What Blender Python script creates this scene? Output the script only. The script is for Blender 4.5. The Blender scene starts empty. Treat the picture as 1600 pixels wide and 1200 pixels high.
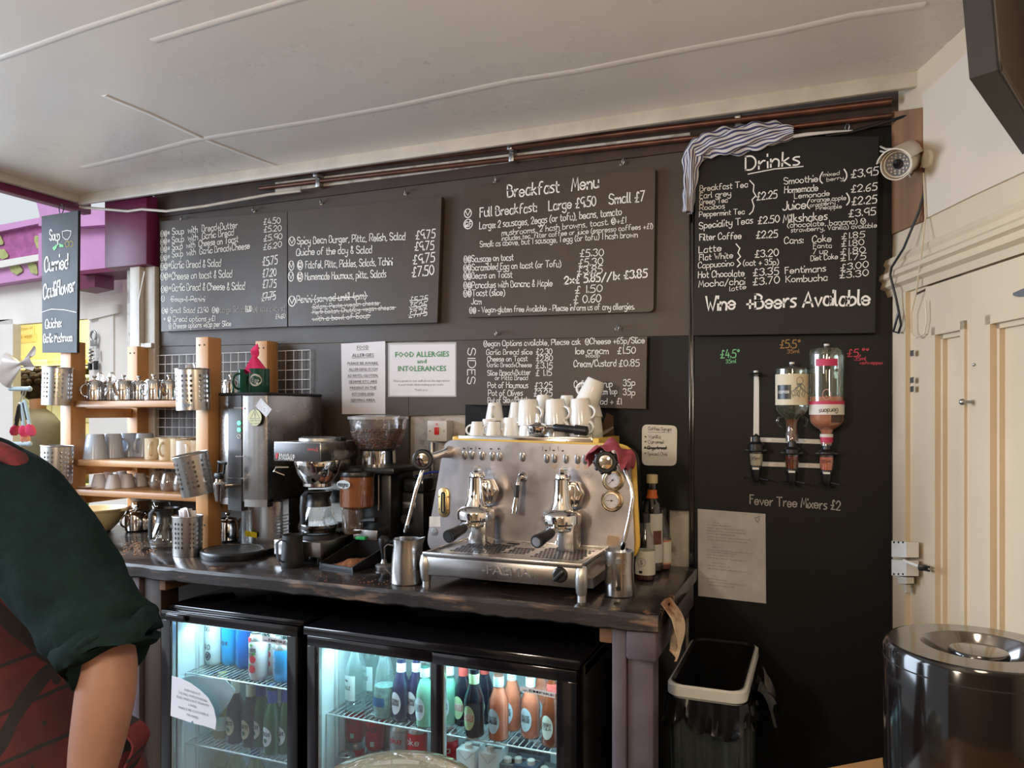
import bpy, bmesh, math, random
from mathutils import Vector as V, Matrix as Mx
random.seed(7)
PI = math.pi
scn = bpy.context.scene
COL = scn.collection

# ---------------------------------------------------------------- camera
F, CX, HY, EYE, YAW = 1200.0, 800.0, 645.0, 1.55, math.radians(21.9)
SN, CS = math.sin(YAW), math.cos(YAW)
cam = bpy.data.cameras.new('camera')
cam.sensor_fit = 'HORIZONTAL'; cam.sensor_width = 36.0; cam.lens = 36.0 * F / 1600.0
cam.shift_y = (HY - 600.0) / 1600.0
cam.clip_start = 0.05; cam.clip_end = 100
co = bpy.data.objects.new('camera', cam); COL.objects.link(co)
co.location = (0, 0, EYE); co.rotation_euler = (PI / 2, 0, YAW)
scn.camera = co

# ---------------------------------------------------------------- world, lights, exposure
scn.view_settings.view_transform = 'Standard'; scn.view_settings.look = 'None'
scn.view_settings.gamma = 1; scn.view_settings.use_curve_mapping = False
scn.view_settings.exposure = 0.95
scn.cycles.use_denoising = True
scn.cycles.max_bounces = 10; scn.cycles.transparent_max_bounces = 24
scn.cycles.sample_clamp_indirect = 6
scn.cycles.caustics_reflective = False; scn.cycles.caustics_refractive = False
w = bpy.data.worlds.new('sky'); scn.world = w; w.use_nodes = True
bg = w.node_tree.nodes['Background']
bg.inputs[0].default_value = (0.88, 0.94, 1.0, 1); bg.inputs[1].default_value = 0.42

def lamp(name, kind, loc, energy, col, size=0.3, rot=None, sy=None):
    l = bpy.data.lights.new(name, kind); l.energy = energy; l.color = col
    if kind == 'AREA':
        l.size = size
        if sy: l.shape = 'RECTANGLE'; l.size_y = sy
    else: l.shadow_soft_size = size
    o = bpy.data.objects.new(name, l); COL.objects.link(o); o.location = loc
    if rot: o.rotation_euler = rot
    return o
# daylight through the serving hatch on the left
lamp('hatch_daylight', 'AREA', (-3.9, 0.9, 1.9), 62, (0.70, 0.83, 1.0), 1.3, (0, -PI / 2 + 0.42, 0), 2.6).data.spread = math.radians(130)
sun = lamp('hazy_sun', 'SUN', (0, 0, 6), 1.2, (0.92, 0.96, 1.0), 0.3); sun.data.angle = 0.5
sun.rotation_euler = V((0.22, 1.0, -0.85)).to_track_quat('-Z', 'Y').to_euler()
# unseen warm room lamps, placed low so they brighten the ceiling too
lamp('unseen_lamp_warm', 'POINT', (0.1, 0.3, 1.95), 13, (1.0, 0.79, 0.55), 0.12)
lamp('unseen_lamp_far', 'POINT', (-1.2, -0.9, 1.9), 46, (1.0, 0.82, 0.63), 0.15)

# ---------------------------------------------------------------- where a photo point lies on a real plane
def ray(px, py):
    t = (px - CX) / F
    return V((-SN + t * CS, CS + t * SN, (HY - py) / F))
E0 = V((0, 0, EYE))
def W(px, py, Y):
    r = ray(px, py); return E0 + r * (Y / r.y)
def H(px, py, Z):
    r = ray(px, py); return E0 + r * ((Z - EYE) / r.z)
def D(px, py, d): return E0 + ray(px, py) * d

# ---------------------------------------------------------------- materials
MATS = {}
def mat(name, col, rough=0.5, metal=0.0, noise=0.0, ns=8.0, bump=0.0, spec=0.5, col2=None, stretch=None, coat=0.0, emit=None, es=1.0, contrast=None, rn=0.0):
    if name in MATS: return MATS[name]
    m = bpy.data.materials.new(name); m.use_nodes = True; MATS[name] = m
    nt = m.node_tree; b = nt.nodes['Principled BSDF']
    b.inputs['Base Color'].default_value = (*col, 1); b.inputs['Roughness'].default_value = rough
    b.inputs['Metallic'].default_value = metal; b.inputs['Specular IOR Level'].default_value = spec
    if coat: b.inputs['Coat Weight'].default_value = coat; b.inputs['Coat Roughness'].default_value = 0.08
    if emit: b.inputs['Emission Color'].default_value = (*emit, 1); b.inputs['Emission Strength'].default_value = es
    if noise or bump or rn:
        tc = nt.nodes.new('ShaderNodeTexCoord'); mp = nt.nodes.new('ShaderNodeMapping')
        if stretch: mp.inputs['Scale'].default_value = stretch
        nt.links.new(tc.outputs['Object'], mp.inputs[0])
        n = nt.nodes.new('ShaderNodeTexNoise'); n.inputs['Scale'].default_value = ns; n.inputs['Detail'].default_value = 6
        n.inputs['Roughness'].default_value = 0.62
        nt.links.new(mp.outputs[0], n.inputs['Vector'])
        if noise:
            rp = nt.nodes.new('ShaderNodeValToRGB')
            c2 = col2 or tuple(c * (1 - noise) for c in col)
            lo, hi = contrast or (0.35, 0.68)
            rp.color_ramp.elements[0].position = lo; rp.color_ramp.elements[1].position = hi
            rp.color_ramp.elements[0].color = (*c2, 1); rp.color_ramp.elements[1].color = (*col, 1)
            nt.links.new(n.outputs[0], rp.inputs[0]); nt.links.new(rp.outputs[0], b.inputs['Base Color'])
        if bump:
            bp = nt.nodes.new('ShaderNodeBump'); bp.inputs['Strength'].default_value = bump; bp.inputs['Distance'].default_value = 0.01
            nt.links.new(n.outputs[0], bp.inputs['Height']); nt.links.new(bp.outputs[0], b.inputs['Normal'])
        if rn:
            mr = nt.nodes.new('ShaderNodeMapRange'); mr.inputs['To Min'].default_value = max(0.03, rough - rn); mr.inputs['To Max'].default_value = rough + rn
            mr.inputs['From Min'].default_value = 0.3; mr.inputs['From Max'].default_value = 0.7
            nt.links.new(n.outputs[0], mr.inputs[0]); nt.links.new(mr.outputs[0], b.inputs['Roughness'])
    return m
def glass(name, tint=(1, 1, 1), rough=0.02, fac=0.06, haze=None, hz=0.0):
    if name in MATS: return MATS[name]
    m = bpy.data.materials.new(name); m.use_nodes = True; MATS[name] = m
    nt = m.node_tree; nt.nodes.clear()
    out = nt.nodes.new('ShaderNodeOutputMaterial'); t = nt.nodes.new('ShaderNodeBsdfTransparent'); t.inputs[0].default_value = (*tint, 1)
    g = nt.nodes.new('ShaderNodeBsdfGlossy'); g.inputs['Roughness'].default_value = rough
    lw = nt.nodes.new('ShaderNodeLayerWeight'); lw.inputs['Blend'].default_value = 0.25
    mr = nt.nodes.new('ShaderNodeMapRange'); mr.inputs['To Min'].default_value = fac; mr.inputs['To Max'].default_value = 0.6
    nt.links.new(lw.outputs['Facing'], mr.inputs[0])
    mx = nt.nodes.new('ShaderNodeMixShader'); nt.links.new(mr.outputs[0], mx.inputs[0])
    src = t.outputs[0]
    if hz:
        d = nt.nodes.new('ShaderNodeBsdfDiffuse'); d.inputs[0].default_value = (*(haze or (0.8, 0.8, 0.8)), 1)
        m2 = nt.nodes.new('ShaderNodeMixShader'); m2.inputs[0].default_value = hz
        nt.links.new(t.outputs[0], m2.inputs[1]); nt.links.new(d.outputs[0], m2.inputs[2]); src = m2.outputs[0]
    nt.links.new(src, mx.inputs[1]); nt.links.new(g.outputs[0], mx.inputs[2]); nt.links.new(mx.outputs[0], out.inputs[0])
    return m

M = dict(
 chalk=mat('black_paint', (0.070, 0.050, 0.036), 0.5, 0, 0.25, 3.0, 0.05, rn=0.1),
 chalk2=mat('chalkboard', (0.064, 0.042, 0.026), 0.46, 0, 0.3, 4.0, 0.02, rn=0.08),
 black2=mat('deep_black_panel', (0.0045, 0.004, 0.004), 0.5, 0, 0.3, 4.0, 0.03, spec=0.25),
 chalkd=mat('black_drinks_board', (0.008, 0.0075, 0.0075), 0.5, 0, 0.2, 5.0, 0.02, spec=0.3),
 ink=mat('chalk_pen_white', (0.86, 0.84, 0.79), 0.8),
 inkg=mat('chalk_pen_green', (0.22, 0.6, 0.28), 0.8), inko=mat('chalk_pen_orange', (0.45, 0.24, 0.08), 0.8),
 inkp=mat('chalk_pen_pink', (0.75, 0.08, 0.14), 0.8), inky=mat('chalk_pen_yellow', (0.5, 0.4, 0.05), 0.8),
 inkw=mat('chalk_pen_faint', (0.36, 0.35, 0.33), 0.8),
 black=mat('black_plastic', (0.012, 0.012, 0.013), 0.35, 0, 0.2, 20), blackm=mat('black_matt', (0.016, 0.015, 0.015), 0.6, 0, 0.2, 10),
 gloss=mat('black_gloss', (0.008, 0.007, 0.008), 0.12, coat=0.6),
 steel=mat('brushed_steel', (0.50, 0.48, 0.465), 0.27, 1.0, 0.10, 5, 0.0, rn=0.06),
 steelv=mat('worn_steel_panel', (0.52, 0.48, 0.48), 0.34, 1.0, 0.14, 5, 0.015, rn=0.1),
 chrome=mat('chrome', (0.72, 0.70, 0.68), 0.09, 1.0), dull=mat('dull_steel', (0.42, 0.41, 0.40), 0.38, 1.0, 0.2, 12),
 brass=mat('brass', (0.62, 0.44, 0.2), 0.3, 1.0, 0.2, 20), yellow=mat('yellow_panel', (0.72, 0.46, 0.08), 0.4),
 dark=mat('dark_hole', (0.004, 0.004, 0.004), 0.8),
 white=mat('white_glaze', (0.80, 0.77, 0.72), 0.12, spec=0.6), whitep=mat('white_plastic', (0.72, 0.70, 0.66), 0.35, 0, 0.08, 12),
 paper=mat('white_paper', (0.78, 0.75, 0.77), 0.75, 0, 0.06, 5), paperd=mat('stained_paper', (0.50, 0.475, 0.47), 0.8, 0, 0.3, 5),
 pine=mat('pine', (0.62, 0.33, 0.13), 0.42, 0, 0.35, 7, 0.05, stretch=(1, 1, 0.12), col2=(0.42, 0.2, 0.075)),
 pineh=mat('pine_shelf', (0.58, 0.31, 0.13), 0.38, 0, 0.35, 7, 0.04, stretch=(0.12, 1, 1), col2=(0.40, 0.19, 0.07)),
 cream=mat('cream_door_paint', (0.60, 0.49, 0.35), 0.42, 0, 0.10, 2.5, 0.02),
 board=mat('white_wall_board', (0.61, 0.52, 0.42), 0.5, 0, 0.07, 1.7),
 ceil=mat('ceiling_gloss_paint', (0.76, 0.72, 0.66), 0.30, 0, 0.08, 1.2, 0.02, rn=0.06),
 seam=mat('ceiling_seam', (0.78, 0.74, 0.68), 0.32), trim=mat('trim_paint', (0.62, 0.57, 0.49), 0.4, 0, 0.18, 9),
 copper=mat('painted_copper', (0.16, 0.065, 0.04), 0.35, 0.5, 0.5, 12), timber=mat('rough_timber', (0.26, 0.13, 0.062), 0.7, 0, 0.5, 9, 0.2, stretch=(1, 1, 0.2)),
 flaky=mat('flaking_white', (0.55, 0.50, 0.44), 0.7, 0, 0.7, 14, 0.3, col2=(0.17, 0.12, 0.09), contrast=(0.3, 0.5)),
 maroon=mat('maroon_paint', (0.17, 0.014, 0.075), 0.45, 0, 0.3, 4), pink=mat('lilac_pink_paint', (0.62, 0.31, 0.60), 0.55, 0, 0.14, 3),
 pinkr=mat('rough_pink_render', (0.47, 0.13, 0.36), 0.7, 0, 0.35, 30, 0.5), extw=mat('outside_white', (0.80, 0.79, 0.77), 0.6, 0, 0.1, 3),
 yellowt=mat('yellow_wall', (0.82, 0.71, 0.34), 0.5, 0, 0.06, 3), floor=mat('dark_floor', (0.05, 0.04, 0.035), 0.5, 0, 0.3, 5),
 purple=mat('purple_grey_paint', (0.115, 0.088, 0.105), 0.55, 0, 0.35, 8, 0.15), dwood=mat('dark_wood', (0.05, 0.026, 0.015), 0.5, 0, 0.5, 8, stretch=(1, 1, 0.15)),
 red=mat('red_plastic', (0.65, 0.02, 0.02), 0.35), glassc=glass('clear_glass', (0.93, 0.95, 0.94)), glasst=glass('tinted_jar', (0.75, 0.72, 0.7), 0.08, 0.05, (0.3, 0.2, 0.15), 0.12),
)

# ---------------------------------------------------------------- mesh collector
def rotm(a, axis): return Mx.Rotation(a, 4, axis)
def trl(*a): return Mx.Translation(V(a if len(a) > 1 else a[0]))
def frame(o, z, x=None):
    z = V(z).normalized(); x = V(x) if x is not None else (V((1, 0, 0)) if abs(z.x) < 0.9 else V((0, 1, 0)))
    x = (x - z * x.dot(z)).normalized(); y = z.cross(x)
    m = Mx((x, y, z)).transposed().to_4x4(); m.translation = V(o); return m
class MB:
    def __init__(s, mx=None): s.v = []; s.f = []; s.m = []; s.mx = mx or Mx()
    def add(s, vs, fs, m=0, mx=None):
        b = len(s.v); t = s.mx @ mx if mx is not None else s.mx
        s.v += [t @ V(p) for p in vs]; s.f += [tuple(b + i for i in f) for f in fs]; s.m += [m] * len(fs); return s
    def box(s, x0, x1, y0, y1, z0, z1, m=0, bev=0.0, seg=2, mx=None):
        bm = bmesh.new(); bmesh.ops.create_cube(bm, size=1)
        for q in bm.verts: q.co = V(((x0 + x1) / 2 + q.co.x * (x1 - x0), (y0 + y1) / 2 + q.co.y * (y1 - y0), (z0 + z1) / 2 + q.co.z * (z1 - z0)))
        return s._bm(bm, bev, seg, m, mx)
    def _bm(s, bm, bev, seg, m, mx):
        if bev: bmesh.ops.bevel(bm, geom=bm.edges[:], offset=bev, segments=seg, affect='EDGES', profile=0.5)
        bm.verts.index_update()
        s.add([q.co[:] for q in bm.verts], [[q.index for q in f.verts] for f in bm.faces], m, mx); bm.free(); return s
    def prism(s, poly, h0, h1, m=0, mx=None, bev=0.0):
        bm = bmesh.new(); a = [bm.verts.new((p[0], p[1], h0)) for p in poly]
        f = bm.faces.new(a); r = bmesh.ops.extrude_face_region(bm, geom=[f])
        for q in r['geom']:
            if isinstance(q, bmesh.types.BMVert): q.co.z = h1
        bmesh.ops.recalc_face_normals(bm, faces=bm.faces[:]); return s._bm(bm, bev, 2, m, mx)
    def slab(s, pts, n, t, m=0):          # polygon of 3D points given thickness t along -n
        n = V(n).normalized(); k = len(pts); q = [V(p) for p in pts]; vs = q + [p - n * t for p in q]
        nn = (q[1] - q[0]).cross(q[2] - q[0])
        fs = [list(range(k)), list(range(2 * k - 1, k - 1, -1))] + [[i, k + i, k + (i + 1) % k, (i + 1) % k] for i in range(k)]
        if nn.dot(n) < 0: fs = [f[::-1] for f in fs]
        return s.add(vs, fs, m)
    def lathe(s, prof, seg=24, m=0, mx=None, sx=1.0, sy=1.0, a0=0.0, a1=2 * PI):
        full = abs(a1 - a0 - 2 * PI) < 1e-6; n = seg if full else seg + 1; vs = []; fs = []; rings = []
        for r, z in prof:
            if r < 1e-6: rings.append([len(vs)]); vs.append((0, 0, z))
            else:
                rings.append(list(range(len(vs), len(vs) + n)))
                vs += [(r * math.cos(a0 + (a1 - a0) * i / seg) * sx, r * math.sin(a0 + (a1 - a0) * i / seg) * sy, z) for i in range(n)]
        for A, B in zip(rings, rings[1:]):
            for i in range(seg):
                j = (i + 1) % n
                if len(A) == 1 and len(B) == 1: continue
                if len(A) == 1: fs.append((A[0], B[j], B[i]))
                elif len(B) == 1: fs.append((A[i], A[j], B[0]))
                else: fs.append((A[i], A[j], B[j], B[i]))
        return s.add(vs, fs, m, mx)
    def tube(s, pts, r, seg=10, m=0, cap=True, closed=False, mx=None, sq=None):
        P = [V(p) for p in pts]; n = len(P); R = r if isinstance(r, (list, tuple)) else [r] * n; vs = []; fs = []
        up = None
        for i in range(n):
            a = P[(i - 1) % n] if (i > 0 or closed) else P[i]; b = P[(i + 1) % n] if (i < n - 1 or closed) else P[i]
            t = (b - a).normalized()
            if up is None: up = V((0, 0, 1)) if abs(t.z) < 0.9 else V((1, 0, 0))
            x = (up - t * up.dot(t)).normalized(); y = t.cross(x); up = x
            rx, ry = (R[i] if isinstance(R[i], (list, tuple)) else (R[i], R[i]))
            for k in range(seg):
                a_ = 2 * PI * k / seg + (PI / seg if sq else 0); vs.append(P[i] + x * rx * math.cos(a_) + y * ry * math.sin(a_))
        for i in range(n if closed else n - 1):
            j = (i + 1) % n
            for k in range(seg): l = (k + 1) % seg; fs.append((i * seg + k, i * seg + l, j * seg + l, j * seg + k))
        if cap and not closed: fs.append(tuple(range(seg - 1, -1, -1))); fs.append(tuple((n - 1) * seg + k for k in range(seg)))
        return s.add(vs, fs, m, mx)
    def grid(s, fn, nu, nv, m=0, t=0.0):
        vs = [V(fn(i / nu, j / nv)) for i in range(nu + 1) for j in range(nv + 1)]; w_ = nv + 1
        fs = [(i * w_ + j, (i + 1) * w_ + j, (i + 1) * w_ + j + 1, i * w_ + j + 1) for i in range(nu) for j in range(nv)]
        if not t: return s.add(vs, fs, m)
        me = bpy.data.meshes.new('tmp'); me.from_pydata(vs, [], fs); me.update()
        vs2 = vs + [v_ - me.vertices[k].normal * t for k, v_ in enumerate(vs)]; N = len(vs); bpy.data.meshes.remove(me)
        fs2 = list(fs) + [tuple(N + i for i in f[::-1]) for f in fs]
        rim = [i * w_ for i in range(nu + 1)] + [nu * w_ + j for j in range(1, nv + 1)] + [i * w_ + nv for i in range(nu - 1, -1, -1)] + [j for j in range(nv - 1, 0, -1)]
        for a, b in zip(rim, rim[1:] + rim[:1]): fs2.append((b, a, N + a, N + b))
        return s.add(vs2, fs2, m)
    def ball(s, c, r, m=0, seg=16, sc=(1, 1, 1), mx=None):
        pr = [(math.sin(PI * i / seg * 1.0), -math.cos(PI * i / seg)) for i in range(seg + 1)]
        q = trl(V(c)) @ Mx.Diagonal((r * sc[0], r * sc[1], r * sc[2], 1)); return s.lathe(pr, seg + 4, m, (mx @ q) if mx is not None else q)
    def build(s, name, mats, parent=None, ang=35, loc=None, flat=False):
        me = bpy.data.meshes.new(name)
        o_ = V(loc) if loc is not None else V((0, 0, 0))
        me.from_pydata([p - o_ for p in s.v], [], s.f); me.update()
        for m_ in (mats if isinstance(mats, (list, tuple)) else [mats]): me.materials.append(M[m_] if isinstance(m_, str) else m_)
        me.polygons.foreach_set('material_index', s.m)
        if not flat:
            me.polygons.foreach_set('use_smooth', [True] * len(s.f)); me.set_sharp_from_angle(angle=math.radians(ang))
        o = bpy.data.objects.new(name, me); COL.objects.link(o); o.location = o_
        if parent is not None: o.parent = parent; 
        return o
def tag(o, label=None, cat=None, group=None, kind=None):
    if label: o['label'] = label
    if cat: o['category'] = cat
    if group: o['group'] = group
    if kind: o['kind'] = kind
    return o
def T(name, label, cat, loc=(0, 0, 0), rz=0.0, group=None, rot=None):
    o = bpy.data.objects.new(name, None); COL.objects.link(o); o.location = loc; o.rotation_euler = rot or (0, 0, rz); o.empty_display_size = 0.05
    return tag(o, label, cat, group)
def dup(o, loc=None, rz=None, label=None, rot=None, scale=None):
    def cp(q, par):
        c = q.copy(); COL.objects.link(c)
        if par is not None: c.parent = par
        for ch in list(q.children): cp(ch, c)
        return c
    c = cp(o, None)
    if loc is not None: c.location = loc
    if rz is not None: c.rotation_euler = (0, 0, rz)
    if rot is not None: c.rotation_euler = rot
    if scale is not None: c.scale = scale
    if label: c['label'] = label
    return c
def st(o): o['kind'] = 'structure'; return o

# ---------------------------------------------------------------- handwriting: one-stroke letters
def _y(c): return 'abcdefghijk'.index(c) - 3
G = {'A':'0d3k6d 1f5f','B':'0d0k ~0k2k4j4i3h0h ~0h3h5g5e3d0d','C':'~5i4k2k0i0f1d3d5e','D':'0d0k ~0k3k5i5f3d0d','E':'4d0d0k4k 0h3h','F':'0d0k4k 0h3h','G':'~5i4k2k0i0f1d3d5e5g 3g5g','H':'0d0k 5d5k 0h5h','I':'1d1k','J':'~4k4f3d1d0e','K':'0d0k 5k0g 1h5d','L':'0k0d4d','M':'0d1k3f5k6d','N':'0d0k5d5k','O':'~3k1j0h0f1d3d5d6f6h5j3k','P':'0d0k ~0k3k5j5h3g0g','Q':'~3k1j0h0f1d3d5d6f6h5j3k 4f6d','R':'0d0k ~0k3k5j5h3g0g 2g5d','S':'~5j3k1k0i1h4g5f4d2d0e','T':'3d3k 0k6k','U':'~0k0f1d3d5f5k','V':'0k3d6k','W':'0k2d3h5d7k','X':'0d5k 0k5d','Y':'0k3g6k 3g3d','Z':'0k5k0d5d',
'a':'~4g3h1h0f0e1d3d4f 4h4d','b':'0k0d ~0g2h4g4e2d0d','c':'~4g2h0g0e1d3d4e','d':'~4g2h0g0e1d3d4e 4k4d','e':'~0f4f4g2h0g0e1d3d4e','f':'~4k2k1i1d 0h3h','g':'~4g2h0g0e2d4e ~4h4d4b2a0b','h':'0k0d ~0f2h4g4d','i':'0g0d 0j0k','j':'~2g2b1a0a 2j2k','k':'0k0d 3h0f 1f4d','l':'~0k0e1d','m':'0h0d ~0f2h3g3d ~3f5h6g6d','n':'0h0d ~0f2h4g4d','o':'~2h0g0e2d4e4g2h','p':'0h0a ~0g2h4g4e2d0e','q':'~4g2h0g0e2d4e 4h4a','r':'0h0d ~0f2h3h','s':'~3h1h0g2f3e2d0d','t':'~1j1e2d3d 0h3h','u':'~0h0e1d3d4f 4h4d','v':'0h2d4h','w':'0h1d3g5d6h','x':'0h4d 0d4h','y':'~0h0f2e4f ~4h4c2a0b','z':'0h4h0d4d',
'0':'~2k0i0f2d4f4i2k','1':'1k1d','2':'~0i2k4j4h0d 0d4d','3':'~0j2k4j3h1h ~1h4g4e2d0e','4':'2k0f4f 3h3d','5':'4k1k0h ~0h3h4f3d0d','6':'~4k1i0f1d3d4f3g0f','7':'0k4k1d','8':'~2h0i1k3k4i2h0f1d3d4f2h','9':'~4j2k0i1g3g4j 4k4d','£':'~4j3k2j2f0d 0d4d 0g3g','+':'0f4f 2d2h','-':'0f3f','.':'0d0e','·':'0f0g',',':'1d0c',':':'0d0e 0g0h','/':'0c4k','(':'~2k0h0e2c',')':'~0k2h2e0c','&':'~4d1i2k3i0f1d3d4f','*':'0g4i 0i4g 2f2j',"'":'0k0i','_':'0d5d','°':'~1k0j1i2j1k','!':'0k0f 0d0e','?':'~0j2k4j4i2g2f 2d2e',
'%':'~3k1j0h0f1d3c5d6f6h5j3k 1i3e5i','$':'~3k1j0h0f1d3c5d6f6h5j3k ~3h2i1h1f2f3g 3h3e1e ~5i4i4e 3g5g'}
GC = {}
def glyph(c):
    if c in GC: return GC[c]
    out = []
    for st_ in G[c].split():
        sm = st_[0] == '~'; st_ = st_.lstrip('~')
        p = [(float(st_[i]), float(_y(st_[i + 1]))) for i in range(0, len(st_), 2)]
        if sm and len(p) > 2:
            cl = p[0] == p[-1]; q = []
            for i in range(len(p) - 1):
                a = p[i - 1] if i else (p[-2] if cl else p[0]); b = p[i]; c1 = p[i + 1]; d = p[i + 2] if i + 2 < len(p) else (p[1] if cl else p[-1])
                for k in range(3):
                    t = k / 3; q.append(tuple(0.5 * (2 * b[j] + (c1[j] - a[j]) * t + (2 * a[j] - 5 * b[j] + 4 * c1[j] - d[j]) * t * t + (3 * b[j] - a[j] - 3 * c1[j] + d[j]) * t ** 3) for j in (0, 1)))
            p = q + [p[-1]]
        out.append(p)
    GC[c] = (out, max(x for s_ in out for x, y in s_)); return GC[c]
def ribbon(mb, pts, n, w_, m=0):          # flat ink line through 3D points
    P = [V(p) for p in pts]; P = [p for i, p in enumerate(P) if i == 0 or (p - P[i - 1]).length > 1e-6]
    if len(P) < 2: return
    n = V(n); d0 = (P[1] - P[0]).normalized(); d1 = (P[-1] - P[-2]).normalized(); P[0] -= d0 * w_ * 0.4; P[-1] += d1 * w_ * 0.4
    vs = []
    for i, p in enumerate(P):
        a = (P[i] - P[i - 1]).normalized() if i else d0; b = (P[i + 1] - P[i]).normalized() if i < len(P) - 1 else d1
        s_ = n.cross(a).normalized() + n.cross(b).normalized(); L = s_.length
        s_ = s_ / L if L > 0.3 else n.cross(a).normalized(); k = min(1.5, 1 / max(0.5, L / 2))
        vs += [p - s_ * w_ / 2 * k, p + s_ * w_ / 2 * k]
    mb.add(vs, [(2 * i, 2 * i + 2, 2 * i + 3, 2 * i + 1) for i in range(len(P) - 1)], m)
def hand(mb, text, P0, P1, up, h, n, wt=0.12, m=0, jit=0.3, strike=False):   # text from P0 to P1, capital height h (m)
    P0, P1, up, n = V(P0), V(P1), V(up).normalized(), V(n).normalized()
    u = P1 - P0; x = 0.0; items = []
    for c in text:
        if c == ' ': x += 3.2; continue
        g, w_ = glyph(c); items.append((g, x)); x += w_ + 1.55
    tot = max(x - 1.55, 1); sx = 1.0 / tot; sy = h / 7.0
    for g, x0 in items:
        dy = random.uniform(-jit, jit); sl = random.uniform(-0.03, 0.06)
        for s_ in g:
            ribbon(mb, [P0 + u * ((x0 + q + sl * r) * sx) + up * ((r + dy) * sy) for q, r in s_], n, h * wt, m)
    if strike:
        ribbon(mb, [P0 + u * -0.02 + up * h * 0.38, P0 + u * 0.5 + up * h * 0.32, P0 + u * 1.02 + up * h * 0.42], n, h * wt * 1.15, m)
FONTC = {}
def printed(mb, text, P0, P1, up, h, n, m=0, bold=0.0):    # printed capitals and small print, stretched from P0 to P1
    key = (text, bold)
    if key not in FONTC:
        cu = bpy.data.curves.new('t', 'FONT'); cu.body = text; cu.size = 1; cu.resolution_u = 1; cu.offset = bold
        o = bpy.data.objects.new('t', cu); COL.objects.link(o); bpy.context.view_layer.update()
        me = bpy.data.meshes.new_from_object(o.evaluated_get(bpy.context.evaluated_depsgraph_get()))
        FONTC[key] = ([v_.co[:2] for v_ in me.vertices], [tuple(p.vertices) for p in me.polygons])
        bpy.data.objects.remove(o); bpy.data.curves.remove(cu); bpy.data.meshes.remove(me)
    vs, fs = FONTC[key]
    if not vs: return
    x0 = min(v_[0] for v_ in vs); x1 = max(v_[0] for v_ in vs); P0, P1 = V(P0), V(P1); up = V(up).normalized(); u = (P1 - P0) / (x1 - x0)
    if u.cross(up).dot(V(n)) < 0: fs = [f[::-1] for f in fs]
    mb.add([P0 + u * (a - x0) + up * (b / 0.70 * h) for a, b in vs], fs, m)
NB = V((0, -1, 0)); UP = V((0, 0, 1))
def pw(mb, Y, lines, wt=0.118, m=0, jit=0.3):     # handwriting on the plane at depth Y: (text, x0,y0,x1,y1, cap height in photo pixels[, strike])
    for L in lines:
        t, x0, y0, x1, y1, h = L[:6]; a, b = W(x0, y0, Y), W(x1, y1, Y); d = (W((x0 + x1) / 2, y0, Y) - E0); hh = h / F * (-SN * d.x + CS * d.y)
        hand(mb, t, a, b, UP, hh, NB, L[7] if len(L) > 7 else wt, m, jit, strike=(len(L) > 6 and L[6]))
def pp(mb, Y, lines, m=0, bold=0.0, ul=False):
    for t, x0, y0, x1, y1, h in lines:
        a, b = W(x0, y0, Y), W(x1, y1, Y); d = a - E0; hh = h / F * (-SN * d.x + CS * d.y)
        printed(mb, t, a, b, UP, hh, NB, m, bold)
        if ul: ribbon(mb, [a - UP * hh * 0.25, b - UP * hh * 0.25], NB, hh * 0.1, m)
# ================================================================ SETTING
YW = 2.65                                           # face of the back wall boarding
st(MB().box(-7.5, 2.6, -2.7, 6, -0.06, 0).build('floor', 'floor'))
wb = st(MB().box(-3.02, 0.4, YW + 0.02, YW + 0.1, 0, 2.56).build('wall_back', 'flaky'))
def panel(name, px, m, Y=YW, t=0.018):
    mb = MB(); mb.slab([W(x, y, Y) for x, y in px], NB, t); return mb.build(name, m, wb)
panel('upper_panel', [(247, 322), (1077, 224), (1077, 524), (247, 541)], 'chalk')
panel('lower_panel', [(247, 542), (638, 535), (638, 900), (247, 900)], 'chalk')
panel('lower_panel', [(638.6, 535), (727, 532), (727, 647), (638.6, 650)], 'chalk')
panel('lower_panel', [(727, 532), (1077, 525), (1077, 798), (1045, 797), (1045, 900), (727, 900)], 'black2')
panel('drinks_panel', [(1085, 190), (1395, 170), (1395, 1330), (1085, 1210)], 'black2')
MB().box(-3.02, -.43, YW, YW + .03, 0, 1.0).build('lower_panel', 'blackm', wb)  # black sheet added to paint in the darkness below the counter
mb = MB(); x0 = W(1076.5, 600, YW).x; x1 = W(1084.5, 600, YW).x
mb.box(x0, x0 + 0.006, YW - 0.004, YW + 0.015, 0.05, 2.47, bev=0.002); mb.box(x1 - 0.006, x1, YW - 0.002, YW + 0.015, 0.05, 2.47, bev=0.002)
mb.box(x0, x1, YW + 0.008, YW + 0.016, 0.05, 2.47); mb.build('seam_batten', 'gloss', wb)
mb = MB(); mb.box(W(1393, 600, YW).x, W(1396, 600, YW).x + 0.008, YW - 0.006, YW + 0.015, 0, 2.2, bev=0.003); mb.build('edge_strip', 'dwood', wb)
# prices written straight on the black wall
for nm, mk, lines in (('green_price', 'inkg', [('£4.5°', 1126, 559.3, 1155, 557.5, 12), ('35ml', 1134, 567.3, 1150, 566.8, 6)]),
                      ('orange_price', 'inko', [('£5.5°', 1219, 544, 1250, 542.5, 12), ('35ml', 1230, 552, 1249, 551.3, 6)]),
                      ('pink_price', 'inkp', [('£5.°°', 1324, 557.5, 1357, 555, 11), ('35ml', 1335, 563.3, 1353, 563.3, 6), ('+schweppes', 1343, 569, 1379, 569, 5)]),
                      ('mixers_price', 'inkw', [('Fever Tree Mixers £2', 1172, 787.3, 1313, 796.7, 14)])):
    mb = MB(); pw(mb, YW - 0.0012, lines); mb.build(nm, mk, wb)

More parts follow.
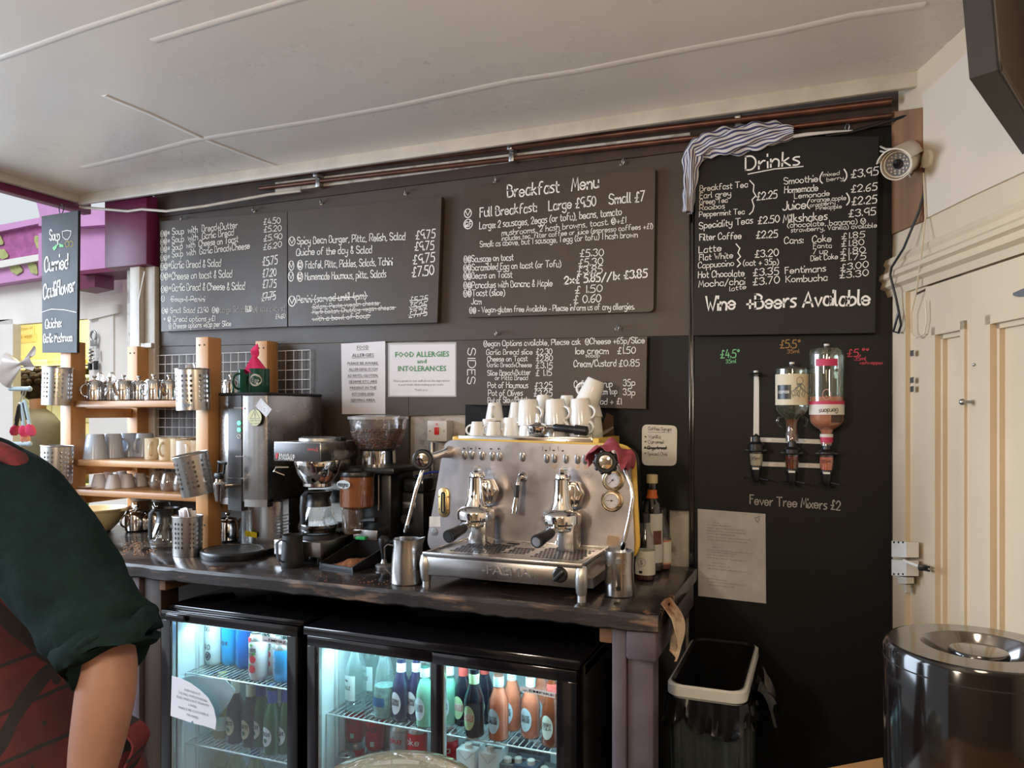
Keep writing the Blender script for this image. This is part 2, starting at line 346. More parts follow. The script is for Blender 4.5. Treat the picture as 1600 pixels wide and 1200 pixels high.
# ceiling with taped sheet joints
ZC = 2.55
ceil = st(MB().box(-3.18, 2.6, -2.6, 2.575, ZC, ZC + 0.05).build('ceiling', 'ceil'))
def seamline(pts, w_=0.016):
    mb = MB(); P = [H(x, y, ZC) for x, y in pts]
    for i in range(len(P)): P[i].z = ZC + 0.0015
    mb.tube(P, [(0.004, w_ * 1.3)] * len(P), 8); o = mb.build('taped_seam', 'seam', ceil); return o
seamline([(130, 262), (200, 246), (300, 220), (337, 214), (500, 188), (620, 166), (800, 127), (900, 112), (1060, 80), (1220, 50), (1330, 25), (1445, 8)])
seamline([(163, 149), (230, 176), (312, 214), (380, 240), (440, 262), (470, 273)], 0.012)
seamline([(-40, 105), (15, 86), (130, 45), (270, 0), (330, -20)], 0.01)
seamline([(240, 64), (340, 34), (450, 2), (520, -18)], 0.012)
mb = MB(); mb.box(-3.16, 0.3, 2.525, 2.545, 2.505, 2.552, bev=0.004); mb.box(-3.16, 0.3, 2.545, 2.60, 2.53, 2.548)
st(mb.build('trim_1', 'trim'))
st(MB().box(-3.185, -3.155, -1.2, 2.55, 2.515, 2.552, bev=0.004).build('trim_2', 'trim'))
# wooden rails and dark gap at the head of the wall
st(MB().slab([W(430, 285, 2.635), (W(1078, 207, 2.635)), W(1078, 217, 2.635), W(430, 301, 2.635)], NB, 0.02).build('trim_3', 'flaky'))
st(MB().box(-2.82, 0.3, 2.64, 2.67, 2.44, 2.57).build('trim_4', 'dwood'))
for k, (zz, yy, r_, xa, lab) in enumerate(((2.525, 2.60, 0.012, -2.9, 'upper dark red painted pipe running below the ceiling trim'), (2.487, 2.615, 0.0095, -2.2, 'lower thinner copper pipe running above the menu boards'))):
    mb = MB(); mb.tube([(xa, yy, zz + 0.012), (-1.6, yy, zz + 0.004), (-0.6, yy, zz - 0.012), (0.2, yy, zz - 0.026)], r_, 12)
    o = mb.build('copper_pipe', 'copper'); tag(o, lab, 'pipe', 'pipes above the boards')
    for x in (-1.9, -1.05, -0.25): MB().box(x - .01, x + .01, yy - r_ - .002, 2.64, zz - .018, zz + .018, bev=.003).build('pipe_clip', 'dull', o)
# left corner post, magenta header and everything seen through the hatch
st(MB().box(-3.24, -3.19, -1.2, 2.62, 2.485, 2.54, bev=0.004).build('trim_5', 'maroon'))
st(MB().box(-3.06, -2.80, 2.58, 2.66, 2.215, 2.53, bev=0.006).build('trim_6', 'maroon'))
mb = MB(); mb.box(-2.925, -2.865, 2.60, 2.66, 0.9, 2.215, bev=0.004); mb.box(-2.86, -2.80, 2.625, 2.66, 0.9, 2.215, bev=0.003); mb.box(-2.90, -2.80, 2.605, 2.62, 1.845, 1.865)
st(mb.build('trim_7', 'trim'))
mb = MB(); mb.tube([W(226, 424, 2.59), W(217, 470, 2.592), W(217.5, 538, 2.594)], 0.003, 6)
tag(mb.build('white_cable', 'whitep'), 'thin white cable hanging down the grey corner post behind the rack', 'cable')
mb = MB(); mb.tube([W(70, 318, 2.56), W(130, 324, 2.56), W(200, 330, 2.56), W(222, 327, 2.56), W(260, 330, 2.56), W(320, 322, 2.57), W(420, 304, 2.59), W(470, 298, 2.60)], 0.006, 8)
tag(mb.build('white_cable', 'trim'), 'white sagging cable running from the hatch corner along the wall top', 'cable')
YF = 3.2
far = st(MB().box(-6.2, W(20, 500, YF).x, YF + .0, YF + .03, 0, 2.12).build('wall_far', 'extw'))
mb = MB(); mb.slab([W(x, y, YF) for x, y in ((-260, 470), (210, 425), (210, 492), (-260, 530))], NB, 0.04); mb.build('lintel', 'extw', far)
mb = MB(); mb.slab([W(x, y, YF) for x, y in ((139, 490), (210, 480), (210, 900), (139, 900))], NB, 0.04); mb.build('wall_panel', 'extw', far)
mb = MB(); mb.slab([W(x, y, YF - .06) for x, y in ((-260, 520), (20, 506), (20, 900), (-260, 900))], NB, 0.05); mb.build('door_post', 'extw', far)
mb = MB(); mb.slab([W(x, y, YF - .01) for x, y in ((154, 480), (177, 477), (177, 640), (154, 640))], NB, 0.02); mb.slab([W(x, y, YF - .02) for x, y in ((137, 483), (184, 475), (184, 489), (137, 500))], NB, 0.03)
mb.build('white_batten', 'extw', far)
fas = MB(); fas.slab([W(x, y, YF - .08) for x, y in ((-260, 415), (66, 347), (66, 396), (-260, 452))], NB, 0.08); fas.build('fascia_render', 'pinkr', far)
fas = MB(); fas.slab([W(x, y, YF - .10) for x, y in ((-260, 452), (66, 396), (66, 406), (-260, 466))], NB, 0.1); fas.build('fascia_trim', 'extw', far)
fas = MB(); fas.slab([W(x, y, YF - .07) for x, y in ((-260, 466), (66, 406), (66, 433), (-260, 482))], NB, 0.08); fas.build('fascia_board', 'pink', far)
fas = MB(); fas.slab([W(x, y, YF - .11) for x, y in ((-260, 400), (66, 339), (66, 348), (-260, 415))], NB, 0.12); fas.build('fascia_moulding', 'pink', far)
YP = 2.98
fas = MB(); fas.slab([W(x, y, YP) for x, y in ((60, 365), (124, 352), (222, 348), (222, 414), (124, 424), (60, 432))], NB, 0.14); fas.build('fascia_box', 'pink', far)
fas = MB(); fas.slab([W(x, y, YP - .05) for x, y in ((52, 306), (130, 322), (224, 340), (224, 347), (124, 354), (60, 353), (62, 338), (58, 320))], NB, 0.19); fas.build('fascia_gable', 'pink', far)
fas = MB(); fas.slab([W(x, y, YP - .06) for x, y in ((124, 423), (225, 412), (240, 418), (124, 429))], NB, 0.2); fas.slab([W(x, y, YP - .02) for x, y in ((120, 429), (148, 429), (148, 448), (120, 454))], NB, 0.12); fas.build('fascia_ledge', 'maroon', far)
mb = MB()
for (x, y, a) in ((-3, 375, .5), (4, 397, .3), (62, 380, .9), (26, 421, .2), (52, 418, .8)):
    c = W(x, y, YF - (.085 if y < 400 else .075)); R_ = Mx.Rotation(a, 4, 'Y')
    mb.prism([(math.cos(t) * .045 * (1 + .25 * math.cos(2 * t)), math.sin(t) * .03 * (1 + .12 * math.cos(5 * t))) for t in [2 * PI * i / 18 for i in range(18)]], 0, .004, mx=trl(c) @ R_ @ Mx.Rotation(PI / 2, 4, 'X'))
mb.build('painted_leaf', mat('leaf_paint', (.48, .52, .20), .6, 0, .3, 40), far)
# yellow kitchen behind
kit = st(MB().box(-7.5, -3.6, 4.7, 4.8, 0, 2.6).build('wall_kitchen', 'yellowt'))
mb = MB()
for i in range(9):
    for k in range(12): mb.box(-7.3 + k * .16, -7.15 + k * .16, 4.685, 4.7, .35 + i * .16, .5 + i * .16, bev=.004)
mb.build('wall_tiles', mat('yellow_tile', (.82, .74, .42), .25), kit)
mb = MB(); mb.box(-3.9, -3.82, 3.36, 4.7, 0, 2.6); mb.box(-7.5, -3.8, 3.36, 4.8, 2.6, 2.65); mb.build('kitchen_side', 'yellowt', kit)
lamp('kitchen_point_lamp', 'POINT', (-5.4, 3.9, 2.3), 34, (1.0, 0.93, 0.72), 0.15)  # unseen point lamp that lights the yellow kitchen
o = st(MB().box(-7.2, -4.0, 4.3, 4.69, 1.90, 1.93).build('trim_8', 'yellowt'))
def kbox(px0, px1, py0, py1, Y, d, m, lab, cat='box', nm='storage_box'):
    a = W(px0, py0, Y); b = W(px1, py1, Y); z0 = b.z
    mb = MB(); mb.box(a.x, b.x, Y, Y + d, z0, a.z, bev=.006)
    mb.box(a.x - .004, b.x + .004, Y - .004, Y + d, a.z - .03, a.z, bev=.003)
    o = mb.build(nm, m, loc=((a.x + b.x) / 2, Y, z0)); tag(o, lab, cat, 'boxes on the kitchen shelf'); return o
cb = mat('cardboard', (.50, .38, .14), .8, 0, .2, 10); cb2 = mat('pale_carton', (.66, .56, .26), .8, 0, .15, 10)
zk = lambda py, Y: W(30, py, Y).z
kbox(24, 42, 558, 573, 4.32, .25, cb, 'brown cardboard box leftmost on the yellow kitchen shelf')
kbox(44, 74, 562, 573, 4.32, .25, cb2, 'wide pale flat carton in the middle of the kitchen shelf')
kbox(75, 93, 560, 573, 4.32, .25, cb, 'tan cardboard box beside the rack post on the kitchen shelf')
sh = kbox(48, 64, 575, 588, 4.32, .25, cb2, 'pale carton under the kitchen shelf boxes, left one'); kbox(66, 90, 575, 588, 4.32, .25, cb, 'darker tan box below the kitchen shelf boxes')
o = MB().box(-7.2, -4.0, 4.3, 4.69, zk(592, 4.3), zk(588, 4.3)).build('trim_9', 'yellowt'); st(o)
MB().box(-7.2, -4.0, 4.3, 4.69, zk(575.2, 4.3), zk(573, 4.3)).build('shelf_board', 'yellowt', o)
def note(px, Y, m, nm, lab, cat):
    mb = MB(); mb.slab([W(x, y, Y) for x, y in px], NB, 0.004); o = mb.build(nm, m); return tag(o, lab, cat)
n1 = note(((24, 524), (56, 520), (56, 534), (24, 537)), 4.69, mat('yellow_note', (.72, .58, .22), .8), 'paper_note', 'lower long yellowish paper note taped on the kitchen wall', 'note')
n2 = note(((31, 511), (52, 508), (52, 522), (31, 524)), 4.686, mat('yellow_note2', (.76, .64, .30), .8), 'paper_note', 'upper small yellowish paper note with scribbles on the kitchen wall', 'note')
mb = MB(); pw(mb, 4.68, [('Stock list', 32, 517, 51, 513, 4), ('milk eggs', 27, 529, 50, 526, 4)]); mb.build('scribble', mat('olive_ink', (.25, .22, .05), .8), n2)
note(((48, 632), (56, 632), (56, 640), (48, 640)), 4.68, 'whitep', 'wall_socket', 'small white socket on the yellow tiled kitchen wall', 'socket')
o = MB().box(-6.5, -4.0, 4.1, 4.68, .86, .9).build('green_worktop', mat('green_top', (.2, .5, .15), .5)); tag(o, 'green topped kitchen worktop behind the hatch', 'worktop')
MB().box(-6.5, -4.0, 4.14, 4.68, 0, .86).build('cabinet_base', 'whitep', o)

st(MB().box(-3.3, 2.6, -2.7, -2.6, 0, 2.56).build('wall_front', mat('warm_brown_wall', (.30, .22, .15), .7, 0, .2, 2)))
# ---------------------------------------------------------------- right wall (cream boarding and old door), turned a little towards the viewer
RC = V((0.215, 2.66, 0)); RD = V((0.334, -0.944, 0)).normalized(); RN = V((-0.944, -0.334, 0)).normalized()
def R(px, py, off=0.0):
    r = ray(px, py); o_ = RC + RN * off; t = (o_ - E0).dot(RN) / r.dot(RN); return E0 + r * t
def rp(mb, px, off, t, m=0): mb.slab([R(x, y, off) for x, y in px], RN, t, m)
mb = MB(); a = RC + RN * 0; b = RC + RD * 5.6
mb.slab([a, b, b + UP * 2.56, a + UP * 2.56], RN, 0.08); wr = st(mb.build('wall_right', 'cream'))
mb = MB(); rp(mb, ((1441, 147), (1548, 47), (2300, -640), (2300, -60), (1600, 268), (1520, 305), (1445, 342)), 0.02, 0.02); mb.build('upper_board', 'board', wr)
mb = MB(); rp(mb, ((1393, 175), (1441, 168), (1441, 345), (1393, 366)), 0.022, 0.02); st(mb.build('trim_10', 'timber'))
# cornice: stepped profile between two photo lines, extruded along the wall
zt = R(1445, 345).z; zb = R(1428, 456).z; hgt = zt - zb
prof = [(0, 1.0), (.012, 1.0), (.014, .62), (.03, .60), (.036, .52), (.03, .48), (.034, .40), (.05, .34), (.052, .27), (.040, .24), (.046, .14), (.030, .10), (.024, 0), (0, 0)]
mb = MB(); s0, s1 = -0.0, 3.0; k = len(prof); vs = []
for s_ in (s0, s1): vs += [RC + RD * s_ + RN * p + UP * (zb + q * hgt) for p, q in prof]
mb.add(vs, [(i, i + 1, k + i + 1, k + i) for i in range(k - 1)] + [tuple(range(k)), tuple(range(2 * k - 1, k - 1, -1))]); st(mb.build('trim_11', 'cream', ang=20))
mb = MB(); rp(mb, ((1430, 458), (1500, 428), (1500, 430), (1430, 462)), 0.012, 0.01); mb.build('paint_crack', 'dwood', wr)
# door with raised mouldings
mb = MB(); S = lambda px, py: (R(px, py, 0.02) - RC).dot(RD)
sA = S(1446, 700); s1_, s2_ = S(1459, 700), S(1511, 700); s3_, s4_ = S(1544, 700), S(1650, 700); zd = zb - 0.005
ztp = R(1459, 512, .02).z; ztp2 = ztp + 0.0
def rbox(mb, s0, s1, z0, z1, o0, o1, m=0):
    c = [RC + RD * s_ + RN * o_ for s_, o_ in ((s0, o0), (s1, o0), (s1, o1), (s0, o1))]; vs = [p + UP * z for z in (z0, z1) for p in c]
    mb.add(vs, [(0, 1, 2, 3), (7, 6, 5, 4), (0, 4, 5, 1), (1, 5, 6, 2), (2, 6, 7, 3), (3, 7, 4, 0)], m)
sE = S(1690, 700); zl = 0.62
for a, b, c, d in ((sA, s1_, .0, zd), (s2_, s3_, .0, zd), (s4_, sE, .0, zd), (s1_, s2_, ztp, zd), (s3_, s4_, ztp, zd), (s1_, s2_, 0.0, zl), (s3_, s4_, 0.0, zl)): rbox(mb, a, b, c, d, 0.0, 0.02)
dr = st(mb.build('door_1', 'cream'))
mb = MB()
for a, b in ((s1_, s2_), (s3_, s4_)):
    for (x0, x1, z0, z1) in ((a, a + .02, zl, ztp), (b - .02, b, zl, ztp), (a, b, ztp - .022, ztp), (a, b, zl, zl + .022)):
        rbox(mb, x0, x1, z0, z1, .0, .027)
    for (x0, x1, z0, z1) in ((a + .02, a + .032, zl, ztp), (b - .032, b - .02, zl, ztp), (a, b, ztp - .034, ztp - .02)): rbox(mb, x0, x1, z0, z1, .0, .012)
mb.build('panel_moulding', 'cream', dr)
mb = MB(); rbox(mb, S(1398, 700), S(1418, 700), 0, zb, 0, .026); rbox(mb, S(1418, 700), sA - .004, 0, zb, 0, .012); mb.build('door_frame', 'cream', dr)
mb = MB()
for (x, y) in ((1424, 548), (1424, 590), (1424, 604)): rp(mb, ((x - 2, y), (x + 3, y - 1), (x + 3, y + 8), (x - 2, y + 9)), .0275, .002)
mb.build('hinge', 'dull', dr)
mb = MB(); c = R(1518, 628, .024); mb.tube([c - RN * .01, c + RN * .02], .004, 8); mb.ball(c + RN * .022, .008); c = R(1522, 570, .022); mb.ball(c, .004); mb.build('hook', 'dull', dr)
mb = MB(); rp(mb, ((1582, 458), (1610, 446), (1610, 462), (1592, 464), (1583, 462)), .024, .004); mb.build('door_hook_plate', 'dull', dr)
# ================================================================ MENU BOARDS AND PAPERS
def board(nm, lab, cat, px, Y, t, m, lines, wt=.118, extra=None, rc=0.0):
    c = [W(x, y, Y) for x, y in px]; cen = sum(c, V()) / len(c); cen.y = Y + t
    root = T(nm, lab, cat, cen); mb = MB(trl(-cen))
    if rc:
        q = []; n_ = len(c)
        for i in range(n_):
            p, a, b = c[i], c[i - 1], c[(i + 1) % n_]; da = (a - p).normalized() * rc; db = (b - p).normalized() * rc
            for k in range(5): s_ = k / 4; q.append((p + da) * (1 - s_) ** 2 + p * 2 * s_ * (1 - s_) + (p + db) * s_ * s_)
        c = q
    mb.slab(c, NB, t); mb.build('panel', m, root)
    if lines:
        mb = MB(trl(-cen)); pw(mb, Y - .0012, lines, wt); mb.build('handwriting', 'ink', root)
    return root, cen
YB = YW - 0.028
b1, c1 = board('menu_board', 'black soup menu board, leftmost on the wall, with prices from £4.50', 'menu board', ((250, 346), (448.5, 331), (448.5, 510), (252, 518)), YB, .018, 'chalk2', [
 ('%$*', 251, 369.6, 265, 368.5, 9), ('%$*', 251, 382, 265, 381, 9), ('%$*', 251, 394, 265, 393, 9), ('%$*', 251, 407, 265, 406, 9), ('%$*', 251, 421, 266, 420, 10), ('%$*', 251, 437, 267, 436, 10), ('%$*', 252, 456, 267, 455, 9), ('%', 252, 470.5, 257.5, 470.5, 8),
 ('Soup  with  Bread+Butter', 269, 367, 371, 356, 10), ('Soup  with  Garlic Bread', 269, 379.7, 365, 367, 10), ('Soup  with  Cheese on Toast', 269, 390.7, 372, 378, 10), ('Soup  with  Garlic Bread+Cheese', 269, 402, 390, 388, 10),
 ('Garlic Bread & Salad', 267.5, 419, 345, 416, 11), ('Cheese on toast & Salad', 268.4, 436.5, 362.5, 432.5, 11), ('Garlic Bread & Cheese & Salad', 269, 454.3, 382.6, 452, 11), ('Soup & Panini', 267.5, 471, 320, 471, 8, True),
 ('%$ Small Salad £3.90  %$', 253, 489, 342, 488, 8), ('£6.10', 383, 487, 393, 486.5, 9), ('* $ Bread options +£1', 255.6, 502.5, 336, 501.5, 8), ('% Cheese options +65p per Slice', 264, 513.5, 361, 509, 8), ('£4.60', 430.7, 498, 445.7, 497, 7),
 ('£4.50', 412, 351, 438, 348.5, 9), ('£5.20', 412.3, 363, 439.5, 360.4, 9), ('£5.90', 412, 377, 441, 373, 9), ('£6.20', 411.4, 390.7, 440, 386, 9), ('£5.75', 410.5, 415.4, 433.4, 411.7, 13), ('£7.20', 410.5, 433, 431.6, 431, 12), ('£7.75', 410.5, 450, 431.6, 448.4, 12), ('£7.75', 408.7, 470.4, 430.7, 466.8, 12, True)])
mb = MB(trl(-c1)); pw(mb, YB - .0012, [('Large Salad', 344, 488, 381, 487, 8), ('%$ take away sal', 395, 487, 446, 485, 8)]); mb.build('faded_writing', 'inkw', b1)
board('menu_board', 'black burger and falafel menu board, right beside the soup board, with crossed out panini', 'menu board', ((449.5, 331), (690, 307), (683, 504), (450.5, 510)), YB - .004, .02, 'chalk2', [
 ('%', 451.4, 382.5, 461, 382.5, 12), ('Spicy Bean Burger, Pitta, Relish, Salad', 464.4, 381.6, 633, 374.3, 11), ('Quiche of the day & Salad', 463, 399, 581, 395, 11), ('% $', 451.4, 420, 473, 420, 13), ('Falafel, Pitta, Pickles, Salads, Tahini', 477.6, 419, 613, 414, 11),
 ('% $', 450.6, 437.5, 473, 437.5, 13), ('Homemade Houmous, pitta, Salads', 476.7, 437.5, 603, 433, 11), ('%', 451, 476, 461.6, 476, 14), ('Panini (served until 4pm)', 463.8, 473.3, 572, 467, 11, True), ('Salami, Pesto vvegan cheese', 489, 482.5, 592, 476, 7, True),
 ('Herb Seitan, Chutney, vegan cheese', 489, 490.7, 616, 483.4, 7, True), ('with a bowl of Soup', 489, 501.7, 577.5, 496.2, 8, True), ('£9.75', 649.6, 373.3, 679.8, 371.5, 13), ('£9.75', 648, 391.7, 678, 389.3, 13), ('£9.75', 645.4, 412.2, 679, 409, 14), ('£7.50', 644, 432, 678, 429.3, 15),
 ('£5.75', 640.8, 473.3, 668.3, 470.5, 9, True), ('£5.25', 640, 483.4, 666.5, 480.6, 9, True), ('£7.75', 638.6, 496.2, 667, 492.5, 10, True)])
board('menu_board', 'black breakfast menu board with rounded corners hanging in the middle of the wall', 'menu board', ((725, 293), (1024, 262), (1021, 487), (725, 496)), YB, .016, 'chalk2', [
 ('Breakfast   Menu', 793, 308.6, 935, 293, 19), ('Full Breakfast:    Large £9.50    Small £7', 750, 339, 1006.5, 314, 15), ('%', 725.8, 339, 736.5, 338, 12), ('$', 725, 356, 738, 355, 13), ('Large: 2 sausages, 2eggs (or tofu), beans, tomato', 749.4, 358, 971, 335.6, 11),
 ('mushrooms, 2 hash browns, toast. $+£1', 784, 360.3+8, 977.7, 348, 9), ('includes tea, filter coffee or juice (espresso coffees +£1)', 784, 376, 1020, 356.5, 8), ('Small: as above, but 1 sausage, 1 egg (or tofu) 1 hash brown', 750, 386, 996, 370.5, 9),
 ('%$Sausage on toast', 725, 409.8, 802, 406.5, 10), ('%$Scrambled Egg on toast (or Tofu)', 724.5, 423.3, 876.5, 416.6, 10), ('%$Beans on Toast', 724.5, 435.7, 800.4, 433.4, 10), ('%$Pancakes with Banana & Maple', 724.5, 450.3, 863, 447, 10), ('%$Toast (slice)', 724.5, 462.7, 788.7, 461.6, 10), ('Jam', 736.5, 475, 752, 475, 9),
 ('%$ - Vegan-gluten free Available - Please inform us of any allergies.', 733.6, 488.6, 991, 483, 9), ('£5.30', 906.4, 400.8, 943, 399.7, 11), ('£5.30', 904, 416.6, 941.7, 413, 11), ('£3.85', 902, 428.5, 941, 425.6, 11), ('2x£ 5.85//1x £3.85', 882, 443.6, 1011, 433, 12, False, .17), ('£ 1.50', 898.5, 458.6, 941, 455.5, 11), ('£ 0.60', 896.7, 474, 938.8, 471.7, 12)], rc=.018)
bd, cd = board('menu_board', 'black drinks menu board on the right, towel over its top corner', 'menu board', ((1088, 216), (1373, 213), (1367, 520), (1083, 524)), YW - .05, .02, 'chalkd', [
 ('Drinks', 1165, 265, 1249, 258, 21), ('Breakfast Tea', 1093.4, 299, 1168, 292, 9), ('Earl grey', 1093.4, 310.4, 1142, 306, 9), ('Green Tea', 1093.4, 319.5, 1136.5, 316, 8), ('Rooibos', 1093.4, 328.4, 1132, 325.4, 8), ('Peppermint Tea', 1092.6, 338.7, 1163, 334, 8), ('£2.25', 1182.4, 313, 1214, 309, 12),
 ('Speciality Teas', 1092.6, 357.7, 1176, 348.6, 10), ('£2.50', 1184.6, 350, 1217.8, 346.7, 11), ('Filter Coffee', 1093.4, 375.6, 1158.3, 372.7, 10), ('£2.25', 1181.8, 372.7, 1215, 370.7, 11), ('Latte', 1092, 395.4, 1127, 391.7, 10), ('Flat White', 1092.6, 406.7, 1145, 403, 9), ('Cappuccino', 1091, 419, 1146.4, 415.2, 9), ('£3.20', 1179.8, 402, 1216.4, 399.6, 11), ('(oat + 35p)', 1161.4, 415.2, 1216.4, 413.2, 9),
 ('Hot Chocolate', 1091, 434.2, 1163, 431.4, 10), ('£3.35', 1177, 431.4, 1216.7, 428.8, 11), ('Mocha/chai', 1091.7, 448.4, 1163.4, 444, 10), ('latte', 1140, 455, 1165.7, 450.6, 7), ('£3.70', 1176.7, 445.5, 1217.8, 442, 11),
 ('Smoothie', 1225, 287.7, 1278, 283.5, 10), ('(', 1281.5, 285, 1285, 284.5, 15), ('mixed', 1286, 275.8, 1311.6, 273, 6), ('berry', 1291.7, 283.5, 1317.8, 280, 6), (')', 1319, 281, 1323, 280.5, 16), ('£3.95', 1330, 277.8, 1372, 273, 12), ('Homemade', 1225.7, 302, 1278, 297.6, 10), ('Lemonade', 1241.3, 310.4, 1296, 305.6, 8), ('£2.65', 1330, 300.5, 1370, 297, 11),
 ('Juice(', 1223, 328.8, 1265, 324.6, 13), ('orange,apple', 1267.5, 316, 1322, 311.8, 7), (')', 1323, 318, 1327, 317.5, 16), ('cranberry', 1265.5, 323.5, 1305, 319.5, 6), ('Pineapple', 1275, 328, 1315, 325, 6), ('£2.25', 1331, 321, 1369.6, 316.6, 12), ('Milkshakes', 1223.7, 348, 1292.3, 343, 12), ('£3.95', 1326.3, 338.7, 1368.2, 335, 11), ('(chocolate, banana) %', 1230.5, 355.7, 1352.6, 348.6, 8), ('strawberry, Vanilla) available', 1236, 362.8, 1370, 355, 7),
 ('Cans:   Coke', 1225.7, 381, 1298.8, 377, 10), ('Fanta', 1271, 387.5, 1299.4, 387, 7), ('7 up', 1270, 397, 1293, 396, 8), ('Diet Coke', 1266.8, 407.6, 1309, 404, 8), ('£1.85', 1315, 373.3, 1351, 370.7, 9), ('£1.80', 1315, 385.5, 1350, 382.6, 9), ('£1.80', 1313.5, 398, 1352, 394.5, 9), ('£1.75', 1313.5, 408, 1352.6, 404.4, 9), ('Fentimans', 1227, 427.4, 1290, 423.7, 10), ('£3.00', 1313.5, 422.9, 1356.6, 418, 10), ('Kombucha', 1228, 441.3, 1292.3, 437.9, 10), ('£3.30', 1312, 435, 1356.6, 430.8, 10),
 ('Wine  +Beers Available', 1102.5, 484.6, 1358.9, 474.7, 22, False, .14)])
mb = MB(trl(-cd))
for br in ([(1169, 272), (1210, 264), (1254.6, 260)], [(1171.5, 282), (1178, 289), (1177, 299), (1181, 306), (1175, 312), (1178, 322), (1176, 330), (1171, 335)], [(1150, 381), (1156, 388), (1153, 395), (1157, 401), (1152, 406), (1157, 412), (1152, 417)]):
    ribbon(mb, [W(x, y, YW - .0512) for x, y in br], NB, .0033)
mb.build('underline', 'ink', bd)
bs, cs_ = board('menu_board', 'wide black sides menu board above the coffee machine cups', 'menu board', ((726, 532), (1011, 526), (1009, 639), (725, 632)), YB, .016, 'chalk2', [
 ('%egan Options available, Please ask  %Cheese +65p/Slice', 755.8, 541, 1007, 536, 9), ('Garlic Bread slice', 760, 554, 831.8, 553.5, 8), ('£2.30', 837.8, 554, 862.7, 553.5, 9), ('Cheese on Toast', 761.3, 564.6, 824.2, 564, 8), ('£2.80', 837.8, 564, 863.4, 564, 9), ('Garlic Bread+Cheese', 761.3, 573.4, 830.6, 573.4, 7), ('£3.15', 837.3, 575.3, 863, 575.3, 9),
 ('Slice Bread+Butter', 761.8, 586.5, 829, 585.5, 8), ('£ 1.15', 837.3, 587, 862, 586.7, 9), ('or Pitta Bread', 773.6, 593.6, 824.7, 593.6, 7), ('Pot of Houmous', 762.2, 606.2, 825, 606, 9), ('£3.25', 835.4, 607.4, 862.7, 607, 10), ('Pot of Olives', 763, 618.5, 816.4, 618, 9), ('£3.25', 834.2, 619.7, 862.7, 619, 10), ('Pot of Slaw/Potato', 762.2, 630, 828, 628, 9),
 ('Ice cream', 898.3, 552.7, 950.6, 552.7, 10), ('scoop', 915, 558, 936.8, 558, 6), ('£1.50', 964.8, 552.7, 992.8, 551.6, 10), ('Cream/Custard', 896.6, 573, 962.4, 572, 10), ('£0.85', 967.2, 573, 999, 571.8, 10), ('Coffee Syrup', 897, 605, 956.5, 604.5, 10), ('35p', 973.8, 602.6, 992, 602.6, 10), ('Cream top', 926.8, 616.4, 964, 615.7, 9), ('35p', 973.8, 617.4, 992, 617.4, 10), ('Salad + £1', 922, 631.6, 970.8, 631.6, 9)])
mb = MB(trl(-cs_)); a, b = W(731, 544, YB - .0012), W(731, 600, YB - .0012); hand(mb, 'SIDES', a, b, (1, 0, 0), .031, NB, .1); mb.build('side_title', 'ink', bs)
# cup hooks over the boards
def hookm():
    mb = MB(); mb.tube([(0, .02, 0), (0, -.012, 0)] + [(0, -.022 + .012 * math.cos(t), .012 * math.sin(t)) for t in [PI * .05 * i - .2 for i in range(2, 28)]], .0024, 8); mb.lathe([(0, 0), (.007, 0), (.006, .003), (0, .004)], 12, mx=frame((0, .002, 0), (0, -1, 0))); return mb
hp = None
for x, y, lab in ((286, 344, 'dark cup hook above the soup board, left one'), (397, 330, 'dark cup hook above the soup prices'), (502, 318, 'dark cup hook over the left of the burger board'), (633, 303, 'dark cup hook over the right of the burger board'), (773, 284, 'brass cup hook above the breakfast title'), (971, 257, 'white cup hook over the right of the breakfast board'), (775, 522, 'dark cup hook above the sides board, left one'), (963, 514, 'pale cup hook above the sides board, right one'), (1318, 204, 'dark ring hook above the drinks board')):
    if hp is None: q = hp = hookm().build('cup_hook', 'dull')
    else: q = hp.copy(); COL.objects.link(q)
    q.location = W(x, y, YW - .002); q.rotation_euler = (0, 0, .5); tag(q, lab, 'hook', 'cup hooks over the boards')
# printed notices
def paper(nm, lab, px, Y, t=.0012, m='paper', cat='notice'):
    c = [W(x, y, Y) for x, y in px]; cen = sum(c, V()) / 4; r = T(nm, lab, cat, cen); mb = MB(trl(-cen)); mb.slab(c, NB, t); mb.build('sheet', m, r); return r, cen
YN = YW - .0015
r, c = paper('allergy_notice', 'white paper notice with black underlined food allergy text, portrait', ((533, 537), (602, 533), (602, 647), (534.5, 647)), YN)
mb = MB(trl(-c)); K = 7.619
fl = lambda z: [(t, 520 + a / K, 520 + ya / K, 520 + b / K, 520 + yb / K, h / K) for t, a, ya, b, yb, h in z]
pp(mb, YN - .0012, fl([('FOOD', 287, 196, 427, 190, 42), ('ALLERGIES', 228, 290, 488, 284, 42), ('PLEASE BE AWARE,', 174, 380, 545, 376, 32), ('ALLERGENS SUCH', 190, 452, 528, 447, 32), ('AS NUTS, GLUTEN,', 176, 526, 540, 522, 32), ('SESAME ETC ARE', 192, 599, 526, 595, 32), ('PRESENT IN THE', 204, 672, 518, 668, 32), ('KITCHEN AND', 230, 745, 495, 742, 32), ('SERVING AREA.', 214, 818, 508, 815, 32)]), ul=True)
mb.build('printed_text', mat('black_ink', (.05, .05, .055), .8), r, flat=True)
r, c = paper('allergy_notice', 'white laminated notice with green food allergies and intolerances heading', ((609, 539), (711, 537.5), (711, 618), (609, 618)), YN)
mb = MB(trl(-c)); pp(mb, YN - .0012, fl([('FOOD ALLERGIES', 742, 290, 1385, 282, 62), ('and', 1003, 362, 1113, 360, 48), ('INTOLERANCES', 775, 457, 1350, 455, 62)]), bold=.018); mb.build('green_heading', mat('green_ink', (.08, .28, .12), .7), r, flat=True)
